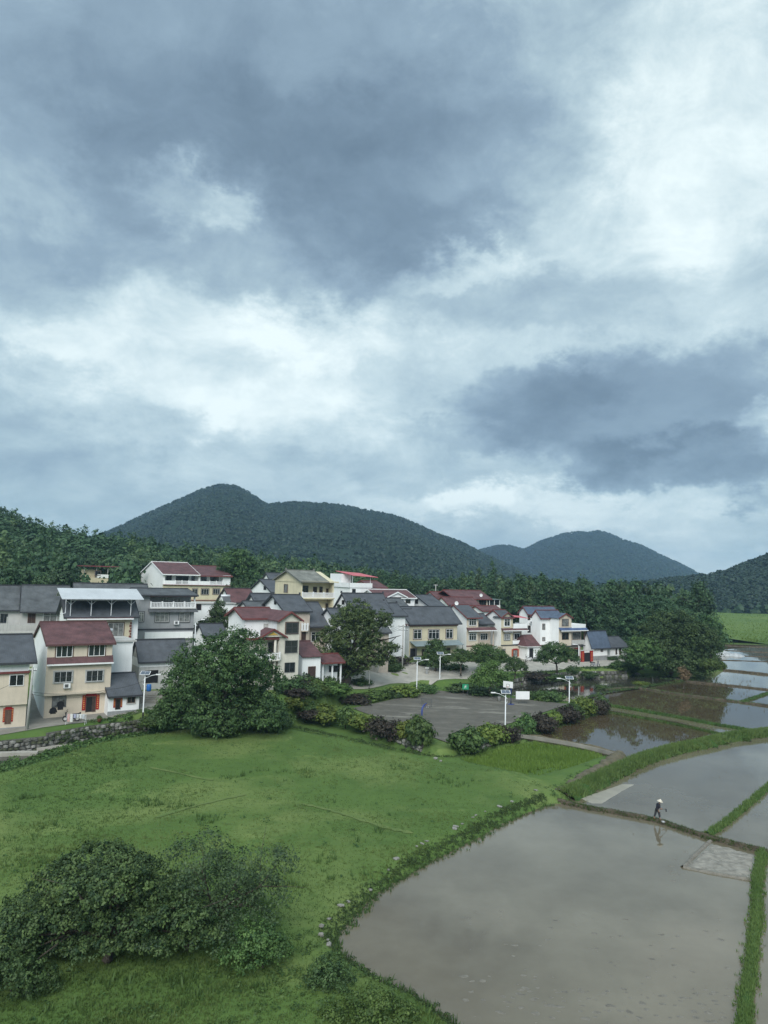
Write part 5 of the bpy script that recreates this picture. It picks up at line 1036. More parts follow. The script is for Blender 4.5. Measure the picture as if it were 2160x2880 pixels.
# --- hedge bushes round the court and shrubs in the village: pixel box, kind
def bush(b, kind, z, label, group='hedge bushes round the court', cat='bush', dd=None):
    x0, x1, y0, y1 = b; g = G((x0 + x1) / 2, y1, z) if dd is None else Vector((P((x0+x1)/2, y1, dd).x, dd, z)); k = g.y / FPX; w = (x1 - x0) * k; hh = (y1 - y0) * k * 1.05
    g.z = max(h1(g.x, g.y), z - 0.25) - 0.05
    return plant(kind, g, w / 1.42, hh / 1.15, label, 'bush', cat, group)
for b, kd, lb in (
 ((842,905,1958,1990),'bush_lime','yellow-green hedge bush at the meadow end of the road side hedge'), ((895,965,1955,1988),'bush_light','pale green hedge bush second along the road side hedge'),
 ((956,1027,1950,1982),'bush_purple','purple hedge bush in the road side hedge below the camphor tree'), ((1018,1087,1941,1974),'bush_light','light green hedge bush right of the purple one on the road side'),
 ((1080,1126,1936,1966),'bush_dark','dark hedge bush in the road side hedge before the lamp'), ((1120,1186,1922,1964),'bush_lime','yellow-green hedge bush at the foot of the slim solar lamp'), ((1176,1226,1920,1952),'bush_green','green hedge bush ending the road side hedge at the gap'),
 ((798,860,1980,2016),'bush_purple','purple hedge bush at the far left end of the meadow side hedge'), ((850,905,1986,2024),'bush_purple','dark purple hedge bush second along the meadow side hedge'), ((895,955,1990,2032),'bush_lime','yellow-green hedge bush third along the meadow side hedge'),
 ((948,996,1982,2038),'bush_green','taller green hedge bush standing out of the meadow side hedge'), ((985,1050,2002,2050),'bush_lime','bright yellow-green hedge bush left of the purple one on the meadow side'), ((1040,1100,2014,2066),'bush_purple','wide purple hedge bush in the middle of the meadow side hedge'), ((1085,1135,2020,2072),'bush_purple','purple hedge bush beside the wide purple one'), ((1122,1180,2018,2080),'bush_lime','yellow-green hedge bush just left of the blue hoop post'),
 ((1152,1222,2014,2100),'bush_green','large green hedge bush in front of the near blue hoop post'),
 ((1266,1352,2044,2116),'bush_green','large green hedge bush right of the court entrance gap'), ((1330,1405,2032,2092),'bush_lime','yellow-green hedge bush between the large green and the purple one'), ((1388,1442,2028,2082),'bush_purple','purple hedge bush at the foot of the near solar lamp'),
 ((1448,1502,2006,2064),'bush_green','round green hedge bush at the start of the paddy side hedge'), ((1494,1554,1998,2048),'bush_purple','big purple hedge bush on the paddy side'), ((1540,1580,1994,2034),'bush_lime','small yellow-green bush between two purple ones on the paddy side'), ((1566,1624,1982,2026),'bush_purple','purple hedge bush near the right solar lamp'),
 ((1596,1640,1972,2014),'bush_green','green hedge bush at the foot of the right solar lamp'), ((1608,1664,1950,2004),'bush_lime','tall yellow-green bush beyond the right solar lamp'), ((1648,1698,1958,1998),'bush_purple','last purple hedge bush on the paddy corner'), ((1680,1714,1952,1992),'bush_green','green bush at the paddy corner of the hedge'),
 ((1278,1345,1918,1950),'bush_dark','dark hedge bush under the green sign'), ((1335,1410,1924,1956),'bush_dark','dark hedge bush behind the litter bin'), ((1450,1500,1940,1966),'bush_green','low green bush under the white notice board'), ((1490,1540,1942,1970),'bush_light','light green bush right of the notice board'), ((1520,1574,1938,1976),'bush_green','round green bush on the far corner of the court')):
    bush((b[0], b[1], b[2], b[3] - (9 if 'meadow' in lb or 'hoop post' in lb or 'entrance' in lb else 5)), kd, 0.8, lb)
VS = 'shrubs along the village road'
for b, kd, z, lb in (((1486,1546,1886,1904),'bush_purple',1.6,'long clipped purple hedge under the umbrella tree'), ((1545,1600,1890,1908),'bush_dark',1.5,'dark low hedge beside the clipped purple hedge'), ((1076,1140,1860,1882),'bush_purple',2.6,'brown-purple clipped bush left of the utility pole'), ((1085,1125,1876,1905),'bush_dark',1.9,'dark bush under the brown-purple one'),
 ((900,940,1908,1956),'bush_green',1.6,'round green bush left of the camphor trunk'), ((930,965,1925,1960),'bush_dark',1.6,'small dark bush touching the camphor trunk'), ((770,830,1940,1986),'bush_dark',1.6,'dark bush below the villa terrace'), ((815,870,1945,1982),'bush_purple',1.6,'purple-brown bush below the white outbuilding'), ((1000,1040,1905,1926),'bush_dark',2.0,'low dark bush behind the road sign post'),
 ((560,640,2000,2060),'bush_dark',1.2,'dark bush under the big leafy tree on its left'), ((660,730,1985,2030),'bush_green',1.6,'green bush behind the big leafy tree'), ((700,770,2000,2046),'bush_dark',1.0,'dark bush at the meadow edge right of the big leafy tree'), ((760,820,1995,2040),'bush_green',0.9,'green bush where the court hedge begins'), ((800,850,1968,2004),'bush_lime',1.2,'yellow-green bush at the corner of both court hedges'), ((830,895,1970,2002),'bush_green',1.1,'green bush filling the corner between the two court hedges'), ((885,950,1972,2006),'bush_lime',1.0,'yellow-green bush between the two court hedges'), ((790,860,1930,1966),'bush_dark',1.7,'dark shrub on the slope below the white outbuilding'), ((845,905,1938,1966),'bush_green',1.6,'green shrub on the slope beside the road hedge'), ((800,850,1950,1978),'bush_purple',1.5,'purple shrub on the slope above the court corner'), ((862,912,1950,1976),'bush_light',1.2,'light green bush on the bare slope beside the court corner'), ((735,790,1965,2004),'bush_green',1.6,'green bush below the villa base'), ((680,740,1955,1990),'bush_dark',1.8,'dark bush at the foot of the villa terrace'), ((740,800,1985,2050),'bush_dark',1.0,'dark bush under the big leafy tree on its right'), ((430,480,1990,2040),'bush_dark',1.6,'spiky dark bush near the lane lamp'), ((395,430,2008,2036),'bush_green',1.9,'green bush at the foot of the lane lamp'),
 ((1770,1800,1862,1884),'bush_dark',1.3,'dark bush at the end of the concrete yard'), ((1725,1775,1872,1896),'bush_green',0.6,'green bush on the pond bank'), ((1640,1680,1886,1900),'bush_dark',0.9,'low dark shrub on the pond stones'), ((1550,1600,1838,1856),'bush_dark',2.0,'dark garden bush under the white bay house'), ((1680,1722,1846,1858),'bush_dark',1.9,'garden bush before the slate blue roofed house'), ((1680,1710,1920,1936),'bush_green',0.2,'small green bush on the near pond bank'), ((1795,1830,1912,1924),'bush_lime',0.2,'yellow-flowered clump on the near pond bank'),
 ((1250,1300,1885,1902),'bush_dark',1.7,'dark clipped bush under the round clipped tree'), ((1400,1440,1900,1920),'bush_dark',1.6,'dark bush under the small clipped tree'), ((1165,1200,1868,1884),'bush_dark',2.6,'dark bush on the cream house terrace'), ((1316,1370,1850,1872),'bush_dark',2.5,'dark bush hiding the ground floor of the bay house')):
    bush(b, kd, z, lb, VS)

def ground_hit(px, py):
    r = ray(px, py); y = np.arange(60, 200, 0.25); x = r.x / r.y * y; z = CAM_H + r.z / r.y * y; g = hgt(x, y); i = int(np.argmax(z < g))
    return Vector((x[i], y[i], g[i]))
for px, py, w, hh, kd, lb in ((886,1972,2.6,1.7,'bush_green','green shrub covering the little knoll above the court corner'), (868,1962,2.4,1.6,'bush_dark','dark shrub on top of the knoll above the court corner'), (905,1966,2.0,1.5,'bush_light','light green shrub right of the knoll beside the road hedge'), (930,1950,2.0,1.3,'bush_dark','dark shrub between the camphor trunk and the road hedge')):
    g = ground_hit(px, py); plant(kd, g - Vector((0, 0, 0.1)), w / 1.6, hh, lb, 'bush', 'bush', VS)
# --- mountains
M_mtn = mat('far_forest_floor', (0.018, 0.032, 0.020), 0.95, 0.3, 0.01, bump=0.5, bscale=0.08, spec=0.05)
def clump_np(n, r, rng, k=13, lf=1.0):
    """coarse far crown: a few big sprays"""
    d = unit(rng.normal(size=(k, 3))); d[:, 2] = np.abs(d[:, 2]) * 0.9 - 0.1; C = d * np.array([r, r, r * 0.95]) * rng.uniform(0.6, 1.0, (k, 1)) + np.array([0, 0, r * 0.6])
    V, F = leaf_quads(C, unit(d + rng.normal(size=d.shape) * 0.3 + np.array([0, 0, 0.3])), rng.uniform(0.45, 0.8, k) * r * lf, rng, 0.75); return V, F, np.clip(0.45 + rng.normal(size=k) * 0.16, 0, 1)
def scatter(name, temps, pos, scl, rng, m, label, cat='forest', zs=None, tj=0.16):
    """one merged mass of trees"""
    Vs, Fs, Ts = [], [], []; off = 0; pick = rng.integers(0, len(temps), len(pos)); rot = rng.uniform(0, 6.28, len(pos))
    for t, (V, F, T) in enumerate(temps):
        I = np.where(pick == t)[0]
        if not len(I): continue
        c, s = np.cos(rot[I])[:, None], np.sin(rot[I])[:, None]; sc = scl[I][:, None]; sz = sc * (zs[I][:, None] if zs is not None else 1)
        X = (V[None, :, 0] * c - V[None, :, 1] * s) * sc + pos[I, 0][:, None]; Y = (V[None, :, 0] * s + V[None, :, 1] * c) * sc + pos[I, 1][:, None]; Z = V[None, :, 2] * sz + pos[I, 2][:, None]
        W = np.stack([X, Y, Z], -1).reshape(-1, 3); Vs.append(W)
        Fs.append((F[None] + (np.arange(len(I)) * len(V))[:, None, None]).reshape(-1, 4) + off); off += len(W)
        Ts.append(np.clip(T[None] + rng.normal(size=(len(I), 1)) * tj, 0, 1).ravel())
    o = link(name, np_mesh(name, np.concatenate(Vs), np.concatenate(Fs), np.concatenate(Ts)), m); set_tags(o, label, cat, kind='stuff'); return o
rgm = np.random.default_rng(5)
FAR_T = [clump_np(0, 1.0, rgm) for _ in range(6)]
FINE_T = [clump_np(0, 1.0, rgm, 40, 0.5) for _ in range(5)]
FAR_S = [(V * np.array([0.55, 0.55, 1.7]), F, T) for V, F, T in (clump_np(0, 1.0, rgm) for _ in range(3))]
def mountain(name, sky, d, fn, fb, tree_h, ntree, label, flabel, spur=0.14, seed=3, nxs=240, nys=110, m=None, lm=None, tr=4.0, pw=1.25, temps=None):
    sky = [(x, y) for x, y in sky]; pts = [P(x, y, d) for x, y in sky]; xs = np.array([p.x for p in pts]); zs = np.array([p.z for p in pts]) - tree_h
    X = np.linspace(xs[0], xs[-1], nxs); Hr = np.interp(X, xs, zs); ker = np.hanning(5); ker /= ker.sum(); Hr = np.convolve(np.pad(Hr, 2, 'edge'), ker, 'valid')
    def surf(x, y):
        Hh = np.interp(x * d / np.maximum(y, 1), X, Hr); wig = 0.10 * fn * vnoise(x / (fn * 0.8), y * 0 + 3.3, seed); t = (d + wig - y); t = np.where(t > 0, t / fn, -t / fb); t = np.clip(t, 0, 1.05)
        prof = np.clip(1 - t ** pw, 0, 1)
        n = vnoise(x / (fn * 0.30), y / (fn * 0.55), seed + 2, 5, 0.5); z = Hh * prof * (1 + 0 * x) + n * Hh * spur * np.clip(t * 3.2, 0, 1) * (1 - t * 0.4) - 3 * sstep(0.9, 1.05, t)
        return z
    Yv = np.concatenate([np.linspace(d - fn, d + fb * 0.35, nys)]); XX_, YY_ = np.meshgrid(X, Yv); XX_ = XX_ * (YY_ / d); Z = surf(XX_, YY_)
    ii = np.arange(XX_.size).reshape(XX_.shape); q = np.stack([ii[:-1,:-1], ii[:-1,1:], ii[1:,1:], ii[1:,:-1]], -1).reshape(-1, 4)
    o = link(name, np_mesh(name, np.stack([XX_, YY_, Z], -1).reshape(-1, 3), q), m or M_mtn, smooth=True); set_tags(o, label, 'hill', kind='structure')
    rng = np.random.default_rng(seed + 9); n1 = int(ntree * 0.82)
    px = rng.uniform(X[0], X[-1], ntree); py = np.concatenate([d - fn * rng.beta(1.3, 1.2, n1), d + rng.uniform(-0.04, 0.05, ntree - n1) * fn]); px = px * (py / d); pz = surf(px, py); k = pz > 2
    px, py, pz = px[k], py[k], pz[k]; sc = tr * rng.uniform(0.75, 1.35, len(px))
    scatter('forest', temps or FAR_T, np.stack([px, py, pz - 0.9], -1), sc, rng, lm or L_mtn, flabel, tj=0.10)
mountain('hill', [(120,1560),(200,1530),(285,1497),(331,1480),(404,1444),(491,1407),(564,1375),(617,1361),(663,1365),(703,1386),(749,1418),(815,1413),(869,1416),(928,1416),(994,1425),(1061,1439),(1100,1446),(1159,1466),(1226,1497),(1292,1518),(1345,1546),(1400,1572),(1480,1605),(1560,1640)], 1500, 800, 600, 4.0, 10500, 'broad dark wooded mountain with a rounded summit behind the village', 'forest covering the broad rounded mountain', seed=3, tr=2.5, spur=0.2)
mountain('hill', [(1230,1640),(1280,1580),(1345,1546),(1398,1533),(1431,1533),(1474,1544),(1524,1519),(1590,1498),(1624,1494),(1655,1497),(1683,1491),(1710,1498),(1756,1519),(1796,1529),(1856,1559),(1909,1582),(1962,1610),(2020,1640),(2080,1665)], 2700, 900, 700, 5.0, 5500, 'distant bluish twin-humped mountain right of the summit', 'forest covering the distant bluish mountain', seed=8, spur=0.06, tr=4.4)
mountain('hill', [(1560,1652),(1700,1640),(1800,1632),(1880,1622),(1981,1611),(2041,1600),(2094,1580),(2160,1553),(2260,1520),(2400,1480),(2600,1440)], 760, 190, 300, 6.0, 2700, 'low wooded hill rising out of the right frame edge', 'forest covering the low hill at the right', seed=14, spur=0.10, tr=3.9, temps=FINE_T, nxs=160, nys=60)

# --- hillside forest behind the village
def lowpoly(kind_lobes, clump, per, leaf, seed): return crown_np(kind_lobes, clump, per, leaf, np.random.default_rng(seed), 1.0, -0.35, 0.05)
MID_T = [lowpoly(rl(5, 1.6, 7.0, 1.8, 2.3, rg), 1.95, 8, 0.68, 300 + i) for i in range(6)] + [lowpoly([(rg.normal() * 0.4, rg.normal() * 0.4, 4.5 + 2.2 * k, 2.2 - 0.3 * k, 2.2 - 0.3 * k, 1.6) for k in range(5)], 1.5, 7, 0.55, 320 + i) for i in range(3)]
PALE_T = [lowpoly(rl(5, 1.5, 6.0, 2.0, 2.1, rg), 1.6, 8, 0.55, 340 + i) for i in range(3)]
HP = np.array([(o.location.x, o.location.y) for o in bpy.data.objects if o.name.startswith('house') and o.type == 'EMPTY'])
rf = np.random.default_rng(77); cand = []
for _ in range(5200):
    px = rf.uniform(-120, 2000); u = rf.random(); lo = 158 if px < 385 else (206 if px < 700 else (202 if px < 980 else (226 if px < 1420 else 206)))
    hi = 335 if px < 1000 else 345; d = math.sqrt(lo * lo + u * (hi * hi - lo * lo)); cand.append(((px - 1080) / FPX * d, d, px))
cand = np.array(cand); keep = []; grid = {}
inn = sdist(cand[:, 0], cand[:, 1], vill_w) > 1.0
for i, (x, y, px) in enumerate(cand):
    if not inn[i]: continue
    c = (int(x // 3.6), int(y // 3.6)); ok = True
    for a in (-1, 0, 1):
        for b in (-1, 0, 1):
            for j in grid.get((c[0] + a, c[1] + b), ()):
                if (cand[j, 0] - x) ** 2 + (cand[j, 1] - y) ** 2 < 15.5: ok = False
    if not ok or (((HP[:, 0] + 0 - x) ** 2 + (HP[:, 1] + 6 - y) ** 2) < 130).any(): continue
    if 205 < px < 350 and y < 231: continue
    grid.setdefault(c, []).append(i); keep.append(i)
pos = cand[keep]; pz = hgt(pos[:, 0], pos[:, 1]) - 0.3
sky_px = np.interp(pos[:, 2], (-120,0,60,110,200,280,400,520,600,700,800,900,1000,1100,1250,1340,1450,1600,1750,1900,2000), (1405,1428,1448,1462,1484,1496,1508,1530,1538,1545,1560,1572,1596,1616,1628,1616,1628,1632,1638,1640,1640))
room = CAM_H + (1619 + (pos[:, 2] - 1080) * 0.028 - sky_px + rf.normal(size=len(pos)) * 7) * pos[:, 1] / FPX - pz      # crowns stay below the treeline
k_ = room > 4.5; pos, pz, room = pos[k_], pz[k_], room[k_]
bins = {}
for i in np.argsort(pos[:, 1]):
    k = int(pos[i, 2] // 30)
    if len(bins.setdefault(k, [])) < 2: bins[k].append(i)
solo = sorted(j for v in bins.values() for j in v); rest = np.array([i for i in range(len(pos)) if i not in set(solo)])
for i in solo:
    px = pos[i, 2]; right = px > 1050
    kd = 'spire' if (1300 < px < 1420 or 1480 < px < 1530) and random.random() < 0.75 else ('tall' if right and random.random() < 0.55 else ('pale' if random.random() < 0.3 else 'forest'))
    s = random.uniform(0.85, 1.2) * (1.25 if right else 0.9) * (0.75 if pos[i,1] < 200 and not right else 1)
    s = min(s, (room[i] + (3.0 if kd == 'spire' else 0.5)) / {'forest': 12.5, 'pale': 12.0, 'tall': 17.5, 'spire': 16.5}[kd])
    if s < 0.35: continue
    lb = {'spire': 'slender conical tree in the belt behind the village', 'tall': 'tall straight tree in the belt behind the pond', 'pale': 'pale green bushy tree at the forest edge', 'forest': 'dark rounded tree at the forest edge'}[kd]
    where = next(t for lim, t in ((150, 'above the long dark roof at the left edge'), (380, 'around the red-canopied hillside house'), (660, 'behind the white and cream hillside house'), (800, 'left of the pale yellow house'), (960, 'behind the pale yellow house'), (1100, 'behind the white building with the red roof canopy'), (1240, 'behind the maroon dormer house'), (1420, 'behind the maroon-roofed row'), (1600, 'behind the white bay houses'), (1780, 'behind the slate blue roofed house'), (9999, 'behind the tall pond trees')) if px < lim)
    lb = {'spire': 'slender conical tree', 'tall': 'tall straight tree', 'pale': 'pale green bushy tree', 'forest': 'dark rounded tree'}[kd] + (' in front, ' if i == bins[int(px // 30)][0] else ' farther in, ') + where
    plant(kd, (pos[i, 0], pos[i, 1], pz[i]), max(s, 0.55), s * random.uniform(0.95, 1.1), lb, group='trees at the forest edge: ' + kd)
pr = pos[rest]; zr = pz[rest]; right = pr[:, 2] > 1050; rs_ = np.random.default_rng(9)
sc = rs_.uniform(0.75, 1.15, len(pr)) * np.where(right, 1.05, 1.0); sc = np.minimum(sc, np.maximum(room[rest] / 9.0, 0.5)); zs_ = rs_.uniform(0.85, 1.2, len(pr)) * np.where(right, 1.1, 1.0); zs_ = np.minimum(zs_, np.maximum(room[rest] / 15.0, 0.35) / sc)
pal = vnoise(pr[:, 0] / 35, pr[:, 1] / 35, 21) > 0.22
for nm, k, T, m_, lb in (('forest', ~pal, MID_T, L_forest, 'dark mixed forest on the slope behind the village'), ('forest', pal, PALE_T + MID_T[6:], L_forest_pale, 'paler bamboo patches in the forest behind the village')):
    scatter(nm, T, np.stack([pr[k, 0], pr[k, 1], zr[k]], -1), sc[k], rs_, m_, lb, zs=zs_[k])
rp = np.stack([rs_.uniform(90, 330, 260), np.concatenate([rs_.uniform(560, 690, 260)])], -1)
scatter('forest', FAR_T, np.stack([rp[:, 0] + 40, rp[:, 1], np.zeros(260)], -1), rs_.uniform(3, 6, 260), rs_, L_forest, 'tree belt behind the far rice field')
# ---------------------------------------------------------------- stone walls, stones
M_stone = [mat('grey_field_stone', (0.17, 0.168, 0.15), 0.9, 0.25, 2, bump=0.6), mat('pale_field_stone', (0.29, 0.285, 0.26), 0.9, 0.2, 2, bump=0.6), mat('mossy_field_stone', (0.095, 0.105, 0.065), 0.95, 0.3, 2, bump=0.6)]
M_mortar = mat('wall_core', (0.10, 0.098, 0.085), 0.95, 0.3, 1.5, bump=0.8)
def stone_mesh(seed):
    rng = np.random.default_rng(seed); bm = bmesh.new(); bmesh.ops.create_icosphere(bm, subdivisions=1, radius=1.0)
    for v in bm.verts: v.co = Vector(np.sign(v.co) * np.abs(np.array(v.co)) ** 0.7) * (1 + rng.normal() * 0.10)
    me = bpy.data.meshes.new('stone'); bm.to_mesh(me); bm.free(); me.materials.append(M_stone[seed % 3]); return me
STONES = [stone_mesh(i) for i in range(9)]
def stone_wall(label, line, z0, z1, size=0.45, seed=0, cover=1.0, top=True):
    """rubble wall: a recessed core and every stone a piece of its own"""
    rng = np.random.default_rng(seed); root = empty('stone_wall', (line[0].x, line[0].y, z0)); set_tags(root, label, 'stone wall', 'stone retaining walls'); o = Vector((line[0].x, line[0].y, z0)); core = MB()
    for a, b in zip(line, line[1:]):
        t = (b - a); t.z = 0; Ln = t.length; t.normalize(); n = Vector((t.y, -t.x, 0))
        if n.dot(Vector((0, -1, 0))) < 0: n = -n                   # outer face looks to the camera side
        p = [a - o + n * 0.0, b - o + n * 0.0, b - o - n * 0.5, a - o - n * 0.5]
        core.hexa([(q.x, q.y, -0.6) for q in p] + [(q.x, q.y, z1 - z0) for q in p])
        rows = max(1, int((z1 - z0) / (size * 0.72)))
        for r in range(rows):
            x = rng.uniform(0, size * 0.5); hh = (z1 - z0) / rows
            while x < Ln:
                w = size * rng.uniform(0.65, 1.5)
                if rng.random() < cover:
                    c = a - o + t * (x + w / 2) + n * 0.02; me = STONES[rng.integers(0, 9)]; s_ = bpy.data.objects.new('stone', me); COL.objects.link(s_); s_.parent = root
                    s_.location = (c.x, c.y, hh * (r + 0.5) + rng.normal() * 0.03); s_.scale = (w * 0.52, 0.16 + rng.uniform(0, 0.1), hh * 0.53); s_.rotation_euler = (rng.normal() * 0.12, rng.normal() * 0.12, math.atan2(t.y, t.x) + rng.normal() * 0.1)
                x += w
    core.build('wall_core', M_mortar, root); return root
def wl(pts, z): return [G(x, y, z) for x, y in pts]
def shift(a, b, o, t0=0.0, t1=1.0):
    """a stretch of the outline a-b moved outwards by o"""
    a, b = Vector((a[0], a[1], 0)), Vector((b[0], b[1], 0)); t = (b - a).normalized(); n = Vector((t.y, -t.x, 0)); n = -n if n.y > 0 else n
    return [a.lerp(b, t0) + n * o, a.lerp(b, (t0 + t1) / 2) + n * o, a.lerp(b, t1) + n * o]
def vline(i0, i1, o=0.45):
    L_ = []
    for i in range(i0, i1): L_ += shift(vill_w[i], vill_w[i + 1], o)[:1]
    return L_ + shift(vill_w[i1 - 1], vill_w[i1], o)[2:]
stone_wall('rubble stone wall carrying the lane above the stream', vline(3, 6), 0.1, 1.95, 0.6, 1)
stone_wall('low stone wall under the hedge on the meadow side of the court', shift(court_w[0], court_w[1], 4.05, -0.12, 0.98), 0.0, 0.76, 0.45, 2, 0.92)
stone_wall('low stone wall under the hedge right of the court entrance', shift(court_w[1], court_w[2], 4.0, -0.02, 0.36), 0.0, 0.8, 0.45, 3)
stone_wall('stone wall under the purple and green hedge on the paddy side', shift(court_w[1], court_w[2], 4.0, 0.42, 1.08), -0.1, 0.76, 0.55, 4, 0.85)
stone_wall('rough stone bank between the village road and the pond', vline(13, 16, 0.4), -0.05, 1.5, 0.75, 5, 0.9)
stone_wall('stone parapet in front of the cream house by the utility pole', wl([(1132,1884),(1190,1878)], 2.6), 1.6, 3.0, 0.45, 6)
stone_wall('stone wall below the washing place at the stream', vline(1, 3, 0.5), 0.0, 1.6, 0.55, 7)
rng_ = np.random.default_rng(12)
for i, (px, py, w, hh) in enumerate(((1507,2224,15,5),(1440,2254,14,6),(1405,2270,16,5),(1365,2283,8,3),(1338,2294,12,4),(1330,2300,10,4),(1300,2318,12,4),(1282,2325,18,6),(1278,2331,20,5),(1200,2367,14,4),(1187,2374,14,5),(1172,2382,10,3),(1114,2417,20,7),(1092,2440,10,5),(1042,2485,12,9),(980,2528,14,7),(958,2542,22,8),(925,2577,14,7),(904,2604,16,14),(903,2628,18,14),(922,2636,12,5),(925,2650,20,12),(1172,2446,12,4),(1225,2128,14,10),(1240,2133,10,8))):
    g = G(px, py, 0.72); k = g.y / FPX; g.z = h1(g.x, g.y); o = link('stone', STONES[1 + 3 * (i % 3)], None); o.location = (g.x, g.y, g.z + 0.05); o.scale = (w * k * 0.5, w * k * 0.36, max(0.05, hh * k * 0.4)); o.rotation_euler = (rng_.normal() * 0.15, rng_.normal() * 0.15, rng_.uniform(0, 3))
    set_tags(o, 'pale stone lying along the grassy edge of the big paddy', 'stone', 'pale stones along the paddy edge')
for i, (px, py, w) in enumerate(((1770,1886,10),(1792,1896,16),(1810,1890,14),(1752,1898,8),(1700,1902,10),(1645,1905,9))):
    g = G(px, py, 0.3); k = g.y / FPX; o = link('boulder', STONES[1 + 3 * (i % 3)], None); o.location = (g.x, g.y, 0.3); o.scale = (w * k * 0.7, w * k * 0.5, 0.4); o.rotation_euler = (0, 0, i * 1.1)
    set_tags(o, ('pale boulder on the pond bank under the big trees', 'wide white boulder in the pond below the dark bush', 'flat white boulder nearest the big pond trees', 'small white boulder at the pond edge', 'low boulder in the middle of the pond bank', 'small boulder at the pond edge below the yard')[i], 'boulder', 'boulders on the pond bank')

# ---------------------------------------------------------------- street lamps and poles
M_pv = mat('solar_cell_panel', (0.10, 0.125, 0.16), 0.25, 0.15, 4, spec=0.6)
M_pole = mat('white_lamp_post', (0.68, 0.71, 0.72), 0.45, 0.04, 2, spec=0.5)
M_cpole = mat('concrete_pole', (0.36, 0.36, 0.34), 0.9, 0.1, 2)
def solar_lamp(px, py, z, d, hgt_, label, arm=-1, face=0.0, black_foot=False, panel=1.3):
    q = P(px, py, d); root = empty('street_lamp', (q.x, q.y, z), R_(0)); set_tags(root, label, 'street lamp', 'solar street lamps')
    MB().tube([(0,0,-0.4),(0,0,0.1),(0,0,hgt_-0.35)], [0.13,0.10,0.07], 10).build('pole', M_pole, root, True)
    MB().box(-0.2,-0.2,-0.3,0.2,0.2,0.05).build('foot', M_conc, root)
    if black_foot: MB().tube([(0,0,0.05),(0,0,0.95)],0.115,10).build('black_band', M_black, root, True)
    a = arm; zt = hgt_ - 1.25
    MB().tube([(0,0,zt-0.55),(-a*0.28,0,zt-0.25),(-a*0.22,0,zt+0.2),(0,0,zt+0.45),(a*0.9,0,zt+0.85),(a*1.55,0,zt+0.98)], [0.045]*6, 7).build('arm', M_pole, root, True)
    l = MB().box(min(a*1.45,a*2.1),-0.13,zt+0.93,max(a*1.45,a*2.1),0.13,zt+1.06).build('lamp_head', M_white2, root); MB().box(min(a*1.5,a*2.05),-0.1,zt+0.91,max(a*1.5,a*2.05),0.1,zt+0.928).build('lens', M_lgrey, l)
    t = R_(28); w, dd = panel / 2, 0.42; c, s = math.cos(t), math.sin(t); f = math.cos(face), math.sin(face)
    def pt(x, y, zz): X, Y, Z = x, y * c - zz * s, y * s + zz * c; return (X * f[0] - Y * f[1], X * f[1] + Y * f[0], hgt_ - 0.1 + Z)
    pf = MB().hexa([pt(-w,-dd,-0.03),pt(w,-dd,-0.03),pt(w,dd,-0.03),pt(-w,dd,-0.03),pt(-w,-dd,0.02),pt(w,-dd,0.02),pt(w,dd,0.02),pt(-w,dd,0.02)]).build('solar_panel', M_white2, root)
    w2, d2 = w - 0.05, dd - 0.05
    for i in (0, 1): x0, x1 = -w2 + i * w2 + 0.01, -w2 + (i + 1) * w2 - 0.01; MB().hexa([pt(x0,-d2,0.021),pt(x1,-d2,0.021),pt(x1,d2,0.021),pt(x0,d2,0.021),pt(x0,-d2,0.03),pt(x1,-d2,0.03),pt(x1,d2,0.03),pt(x0,d2,0.03)]).build('cell_field', M_pv, pf)
    MB().tube([(0,0,hgt_-0.4),(0,0,hgt_-0.12)],0.05,6).build('bracket', M_pole, root)
    return root
solar_lamp(402,2014,2.05,100.5,6.2,'white solar street lamp with black foot on the lane by the beige house',1,black_foot=True)
solar_lamp(1172,1930,1.6,137,5.6,'slim white solar lamp between the road hedge and the pale road',1)
solar_lamp(1237,1900,1.65,147,5.6,'white solar lamp with wide panel before the round dark tree',1,face=0.1)
solar_lamp(1421,2038,0.82,107,5.3,'near white solar lamp at the purple bush on the court edge',-1)
solar_lamp(1601,1984,0.85,125,5.2,'white solar lamp on the paddy side corner of the court',-1)
solar_lamp(1836,1862,1.0,190,6.6,'solar lamp whose panel shows above the pond trees',-1)
q = P(1628,1870,176); root = empty('street_lamp', (q.x, q.y, 1.8)); set_tags(root, 'plain white street lamp post in the yard before the red couplets', 'street lamp', 'street lamps without panels')
MB().tube([(0,0,-0.3),(0,0,5.0)],[0.13,0.10],9).build('pole', M_pole, root, True); MB().tube([(0,0,4.9),(-0.3,0,5.3),(-1.0,0,5.35)],0.06,6).build('arm', M_pole, root, True); MB().box(-1.5,-0.15,5.28,-0.85,0.15,5.45).build('lamp_head', M_white2, root); MB().tube([(0,0,0),(0,0,1.1)],0.14,9).build('dark_foot', M_dgrey, root)
q = P(548,1800,124); root = empty('street_lamp', (q.x, q.y, h1(q.x, q.y))); set_tags(root, 'gooseneck street lamp rising beside the grey house', 'street lamp', 'street lamps without panels'); zt = P(550,1752,124).z - root.location.z
MB().tube([(0,0,-0.3),(0,0,zt)],[0.1,0.07],8).build('pole', M_pole, root, True); MB().tube([(0,0,zt-0.1),(0.3,0,zt+0.35),(1.0,0,zt+0.6)],0.05,6).build('arm', M_pole, root, True); MB().box(0.85,-0.13,zt+0.53,1.5,0.13,zt+0.66).build('lamp_head', M_white2, root)
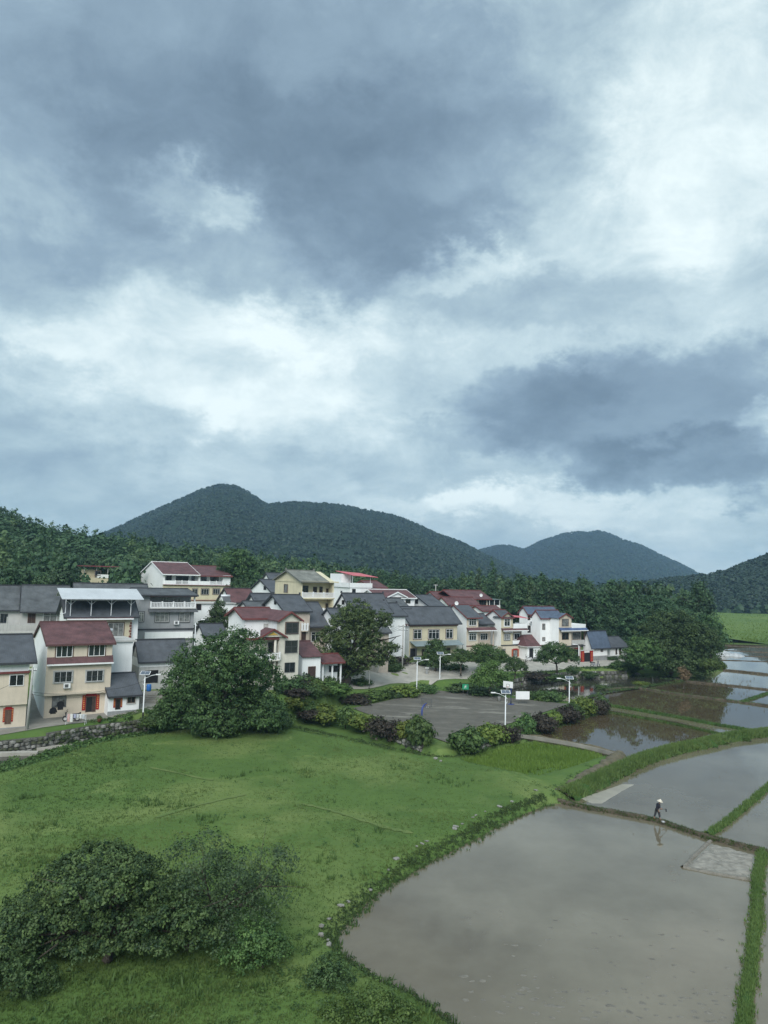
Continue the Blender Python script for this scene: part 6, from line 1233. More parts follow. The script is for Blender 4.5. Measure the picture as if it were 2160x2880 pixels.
def upole(px, py, d, z, hh, label, lean=0.0, arms=2, sp=1.0):
    q = P(px, py, d); root = empty('utility_pole', (q.x, q.y, z)); set_tags(root, label, 'utility pole')
    MB().tube([(0,0,-0.5),(lean,0,hh)],[0.19,0.12],9).build('pole', M_cpole, root, True)
    for i in range(arms):
        zz = hh - 0.4 - i * 0.75; a = MB().box(lean-sp,-0.05,zz,lean+sp,0.05,zz+0.1).build('crossarm', M_dgrey, root)
        for x in (-0.9,-0.45,0.45,0.9): MB().tube([(lean+x*sp,0,zz+0.1),(lean+x*sp,0,zz+0.35)],[0.06,0.035],6).build('insulator', M_white2, a)
    return Vector((q.x + lean, q.y, z + hh))
T1 = upole(1131,1893,153,1.9,10.2,'concrete utility pole with crossarms at the corner of the cream house')
T2 = upole(76,2038,92,2.0,7.6,'leaning concrete utility pole between the two beige houses',0.25,1,0.5)
T3 = upole(1224,1720,226,8.0,11.8,'pale utility pole above the maroon roofs',0,1,0.6)
def wire(a, b, sag, label):
    a, b = Vector(a), Vector(b); pts = [a.lerp(b, i / 14) - Vector((0, 0, sag * 4 * (i / 14) * (1 - i / 14))) for i in range(15)]
    o = MB().tube([p - a for p in pts], 0.018, 4).build('overhead_wire', M_black); o.location = a; set_tags(o, label, 'wire', 'overhead wires')
p_ = P(84,1945,92); wire(p_, P(313,1938,99.5), 0.5, 'upper cable sagging across the front of the beige house'); wire(p_ - Vector((0,0,0.25)), P(300,1944,99.5), 0.7, 'lower cable sagging across the front of the beige house')
wire(P(313,1938,99.5), P(460,1885,104), 0.5, 'cable from the beige house past the lane lamp to the big tree'); wire(T2 - Vector((0,0,0.3)), P(-60,1955,88), 0.5, 'cable from the leaning pole out of the picture')
for i in range(3): wire(T1 + Vector((-0.8 + 0.8 * i, 0, -0.1)), P(1060, 1776 + 4 * i, 147), 0.5, ('first', 'second', 'third')[i] + ' wire from the corner utility pole into the camphor tree')

# ---------------------------------------------------------------- court furniture
M_hoopblue = mat('blue_hoop_paint', (0.045, 0.07, 0.24), 0.5, 0.12, 2)
near = P(1186,2032,106); near.z = 0.82; far = P(1437,1970,128); far.z = 0.82
def hoop(loc, toward, label, lattice):
    d = (toward - loc); d.z = 0; d.normalize(); root = empty('basketball_hoop', loc, math.atan2(d.y, d.x)); set_tags(root, label, 'basketball hoop', 'basketball hoops')
    MB().tube([(0,0,-0.2),(0,0,2.3),(0.08,0,2.75),(0.4,0,3.1),(1.1,0,3.3)],[0.13,0.13,0.12,0.11,0.09],10).build('post', M_hoopblue, root, True); MB().box(-0.45,-0.45,-0.1,0.45,0.45,0.06).build('base', M_hoopblue, root)
    MB().tube([(0.15,0,2.85),(1.1,0,2.95)],0.04,6).build('brace', M_hoopblue, root)
    if lattice:
        m = MB(); m.box(1.1,-0.9,2.9,1.15,0.9,2.96).box(1.1,-0.9,3.89,1.15,0.9,3.95).box(1.1,-0.9,2.96,1.15,-0.84,3.89).box(1.1,0.84,2.96,1.15,0.9,3.89)
        for i in range(1, 8): m.box(1.11,-0.9+i*0.225-0.012,2.96,1.14,-0.9+i*0.225+0.012,3.89)
        for i in range(1, 4): m.box(1.108,-0.84,2.9+i*0.26-0.014,1.112,0.84,2.9+i*0.26+0.014)
        m.build('back_frame', M_dgrey, root)
    else:
        b = MB().box(1.1,-0.9,2.9,1.16,0.9,3.95).build('backboard', M_white2, root)
        m = MB()
        for y0, z0, y1, z1 in ((-0.3,3.05,0.3,3.09),(-0.3,3.46,0.3,3.50),(-0.3,3.09,-0.26,3.46),(0.26,3.09,0.3,3.46)): m.box(1.161,y0,z0,1.166,y1,z1)
        m.build('target_square', M_black, b)
    r = 0.225; MB().tube([(1.4+r*math.cos(a*0.5236),r*math.sin(a*0.5236),3.05) for a in range(13)],0.014,5).build('rim', mat('orange_rim',(0.5,0.12,0.03),0.5), root)
    n = MB()
    for i in range(10):
        a = i*0.628; n.tube([(1.4+r*math.cos(a),r*math.sin(a),3.05),(1.4+0.14*math.cos(a+0.3),0.14*math.sin(a+0.3),2.65)],0.008,3,False)
    set_tags(n.build('net', M_white2, root), kind='stuff')
hoop(near, far, 'near basketball hoop with blue post and bare lattice frame seen from behind', True)
hoop(far, near, 'far basketball hoop with white backboard facing the meadow', False)
q = P(1470,1958,129); root = empty('notice_board', (q.x, q.y, 0.8), 0.12); set_tags(root, 'blank white panel on legs right of the far basketball hoop', 'notice board'); MB().box(-1.2,-0.03,0.75,1.2,0.03,2.1).build('panel', M_white2, root)
for x in (-0.7, 0.7): MB().tube([(x,0.05,-0.2),(x,0.05,1.9)],0.03,6).build('leg', M_dgrey, root)
q = P(1309,1946,135); root = empty('shelter_sign', (q.x, q.y, 0.8), 0.05); set_tags(root, 'green sign with a white running figure above the dark hedge', 'sign'); M_sg = mat('sign_green',(0.02,0.26,0.13),0.5)
MB().box(-0.58,-0.02,1.25,0.58,0.02,2.2).build('panel', M_sg, root)
for x in (-0.4, 0.4): MB().tube([(x,0.04,-0.2),(x,0.04,2.1)],0.03,6).build('leg', M_dgrey, root)
m = MB(); m.tube([(0.06,-0.03,2.05),(0.07,-0.03,2.06)],0.07,8); m.tube([(0.03,-0.03,1.95),(-0.04,-0.03,1.7)],0.05,5); m.tube([(-0.04,-0.03,1.7),(0.12,-0.03,1.6),(0.06,-0.03,1.42)],0.035,5); m.tube([(-0.04,-0.03,1.7),(-0.14,-0.03,1.55),(-0.3,-0.03,1.5)],0.035,5); m.tube([(0.02,-0.03,1.92),(0.18,-0.03,1.82),(0.26,-0.03,1.9)],0.028,5); m.tube([(0.0,-0.03,1.92),(-0.16,-0.03,1.86),(-0.2,-0.03,1.74)],0.028,5)
m.build('running_figure', M_white2, root)
q = P(1404,1960,131); root = empty('litter_bin', (q.x, q.y, 0.82)); set_tags(root, 'grey litter bin standing at the far edge of the court', 'bin'); MB().lathe([(0.24,0.0),(0.3,0.75),(0.32,0.78)],12).build('body', M_lgrey, root, True); MB().lathe([(0.33,0.781),(0.3,0.85),(0.05,0.92)],12).build('lid', M_dgrey, root, True)

# ---------------------------------------------------------------- scooters
def scooter(loc, rz, label, col, sc=1.0):
    root = empty('scooter', loc, rz); root.scale = (sc, sc, sc); set_tags(root, label, 'scooter', 'parked scooters')
    body_m = mat('scooter_paint_' + label.split()[0], col, 0.35, 0.08, 3, spec=0.5)
    for x in (-0.62, 0.62):
        w = MB(); R0 = 0.24
        w.tube([(x + R0*math.cos(a*math.pi/9), 0, 0.3 + R0*math.sin(a*math.pi/9)) for a in range(19)], 0.06, 6, False); t = w.build('wheel', M_black, root, True)
        MB().prism([(x + 0.17*math.cos(a*math.pi/6), 0.3 + 0.17*math.sin(a*math.pi/6)) for a in range(12)], 'y', 0.04, -0.04).build('rim', M_lgrey, t)
    MB().prism([(-0.85,0.55),(-0.75,0.78),(-0.1,0.72),(0.0,0.42),(0.32,0.38),(0.42,0.3),(-0.3,0.28),(-0.55,0.45)], 'y', 0.15, -0.15).build('body', body_m, root)
    MB().prism([(0.36,0.32),(0.46,0.32),(0.66,0.95),(0.56,1.0)], 'y', 0.2, -0.2).build('front_shield', body_m, root); MB().prism([(0.45,0.5),(0.9,0.48),(0.85,0.58),(0.55,0.64)], 'y', 0.09, -0.09).build('mudguard', body_m, root)
    MB().prism([(-0.82,0.78),(-0.08,0.74),(-0.1,0.84),(-0.5,0.86),(-0.82,0.9)], 'y', 0.14, -0.14).build('seat', M_black, root)
    MB().tube([(0.62,0,0.3),(0.55,0,0.98)],0.035,6).build('fork', M_dgrey, root); MB().tube([(0.45,-0.33,1.04),(0.55,0,1.0),(0.45,0.33,1.04)],0.025,6).build('handlebar', M_black, root)
    MB().prism([(0.55,0.9),(0.68,0.88),(0.66,1.0),(0.57,1.02)], 'y', 0.08, -0.08).build('headlight', M_glass, root)
    for s in (-1, 1): MB().tube([(0.48,s*0.26,1.04),(0.46,s*0.32,1.22)],0.012,4).build('mirror_stalk', M_black, root); MB().box(0.44,s*0.32-0.06,1.2,0.47,s*0.32+0.06,1.3).build('mirror', M_black, root)
    MB().prism([(-0.98,0.72),(-0.8,0.8),(-0.8,0.95),(-0.98,0.98)], 'y', 0.16, -0.16).build('top_box', M_black, root)
g = P(201,2008,97); scooter((g.x, g.y, h1(g.x, g.y) + 0.05), R_(196), 'dark scooter parked at the beige house beside the red couplets', (0.03,0.03,0.035), 1.15)
g = P(1486,1856,178); scooter((g.x, g.y, h1(g.x, g.y) + 0.05), R_(215), 'white scooter under the maroon hipped lean-to', (0.6,0.6,0.6), 1.2)
g = P(1674,1866,176); scooter((g.x, g.y, h1(g.x, g.y) + 0.05), R_(10), 'silver scooter standing in the yard by the lamp post', (0.25,0.25,0.27), 1.3)

# ---------------------------------------------------------------- laundry, lane clutter
g = P(214,2034,95.2); zg = h1(g.x, g.y) + 0.05; root = empty('drying_rack', (g.x, g.y, zg), 0.1); set_tags(root, 'metal drying rack on the lane edge before the beige house', 'drying rack')
MB().tube([(-1.15,0,1.25),(1.15,0,1.25)],0.02,5).build('top_rail', M_steel, root)
for x in (-1.15, 1.15):
    for s in (-1, 1): MB().tube([(x,0,1.25),(x,s*0.4,0)],0.02,5).build('leg', M_steel, root)
for i, (x, w, l, c, lb) in enumerate(((-0.95,0.3,0.95,(0.55,0.35,0.33),'pink towel at the end of the drying rack'),(-0.6,0.32,1.0,(0.62,0.62,0.6),'long white towel on the drying rack'),(-0.2,0.3,0.5,(0.35,0.36,0.48),'lilac cloth on the drying rack'),(0.15,0.28,0.45,(0.5,0.52,0.55),'grey-white shirt on the drying rack'),(0.5,0.26,0.55,(0.62,0.63,0.62),'small white shirt on the drying rack'),(0.85,0.3,0.6,(0.45,0.48,0.5),'pale cloth at the lamp end of the drying rack'))):
    m = MB(); n = 5; v0 = len(m.v)
    for r in range(6):
        for k in range(n): m.v.append((x + w * (k / (n-1) - 0.5), -0.03 + 0.03 * math.sin(k * 1.9 + r * 0.3) * (0.3 + r * 0.14), 1.27 - l * r / 5))
    for r in range(5):
        for k in range(n-1): a = r*n+k; m.f.append((a, a+1, a+n+1, a+n))
    o = m.build('laundry', mat('laundry_%d' % i, c, 0.9, 0.08, 4)); sm = o.modifiers.new('thickness', 'SOLIDIFY'); sm.thickness = 0.015; o.location = (g.x, g.y, zg); o.rotation_euler = (0, 0, 0.1); set_tags(o, lb, 'laundry', 'laundry on the drying rack')
def coat(px, py, d, label, l=1.0):
    g = P(px, py, d); m = MB().prism([(-0.12,0),(0.12,0),(0.38,-0.16),(0.5,-0.62),(0.36,-0.66),(0.3,-0.35),(0.34,-l),(-0.34,-l),(-0.3,-0.35),(-0.36,-0.66),(-0.5,-0.62),(-0.38,-0.16)], 'y', 0.07, -0.07)
    o = m.build('hanging_coat', mat('black_cloth', (0.016,0.016,0.018), 0.95, 0.2, 3)); o.location = g; o.rotation_euler = (0,0,R_(TH)); set_tags(o, label, 'coat', 'coats hung on the beige house')
coat(171,1972,97.6,'black coat hanging in front of the curtained window',1.1); coat(150,1990,97.0,'dark jacket hanging low on the beige wall',0.8)
g = P(418,1948,107); root = empty('barrel', (g.x, g.y, max(h1(g.x, g.y), P(418,1944,107).z))); set_tags(root, 'blue plastic barrel at the head of the concrete steps', 'barrel'); MB().lathe([(0.28,0),(0.34,0.15),(0.34,0.75),(0.3,0.9)],14).build('body', mat('blue_plastic',(0.03,0.14,0.42),0.4), root, True); MB().lathe([(0.31,0.901),(0.31,0.96),(0.1,0.98)],14).build('lid', mat('blue_plastic2',(0.05,0.2,0.5),0.4), root)
a0 = P(392,1990,104); root = empty('concrete_steps', (a0.x, a0.y, 2.05), R_(18)); set_tags(root, 'flight of concrete steps climbing beside the big leafy tree', 'steps')
for i in range(9): MB().box(0,i*0.62,-0.6,3.4,i*0.62+0.7,0.2*(i+1)).build('step', M_conc, root)
MB().prism([(-0.2,-0.2),(6.0,1.8),(6.0,2.4),(-0.2,0.35)], 'x', 3.42, 3.7).build('side_wall', M_conc, root)
MB().box(-0.6,5.6,-1.5,4.4,8.5,1.85).build('landing', M_conc, root)
# washing place on the stream
g = G(15,2084,1.0); root = empty('washing_basin', (g.x, g.y, 0.95), R_(22)); set_tags(root, 'rectangular concrete washing basin above the stream at the frame edge', 'basin')
m = MB(); m.box(0,0,-0.35,5.6,0.3,0.12).build('kerb', M_conc_pale, root); MB().box(0,1.9,-0.35,5.6,2.2,0.12).build('kerb', M_conc_pale, root); MB().box(0,0.301,-0.35,0.3,1.899,0.12).build('kerb', M_conc_pale, root); MB().box(5.3,0.301,-0.35,5.6,1.899,0.12).build('kerb', M_conc_pale, root)
for x in (1.6, 3.2): MB().box(x,0.301,-0.3,x+0.8,1.899,0.08).build('wash_slab', M_conc_pale, root)
MB().box(0.301,0.301,-0.34,5.299,1.899,-0.2).build('basin_floor', M_pond, root)
for i, (px, py, w, l, rz, lb) in enumerate(((160,2098,4.4,1.3,0.42,'long broken concrete slab beside the washing basin'),(185,2078,4.0,0.9,0.36,'thin concrete ledge below the stone wall'),(40,2118,5.0,0.8,0.3,'narrow concrete ledge at the foot of the washing place'),(-5,2095,2.2,1.6,0.2,'white concrete slab tilted at the frame edge'))):
    g = G(px, py, 0.4); o = MB().box(-w/2,-l/2,-0.5,w/2,l/2,0.0).build('concrete_slab', M_conc_pale); o.location = (g.x, g.y, 0.42 + 0.05 * i); o.rotation_euler = (0.03, 0.02, rz); set_tags(o, lb, 'slab', 'concrete slabs at the stream')
g = P(281,2002,97.2); root = empty('flower_pot', (g.x, g.y, h1(g.x,g.y)+0.05)); set_tags(root, 'clay pot with a pale ball of flowers beside the red doorway', 'flower pot'); MB().lathe([(0.2,0),(0.3,0.4),(0.32,0.42)],10).build('pot', mat('clay',(0.3,0.12,0.07),0.8), root, True); link('plant', KINDS['bush_light'][0][0], None, root).scale = (0.3,0.3,0.45)
for c in root.children:
    if c.name.startswith('plant'): c.location = (0,0,0.35)
# marker post, pale rock, stone lantern, dishes, plastic
g = P(1038,1938,134); root = empty('marker_post', (g.x, g.y, h1(g.x,g.y))); set_tags(root, 'thin sign post with dark foot on the pale road', 'post'); MB().tube([(0,0,0.9),(0,0,3.2)],0.05,7).build('upper_post', M_lgrey, root); MB().tube([(0,0,-0.2),(0,0,0.899)],0.055,7).build('foot_band', M_black, root)
g = P(1050,1915,146); o = link('ornamental_rock', stone_mesh(31), None); o.data.materials[0] = M_conc_pale; o.location = (g.x, g.y, h1(g.x,g.y)+0.7); o.scale = (1.1,0.7,1.3); set_tags(o, 'pale jagged ornamental rock behind the road by the camphor tree', 'rock')
g = P(1200,1903,150); root = empty('stone_lantern', (g.x, g.y, h1(g.x,g.y))); set_tags(root, 'small dark stone pillar with a slab top beside the round dark tree', 'pillar'); MB().box(-0.22,-0.22,-0.2,0.22,0.22,1.1).build('shaft', M_dado, root); MB().box(-0.4,-0.4,1.1,0.4,0.4,1.3).build('cap', M_lgrey, root)
def dish(px, py, d, label):
    g = P(px, py, d); root = empty('satellite_dish', g); set_tags(root, label, 'satellite dish', 'satellite dishes'); m = MB(); n = len(m.v); m.v.append((0,0.12,0))
    for i in range(12): a = i*math.pi/6; m.v.append((0.45*math.cos(a),-0.05,0.45*math.sin(a)+0.2))
    m.f += [(0, 1+i, 1+(i+1)%12) for i in range(12)]; o = m.build('reflector', M_white2, root); o.modifiers.new('t','SOLIDIFY').thickness = 0.03; MB().tube([(0,0.1,0),(0,0.15,-1.2)],0.04,5).build('mast', M_dgrey, root)
dish(1284,1699,176,'white satellite dish on the dark roof of the bay house'); dish(1353,1676,214,'white satellite dish on the maroon roof at the forest edge')
M_plastic = mat('white_plastic_sheet', (0.44,0.46,0.47), 0.35, 0.2, 0.8, bump=0.8, bscale=1.5, spec=0.5)
for i, (px, py, w, hh, lb) in enumerate(((1994,1842,4.0,1.5,'heap of white plastic sheeting nearest the pond trees'),(2030,1843,5.5,1.5,'middle heap of white plastic sheeting on the far paddies'),(2068,1845,4.0,0.9,'low heap of white plastic sheeting farthest from the trees'))):
    g = G(px, py, 0); rng = np.random.default_rng(i + 3); n = 22; X, Y = np.meshgrid(np.linspace(-1,1,n), np.linspace(-1,1,n)); rr = np.clip(1 - np.hypot(X, Y), 0, 1); Z = hh * rr ** 0.6 * (1 + 0.35 * vnoise(X*3+i*7, Y*3, 4, 4, 0.65)) - 0.05
    ii = np.arange(n*n).reshape(n,n); qd = np.stack([ii[:-1,:-1],ii[:-1,1:],ii[1:,1:],ii[1:,:-1]],-1).reshape(-1,4); o = link('plastic_sheet', np_mesh('plastic_sheet', np.stack([X*w*0.7, Y*2.2, Z],-1).reshape(-1,3), qd), M_plastic, smooth=True); o.location = (g.x, g.y, 0.05); set_tags(o, lb, 'plastic sheet', 'white plastic heaps')

# ---------------------------------------------------------------- the farmer
def skin_obj(name, verts, edges, radii, m, parent, sub=2, root_i=0):
    me = bpy.data.meshes.new(name); me.from_pydata(verts, edges, []); o = link(name, me, m, parent); sk = o.modifiers.new('skin', 'SKIN')
    for i, r in enumerate(radii): d = me.skin_vertices[0].data[i]; d.radius = r if isinstance(r, tuple) else (r, r)
    me.skin_vertices[0].data[root_i].use_root = True; sk.use_smooth_shade = True; sb = o.modifiers.new('sub', 'SUBSURF'); sb.levels = sub; sb.render_levels = sub; return o
g = G(1848,2304,0.3); PS = Vector((g.x, g.y, 0.30)); root = empty('person', PS, R_(10)); set_tags(root, 'person in a conical straw hat and dark clothes stooping on the dike with a hoe', 'person')
M_skin = mat('tanned_skin', (0.30,0.17,0.11), 0.6, 0.08, 4); M_shirt = mat('dark_navy_shirt', (0.022,0.024,0.036), 0.9, 0.2, 4); M_trous = mat('charcoal_trousers', (0.035,0.037,0.042), 0.9, 0.2, 4); M_sleeve = mat('pale_sleeve', (0.36,0.36,0.35), 0.9, 0.1, 4); M_straw = mat('straw_hat', (0.60,0.55,0.46), 0.85, 0.1, 6)
# joints: x to the right, y away, z up; walking to the right and leaning forward
J = dict(pelvis=(0,0,0.88), spine=(0.05,-0.02,1.08), chest=(0.11,-0.06,1.28), neck=(0.17,-0.1,1.42), chin=(0.20,-0.13,1.50), head=(0.21,-0.13,1.58),
 hl=(-0.02,0.11,0.85), kl=(-0.10,0.12,0.47), al=(-0.24,0.12,0.09), tl=(-0.12,0.12,0.03), hr=(0.02,-0.11,0.85), kr=(0.17,-0.12,0.47), ar=(0.20,-0.12,0.08), tr=(0.33,-0.13,0.03),
 sl=(0.12,0.14,1.33), el=(0.24,0.2,1.07), wl=(0.45,0.05,0.93), sr=(0.12,-0.22,1.33), er=(0.10,-0.32,1.05), wr=(0.23,-0.19,0.97))
def chain(names, edges, radii, nm, m, **k):
    ix = {n: i for i, n in enumerate(names)}; return skin_obj(nm, [J[n] for n in names], [(ix[a], ix[b]) for a, b in edges], radii, m, root, **k)
hand = []; names = ['pelvis','spine','chest','neck','chin','head','hl','kl','al','tl','hr','kr','ar','tr','sl','el','wl','sr','er','wr']
rad = [(0.135,0.10),(0.13,0.095),(0.155,0.10),0.055,0.075,0.095,0.085,0.06,0.042,0.036,0.085,0.06,0.042,0.036,0.06,0.042,0.028,0.06,0.042,0.028]
edg = [('pelvis','spine'),('spine','chest'),('chest','neck'),('neck','chin'),('chin','head'),('pelvis','hl'),('hl','kl'),('kl','al'),('al','tl'),('pelvis','hr'),('hr','kr'),('kr','ar'),('ar','tr'),('chest','sl'),('sl','el'),('el','wl'),('chest','sr'),('sr','er'),('er','wr')]
for w, pal in (('wl', (0.52,0.02,0.90)), ('wr', (0.30,-0.15,0.95))):
    J['p' + w] = pal; names.append('p' + w); rad.append((0.034,0.022)); edg.append((w, 'p' + w)); P0 = Vector(pal)
    for f, (o1, o2) in enumerate((((0.035,-0.03,0.0),(0.04,-0.03,-0.04)),((0.045,-0.01,0.0),(0.05,-0.015,-0.045)),((0.043,0.012,0.0),(0.048,0.005,-0.045)),((0.035,0.032,-0.005),(0.04,0.025,-0.04)),((0.0,-0.04,0.02),(0.03,-0.045,0.025)))):
        for s_, o_ in (('a', o1), ('b', o2)): J[w + str(f) + s_] = tuple(P0 + Vector(o_)); names.append(w + str(f) + s_); rad.append(0.009)
        edg += [('p' + w, w + str(f) + 'a'), (w + str(f) + 'a', w + str(f) + 'b')]
chain(names, edg, rad, 'body', M_skin)
chain(['pelvis','spine','chest','neck','sl','el','sr','er'], [('pelvis','spine'),('spine','chest'),('chest','neck'),('chest','sl'),('sl','el'),('chest','sr'),('sr','er')], [(0.20,0.15),(0.20,0.15),(0.225,0.155),0.075,0.095,0.068,0.095,0.068], 'shirt', M_shirt)
J['wl_'] = tuple(Vector(J['el']).lerp(Vector(J['wl']), 0.85)); J['wr_'] = tuple(Vector(J['er']).lerp(Vector(J['wr']), 0.85))
chain(['el','wl_'], [('el','wl_')], [0.052,0.04], 'sleeve', M_sleeve); chain(['er','wr_'], [('er','wr_')], [0.052,0.04], 'sleeve', M_sleeve)
J['waist'] = (0.02,-0.01,0.97); J['cl'] = tuple(Vector(J['kl']).lerp(Vector(J['al']), 0.75)); J['cr'] = tuple(Vector(J['kr']).lerp(Vector(J['ar']), 0.75))
chain(['pelvis','waist','hl','kl','cl','hr','kr','cr'], [('pelvis','waist'),('pelvis','hl'),('hl','kl'),('kl','cl'),('pelvis','hr'),('hr','kr'),('kr','cr')], [(0.18,0.14),(0.18,0.135),0.122,0.10,0.085,0.122,0.10,0.085], 'trousers', M_trous)
hc = Vector(J['head']); fd = Vector((0.78,-0.5,-0.12)).normalized(); sd_ = Vector((0.5,0.78,0)).normalized()
for s_ in (-1, 1): c = hc + fd * 0.098 + sd_ * (0.036 * s_); MB().tube([c, c + fd * 0.008], 0.012, 6).build('eye', M_black, root)
n = hc + fd * 0.095 - Vector((0,0,0.035)); MB().tube([n + Vector((0,0,0.03)), n + fd * 0.03], [0.008,0.016], 6).build('nose', M_skin, root, True)
c = hc + fd * 0.09 - Vector((0,0,0.07)); MB().tube([c - sd_ * 0.025, c + fd * 0.006, c + sd_ * 0.025], 0.007, 5).build('mouth', mat('lips',(0.22,0.09,0.07),0.6), root)
for s_ in (-1, 1): c = hc + sd_ * (0.097 * s_) - Vector((0,0,0.01)); MB().tube([c + Vector((0,0,0.03)), c + sd_ * (0.012 * s_), c - Vector((0,0,0.03))], [0.012,0.017,0.01], 6).build('ear', M_skin, root, True)
MB().lathe([(0.10,-0.06),(0.108,0.03),(0.09,0.09),(0.03,0.12)],12,tuple(hc + Vector((-0.012,0.008,0)))).build('hair', M_black, root, True)
o = set_tags(MB().lathe([(0.285,-0.005),(0.29,0.005),(0.10,0.15),(0.03,0.21),(0.012,0.225)],20).build('straw_hat', M_straw, None, True), 'pale conical straw hat on the farmer', 'hat'); o.matrix_world = Matrix.Translation(PS) @ Matrix.Rotation(R_(10),4,'Z') @ Matrix.Translation(hc + Vector((0.01,-0.005,0.05))) @ Matrix.Rotation(0.2,4,'Y') @ Matrix.Rotation(0.12,4,'X')
hoe = empty('hoe', PS, R_(10)); set_tags(hoe, 'long-handled hoe held out by the farmer over the water', 'hoe'); a = Vector((0.10,-0.3,0.86)); b = Vector((2.0,0.55,1.12)); dv = (Vector(J['pwl']) - Vector(J['pwr'])).normalized(); a = Vector(J['pwr']) - dv * 0.3 - Vector((-0.03,0,0.03)); b = a + dv * 1.5
MB().tube([a, b], 0.019, 7).build('handle', M_wood, hoe, True); t = dv; dn = Vector((0,0,-1)); sv = t.cross(dn).normalized(); c0 = b - t * 0.04
MB().hexa([c0 - sv*0.09 + dn*0.26 + t*0.02, c0 + sv*0.09 + dn*0.26 + t*0.02, c0 + sv*0.09 + dn*0.26 + t*0.035, c0 - sv*0.09 + dn*0.26 + t*0.035, c0 - sv*0.07, c0 + sv*0.07, c0 + sv*0.07 + t*0.03, c0 - sv*0.07 + t*0.03]).build('blade', M_dgrey, hoe)
g = G(1866,2313,0.3); m = link('plastic_bag', stone_mesh(33), None); m.data.materials[0] = M_plastic; m.location = (g.x, g.y, 0.36); m.scale = (0.17,0.12,0.08); set_tags(m, 'small white plastic bag lying on the dike beside the farmer', 'bag')
# ---------------------------------------------------------------- grass, rice, weeds (nobody could count these)
L_grass = leaf_mat('grass_blades', (0.078, 0.136, 0.038), (0.172, 0.232, 0.074), 0.35)
L_rice = leaf_mat('rice_blades', (0.10, 0.175, 0.032), (0.195, 0.285, 0.062), 0.35)
L_weed = leaf_mat('bank_weed_leaf', (0.036, 0.076, 0.025), (0.115, 0.180, 0.052), 0.3)
L_dryg = leaf_mat('dry_grass', (0.10, 0.085, 0.04), (0.20, 0.165, 0.085), 0.3)
def blades(name, X, Y, Z, hh, m, label, rng, nb=4, spread=0.5, width=0.16, tint=0.5, cat='grass'):
    n = len(X); a = rng.uniform(0, 6.28, (n, nb)); r = rng.uniform(0.1, 1, (n, nb)) * spread * hh[:, None]; lean = rng.uniform(0.2, 0.8, (n, nb))
    bx = X[:, None] + np.cos(a) * r * 0.5; by = Y[:, None] + np.sin(a) * r * 0.5; H = hh[:, None] * rng.uniform(0.6, 1.15, (n, nb)); w = width * hh[:, None] * rng.uniform(0.7, 1.3, (n, nb))
    p = a + rng.normal(size=a.shape); dx, dy = np.cos(p) * w, np.sin(p) * w; Zb = np.broadcast_to((Z - 0.05)[:, None], a.shape)
    tx = bx + np.cos(a) * H * lean * 0.6; ty = by + np.sin(a) * H * lean * 0.6
    V = np.stack([np.stack([bx - dx, by - dy, Zb], -1), np.stack([bx + dx, by + dy, Zb], -1), np.stack([tx, ty, Zb + H], -1)], 2).reshape(-1, 3)
    T = np.clip((tint if np.isscalar(tint) else tint[:, None]) + rng.normal(size=(n, nb)) * 0.09, 0, 1).ravel()
    me = np_mesh(name, V, np.arange(len(V)).reshape(-1, 3), T); return set_tags(link(name, me, m), label, cat, kind='stuff')
rg6 = np.random.default_rng(66)
# meadow: tufts over the whole field, denser towards the camera
n = 70000; y = 34 + (102 - 34) * rg6.random(n) ** 1.35; x = rg6.uniform(-0.56, 0.2, n) * y + rg6.uniform(-2, 2, n)
k = (sdist(x, y, field_w) > 0.9) & (sdist(x, y, wet_w) < 0.3) & (sdist(x, y, court_w) < -1.5); x, y = x[k], y[k]; z = hgt(x, y)
big_ = vnoise(x / 11, y / 11, 31); sm_ = vnoise(x / 2.5, y / 2.5, 33)
hh = np.clip(0.16 + 0.10 * big_ + 0.13 * np.clip(sm_, 0, 1), 0.06, 0.6) * rg6.uniform(0.6, 1.3, len(x)); tt = np.clip(0.45 + 0.6 * vnoise(x / 14, y / 9, 37) + 0.2 * sm_, 0, 1)
blades('meadow_grass', x, y, z, hh, L_grass, 'short green grass covering the meadow', rg6, 3, 1.2, 0.20, tt)
n = 9000; y = 36 + 62 * rg6.random(n); x = rg6.uniform(-0.54, 0.2, n) * y; k = (sdist(x, y, field_w) > 1.2) & (sdist(x, y, wet_w) < 0.3) & (sdist(x, y, court_w) < -5) & (vnoise(x / 7, y / 5, 51) + 0.5 * vnoise(x / 1.5, y / 1.5, 53) > 0.42); x, y = x[k], y[k]
blades('tall_grass', x, y, hgt(x, y), rg6.uniform(0.25, 0.6, len(x)), L_weed, 'taller coarse grass in drifts over the meadow', rg6, 5, 0.9, 0.12, np.clip(0.6 + 0.3 * vnoise(x / 9, y / 9, 57), 0, 1))
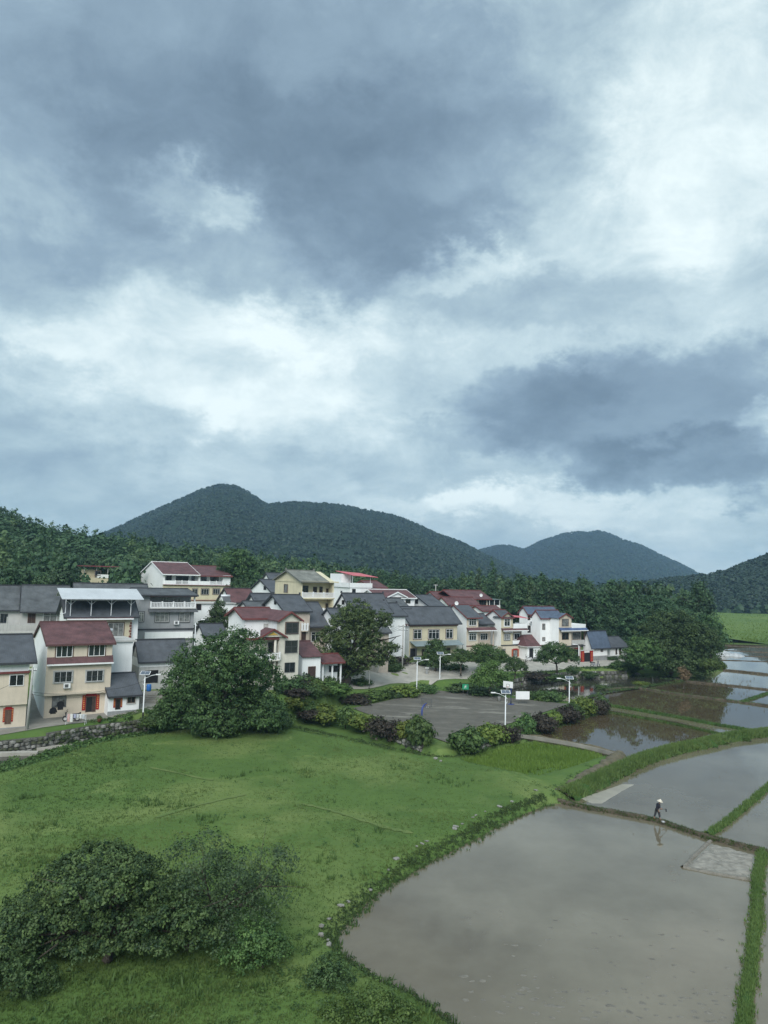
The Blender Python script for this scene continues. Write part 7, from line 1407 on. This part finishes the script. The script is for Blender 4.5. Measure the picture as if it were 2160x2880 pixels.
# coarse dark weed tufts in the meadow
n = 190; y = rg6.uniform(36, 96, n); x = rg6.uniform(-0.5, 0.22, n) * y; k = (sdist(x, y, field_w) > 2) & (sdist(x, y, wet_w) < 0) & (sdist(x, y, court_w) < -2); x, y = x[k], y[k]
V, F, T = [], [], []; off = 0
def clumps(name, pts, rad, m, label, rng, per=22, leaf=0.09, cat='weeds', tint=0.45, flat=0.7):
    P_ = np.asarray(pts); nn = len(P_); d = unit(rng.normal(size=(nn, per, 3))); d[..., 2] = np.abs(d[..., 2]); rr = np.asarray(rad)[:, None, None] * rng.uniform(0.4, 1.05, (nn, per, 1))
    C = (P_[:, None] + d * rr * np.array([1, 1, flat])).reshape(-1, 3); N_ = unit(d.reshape(-1, 3) + rng.normal(size=C.shape) * 0.45 + np.array([0, 0, 0.4]))
    S = leaf * rng.uniform(0.6, 1.4, len(C)) * np.repeat(np.clip(np.asarray(rad) / 0.5, 0.6, 1.6), per); Vv, Ff = leaf_quads(C, N_, S, rng)
    tc = np.clip(tint + rng.normal(size=(nn, 1)) * 0.18 + rng.normal(size=(nn, per)) * 0.12, 0, 1).ravel()
    return set_tags(link(name, np_mesh(name, Vv, Ff, tc), m), label, cat, kind='stuff')
clumps('meadow_weeds', np.stack([x, y, hgt(x, y)], -1), rg6.uniform(0.12, 0.38, len(x)), L_mid, 'scattered dark weeds standing in the meadow', rg6, 16, 0.10, tint=0.3, flat=1.1)
def along(pts, z, n, wid, rng):
    L_ = smooth_line([G(a, b, z) for a, b in pts], 6) if not isinstance(pts[0], Vector) else pts
    A = np.array([(p.x, p.y) for p in L_]); seg = np.hypot(*np.diff(A, axis=0).T); cum = np.concatenate([[0], np.cumsum(seg)]); t = rng.random(n) * cum[-1]
    i = np.clip(np.searchsorted(cum, t) - 1, 0, len(seg) - 1); f = (t - cum[i]) / (seg[i] + 1e-9); q = A[i] + (A[i + 1] - A[i]) * f[:, None]; dr = (A[i + 1] - A[i]) / (seg[i][:, None] + 1e-9)
    o = rng.normal(size=n) * wid; return q[:, 0] - dr[:, 1] * o, q[:, 1] + dr[:, 0] * o, o
# bank along the big paddy: leafy weeds over the dark earth
x, y, o = along([(x_ - 20, y_ - 16) for x_, y_ in SHORE], 0.3, 2100, 0.28, rg6); z = np.maximum(hgt(x, y), 0.02)
clumps('bank_weeds', np.stack([x, y, z - 0.03], -1), rg6.uniform(0.08, 0.30, len(x)), L_weed, 'leafy weeds hanging over the bank of the big paddy', rg6, 14, 0.085, tint=0.35)
x, y, o = along(SHORE, 0.05, 500, 0.22, rg6); z = np.maximum(hgt(x, y), 0.0)
blades('shore_grass', x, y, z, rg6.uniform(0.2, 0.5, len(x)), L_weed, 'grass at the water edge of the big paddy', rg6, 4, 0.6, 0.1, 0.4)
# dikes
for key, lb, nn, wd, hh0, hz, m_ in (('d1', 'sparse grass on the dike the farmer walks along', 2000, 0.26, 0.2, 0.28, L_weed), ('d2', 'tall grass on the diagonal dike', 1900, 0.2, 0.3, 0.26, L_grass), ('d3', 'dense grass on the narrow dike at the frame edge', 3800, 0.2, 0.24, 0.26, L_grass), ('d4', 'grass on the farther parallel dike', 1800, 0.28, 0.34, 0.26, L_weed), ('d5', 'grass on the nearer parallel dike', 1500, 0.22, 0.28, 0.22, L_weed),
    ('d6', 'grass on the thin dike crossing the mirrored trees', 900, 0.25, 0.24, 0.28, L_weed), ('d7', 'grass on the short slanting dike', 500, 0.3, 0.3, 0.25, L_weed), ('d8', 'dry grass on the brown earth dike', 500, 0.3, 0.25, 0.25, L_dryg), ('d9', 'grass on the dike by the reedy mound', 500, 0.4, 0.3, 0.3, L_dryg)):
    x, y, o = along(LINES[key], 0, nn, wd, rg6); blades('dike_grass', x, y, np.full(len(x), hz) - np.abs(o) * 0.35, rg6.uniform(0.5, 1.3, len(x)) * hh0, m_, lb, rg6, 4, 0.9, 0.13, np.clip(0.5 + 0.3 * vnoise(x / 3, y / 3, 5), 0, 1))
x, y, o = along(LINES['bank'], 0, 10000, 0.6, rg6); k = np.abs(o) < 1.35; x, y, o = x[k], y[k], o[k]
blades('bank_grass', x, y, 0.68 - 0.38 * o * o, rg6.uniform(0.25, 0.6, len(x)), L_grass, 'thick grass on the broad bank between two paddies', rg6, 4, 0.9, 0.13, np.clip(0.5 + 0.35 * vnoise(x / 2.5, y / 2.5, 15), 0, 1))
x, y, o = along(LINES['bank'], 0, 520, 0.62, rg6); clumps('bank_weeds', np.stack([x, y, np.clip(0.62 - 0.36 * o * o, 0, 1)], -1), rg6.uniform(0.2, 0.5, len(x)), L_weed, 'leafy weeds among the grass of the broad bank', rg6, 16, 0.1, tint=0.4)
# mud breaking the surface of the paddies
n = 260; px = np.concatenate([rg6.uniform(1300, 2080, 110), rg6.uniform(1400, 2090, 90), rg6.uniform(1880, 2110, 60)]); py = np.concatenate([rg6.uniform(2560, 2878, 110), rg6.uniform(2780, 2878, 90), rg6.uniform(2380, 2480, 60)]); V, F = [], []
for a, b in zip(px, py):
    g = G(a, b, 0.0); r = rg6.uniform(0.05, 0.22); k = len(V); V.append((g.x, g.y, r * 0.16))
    for j in range(7): an = j * 0.8976 + rg6.normal() * 0.1; q = r * rg6.uniform(0.6, 1.3); V.append((g.x + q * 1.5 * math.cos(an), g.y + q * math.sin(an), -0.01))
    F += [(k, k + 1 + j, k + 1 + (j + 1) % 7) for j in range(7)]
set_tags(link('mud_clods', np_mesh('mud_clods', V, F), M_mud, smooth=True), 'small mud clods breaking the surface of the big paddy', 'mud', kind='stuff')
x, y, o = along([(1930,2330),(2000,2345),(2100,2200),(2080,2140),(1900,2180)], 0, 60, 3.0, rg6); blades('stubble', x, y, np.zeros(len(x)), rg6.uniform(0.08, 0.2, len(x)), L_dryg, 'stray stubble in the paddy behind the farmer', rg6, 3, 0.6, 0.12, 0.3)
x, y, o = along([(1850,2040),(2000,1990),(2100,1990),(2080,1930),(2100,1905)], 0, 160, 3.0, rg6); blades('stubble', x, y, np.zeros(len(x)), rg6.uniform(0.2, 0.6, len(x)), L_dryg, 'thin stalks standing in the far flooded paddies', rg6, 3, 0.4, 0.06, 0.3)
# rice seedlings in the wet corner, and the far rice field
n = 9000; A = np.array([(p.x, p.y) for p in wet_w]); x = rg6.uniform(A[:, 0].min(), A[:, 0].max(), n); y = rg6.uniform(A[:, 1].min(), A[:, 1].max(), n); s_ = sdist(x, y, wet_w)
edge = sdist(x, y, poly([(1440,2190),(1500,2205),(1600,2180),(1560,2158),(1480,2172)], 0.0)); k = (s_ > 0) & ((edge < 0) | (rg6.random(n) < 0.10)); x, y = x[k], y[k]
blades('rice_plants', x, y, np.zeros(len(x)), rg6.uniform(0.35, 0.6, len(x)), L_rice, 'bright green rice growing in the small wet corner beside the court', rg6, 4, 0.5, 0.10, np.clip(0.5 + 0.3 * vnoise(x / 3, y / 3, 8), 0, 1), cat='rice')
M_ricefield = grass_mat('rice_field_green', (0.115, 0.18, 0.045), (0.095, 0.155, 0.042), (0.15, 0.205, 0.055), 0.012)
drape('rice_field', gfield_w, M_ricefield, 'bright green rice field beyond the flooded strips', 'field', off=0.35, step=25)
n = 5000; y = 285 + 420 * rg6.random(n) ** 1.6; x = rg6.uniform(0.36, 0.56, n) * y; k = sdist(x, y, gfield_w) > 0.5; x, y = x[k], y[k]
blades('rice_plants', x, y, np.full(len(x), 0.85), rg6.uniform(0.35, 0.8, len(x)), L_rice, 'standing rice of the far green field', rg6, 3, 1.2, 0.25, np.clip(0.4 + 0.15 * vnoise(x / 40, y / 25, 8), 0, 1), cat='rice')
# weeds along the stream and under the walls
x, y, o = along([(-60,2180),(0,2160),(60,2140),(120,2125),(180,2104),(250,2084),(330,2068),(420,2056),(540,2040),(640,2034),(760,2036)], 0.5, 950, 0.75, rg6); z = np.maximum(hgt(x, y), 0.15)
clumps('stream_weeds', np.stack([x, y, z], -1), rg6.uniform(0.25, 0.75, len(x)), L_weed, 'leafy creeper tangle between the meadow and the stream', rg6, 30, 0.12, tint=0.5)
x, y, o = along(vline(3, 6, 0.75), 0, 170, 0.15, rg6); clumps('wall_weeds', np.stack([x, y, rg6.uniform(0.1, 1.7, len(x)) ** 1.0], -1), rg6.uniform(0.15, 0.5, len(x)), L_weed, 'creepers hanging on the rubble wall of the lane', rg6, 22, 0.1, tint=0.4)
x, y, o = along([(245,2038),(330,2026),(420,2014),(520,2004),(600,1996)], 1.9, 420, 0.45, rg6); z = np.maximum(hgt(x, y), 1.5)
clumps('garden_weeds', np.stack([x, y, z], -1), rg6.uniform(0.15, 0.4, len(x)), L_mid, 'strip of green garden plants on the stone wall', rg6, 20, 0.1, tint=0.5)
x, y, o = along([(790,2032),(900,2056),(1000,2078),(1120,2104),(1230,2124),(1290,2128),(1360,2112),(1445,2084)], 0.2, 520, 0.35, rg6)
clumps('wall_weeds', np.stack([x, y, np.maximum(hgt(x, y), 0)], -1), rg6.uniform(0.15, 0.45, len(x)), L_weed, 'weeds at the foot of the court wall', rg6, 18, 0.1, tint=0.4)
x, y, o = along([(1465,2076),(1540,2052),(1630,2022),(1710,1998)], 0.05, 420, 0.3, rg6)
clumps('wall_weeds', np.stack([x, y, np.maximum(hgt(x, y), 0)], -1), rg6.uniform(0.15, 0.5, len(x)), L_weed, 'weeds along the wall at the brown paddy', rg6, 18, 0.1, tint=0.4)
x, y, o = along([(1400,1932),(1480,1918),(1600,1906),(1700,1898),(1800,1900),(1900,1910),(1990,1905)], 0.2, 700, 0.7, rg6)
clumps('pond_weeds', np.stack([x, y, np.maximum(hgt(x, y), 0.05)], -1), rg6.uniform(0.15, 0.6, len(x)), L_dark, 'dark weeds on the pond bank', rg6, 16, 0.12, tint=0.45)
x, y, o = along([(1570,1998),(1690,1950),(1790,1936),(1860,1924),(1930,1914),(2000,1895)], 0.1, 420, 0.5, rg6)
clumps('pond_weeds', np.stack([x, y, np.full(len(x), 0.15)], -1), rg6.uniform(0.15, 0.45, len(x)), L_weed, 'weeds on the strip between the pond and the brown paddy', rg6, 16, 0.11, tint=0.45)
x, y, o = along([(1450,2076),(1540,2088),(1640,2108),(1740,2130),(1690,2165),(1630,2200),(1570,2240)], 0.6, 700, 0.8, rg6)
clumps('path_weeds', np.stack([x, y, np.maximum(hgt(x, y), 0.0)], -1), rg6.uniform(0.12, 0.34, len(x)), L_weed, 'dark weeds along the dirt path', rg6, 14, 0.085, tint=0.3)
# undergrowth in the near corner
n = 520; px = rg6.uniform(-40, 1150, n); py = rg6.uniform(2600, 2900, n); pts = []
for a, b in zip(px, py):
    g = G(a, b, 0.6)
    if float(sdist(np.array([g.x]), np.array([g.y]), field_w)[0]) > 0.6 and rg6.random() < (0.5 if a > 620 else 0.2): pts.append((g.x, g.y, h1(g.x, g.y)))
clumps('undergrowth', pts, rg6.uniform(0.2, 0.55, len(pts)), L_weed, 'leafy undergrowth in the near corner of the meadow', rg6, 26, 0.085, tint=0.5)

# ---------------------------------------------------------------- the damp air
hz = MB().box(-4100, -600, -6, 4100, 5100, 240).build('haze', None); set_tags(hz, 'thin damp haze in the air over the valley', 'haze', kind='stuff')
hm = bpy.data.materials.new('damp_air'); hm.use_nodes = True; nt = hm.node_tree; nt.nodes.clear(); o_ = nt.nodes.new('ShaderNodeOutputMaterial'); v_ = nt.nodes.new('ShaderNodeVolumePrincipled')
v_.inputs['Color'].default_value = (0.46, 0.70, 1.0, 1); v_.inputs['Density'].default_value = HAZE; v_.inputs['Anisotropy'].default_value = 0.2
nt.links.new(v_.outputs[0], o_.inputs['Volume']); hz.data.materials.append(hm)

if 0:
    tot = {}
    for o in bpy.data.meshes: tot[o.name] = sum(len(p.vertices) - 2 for p in o.polygons)
    print('TRIS', sum(tot.values()), sorted(tot.items(), key=lambda t: -t[1])[:14])
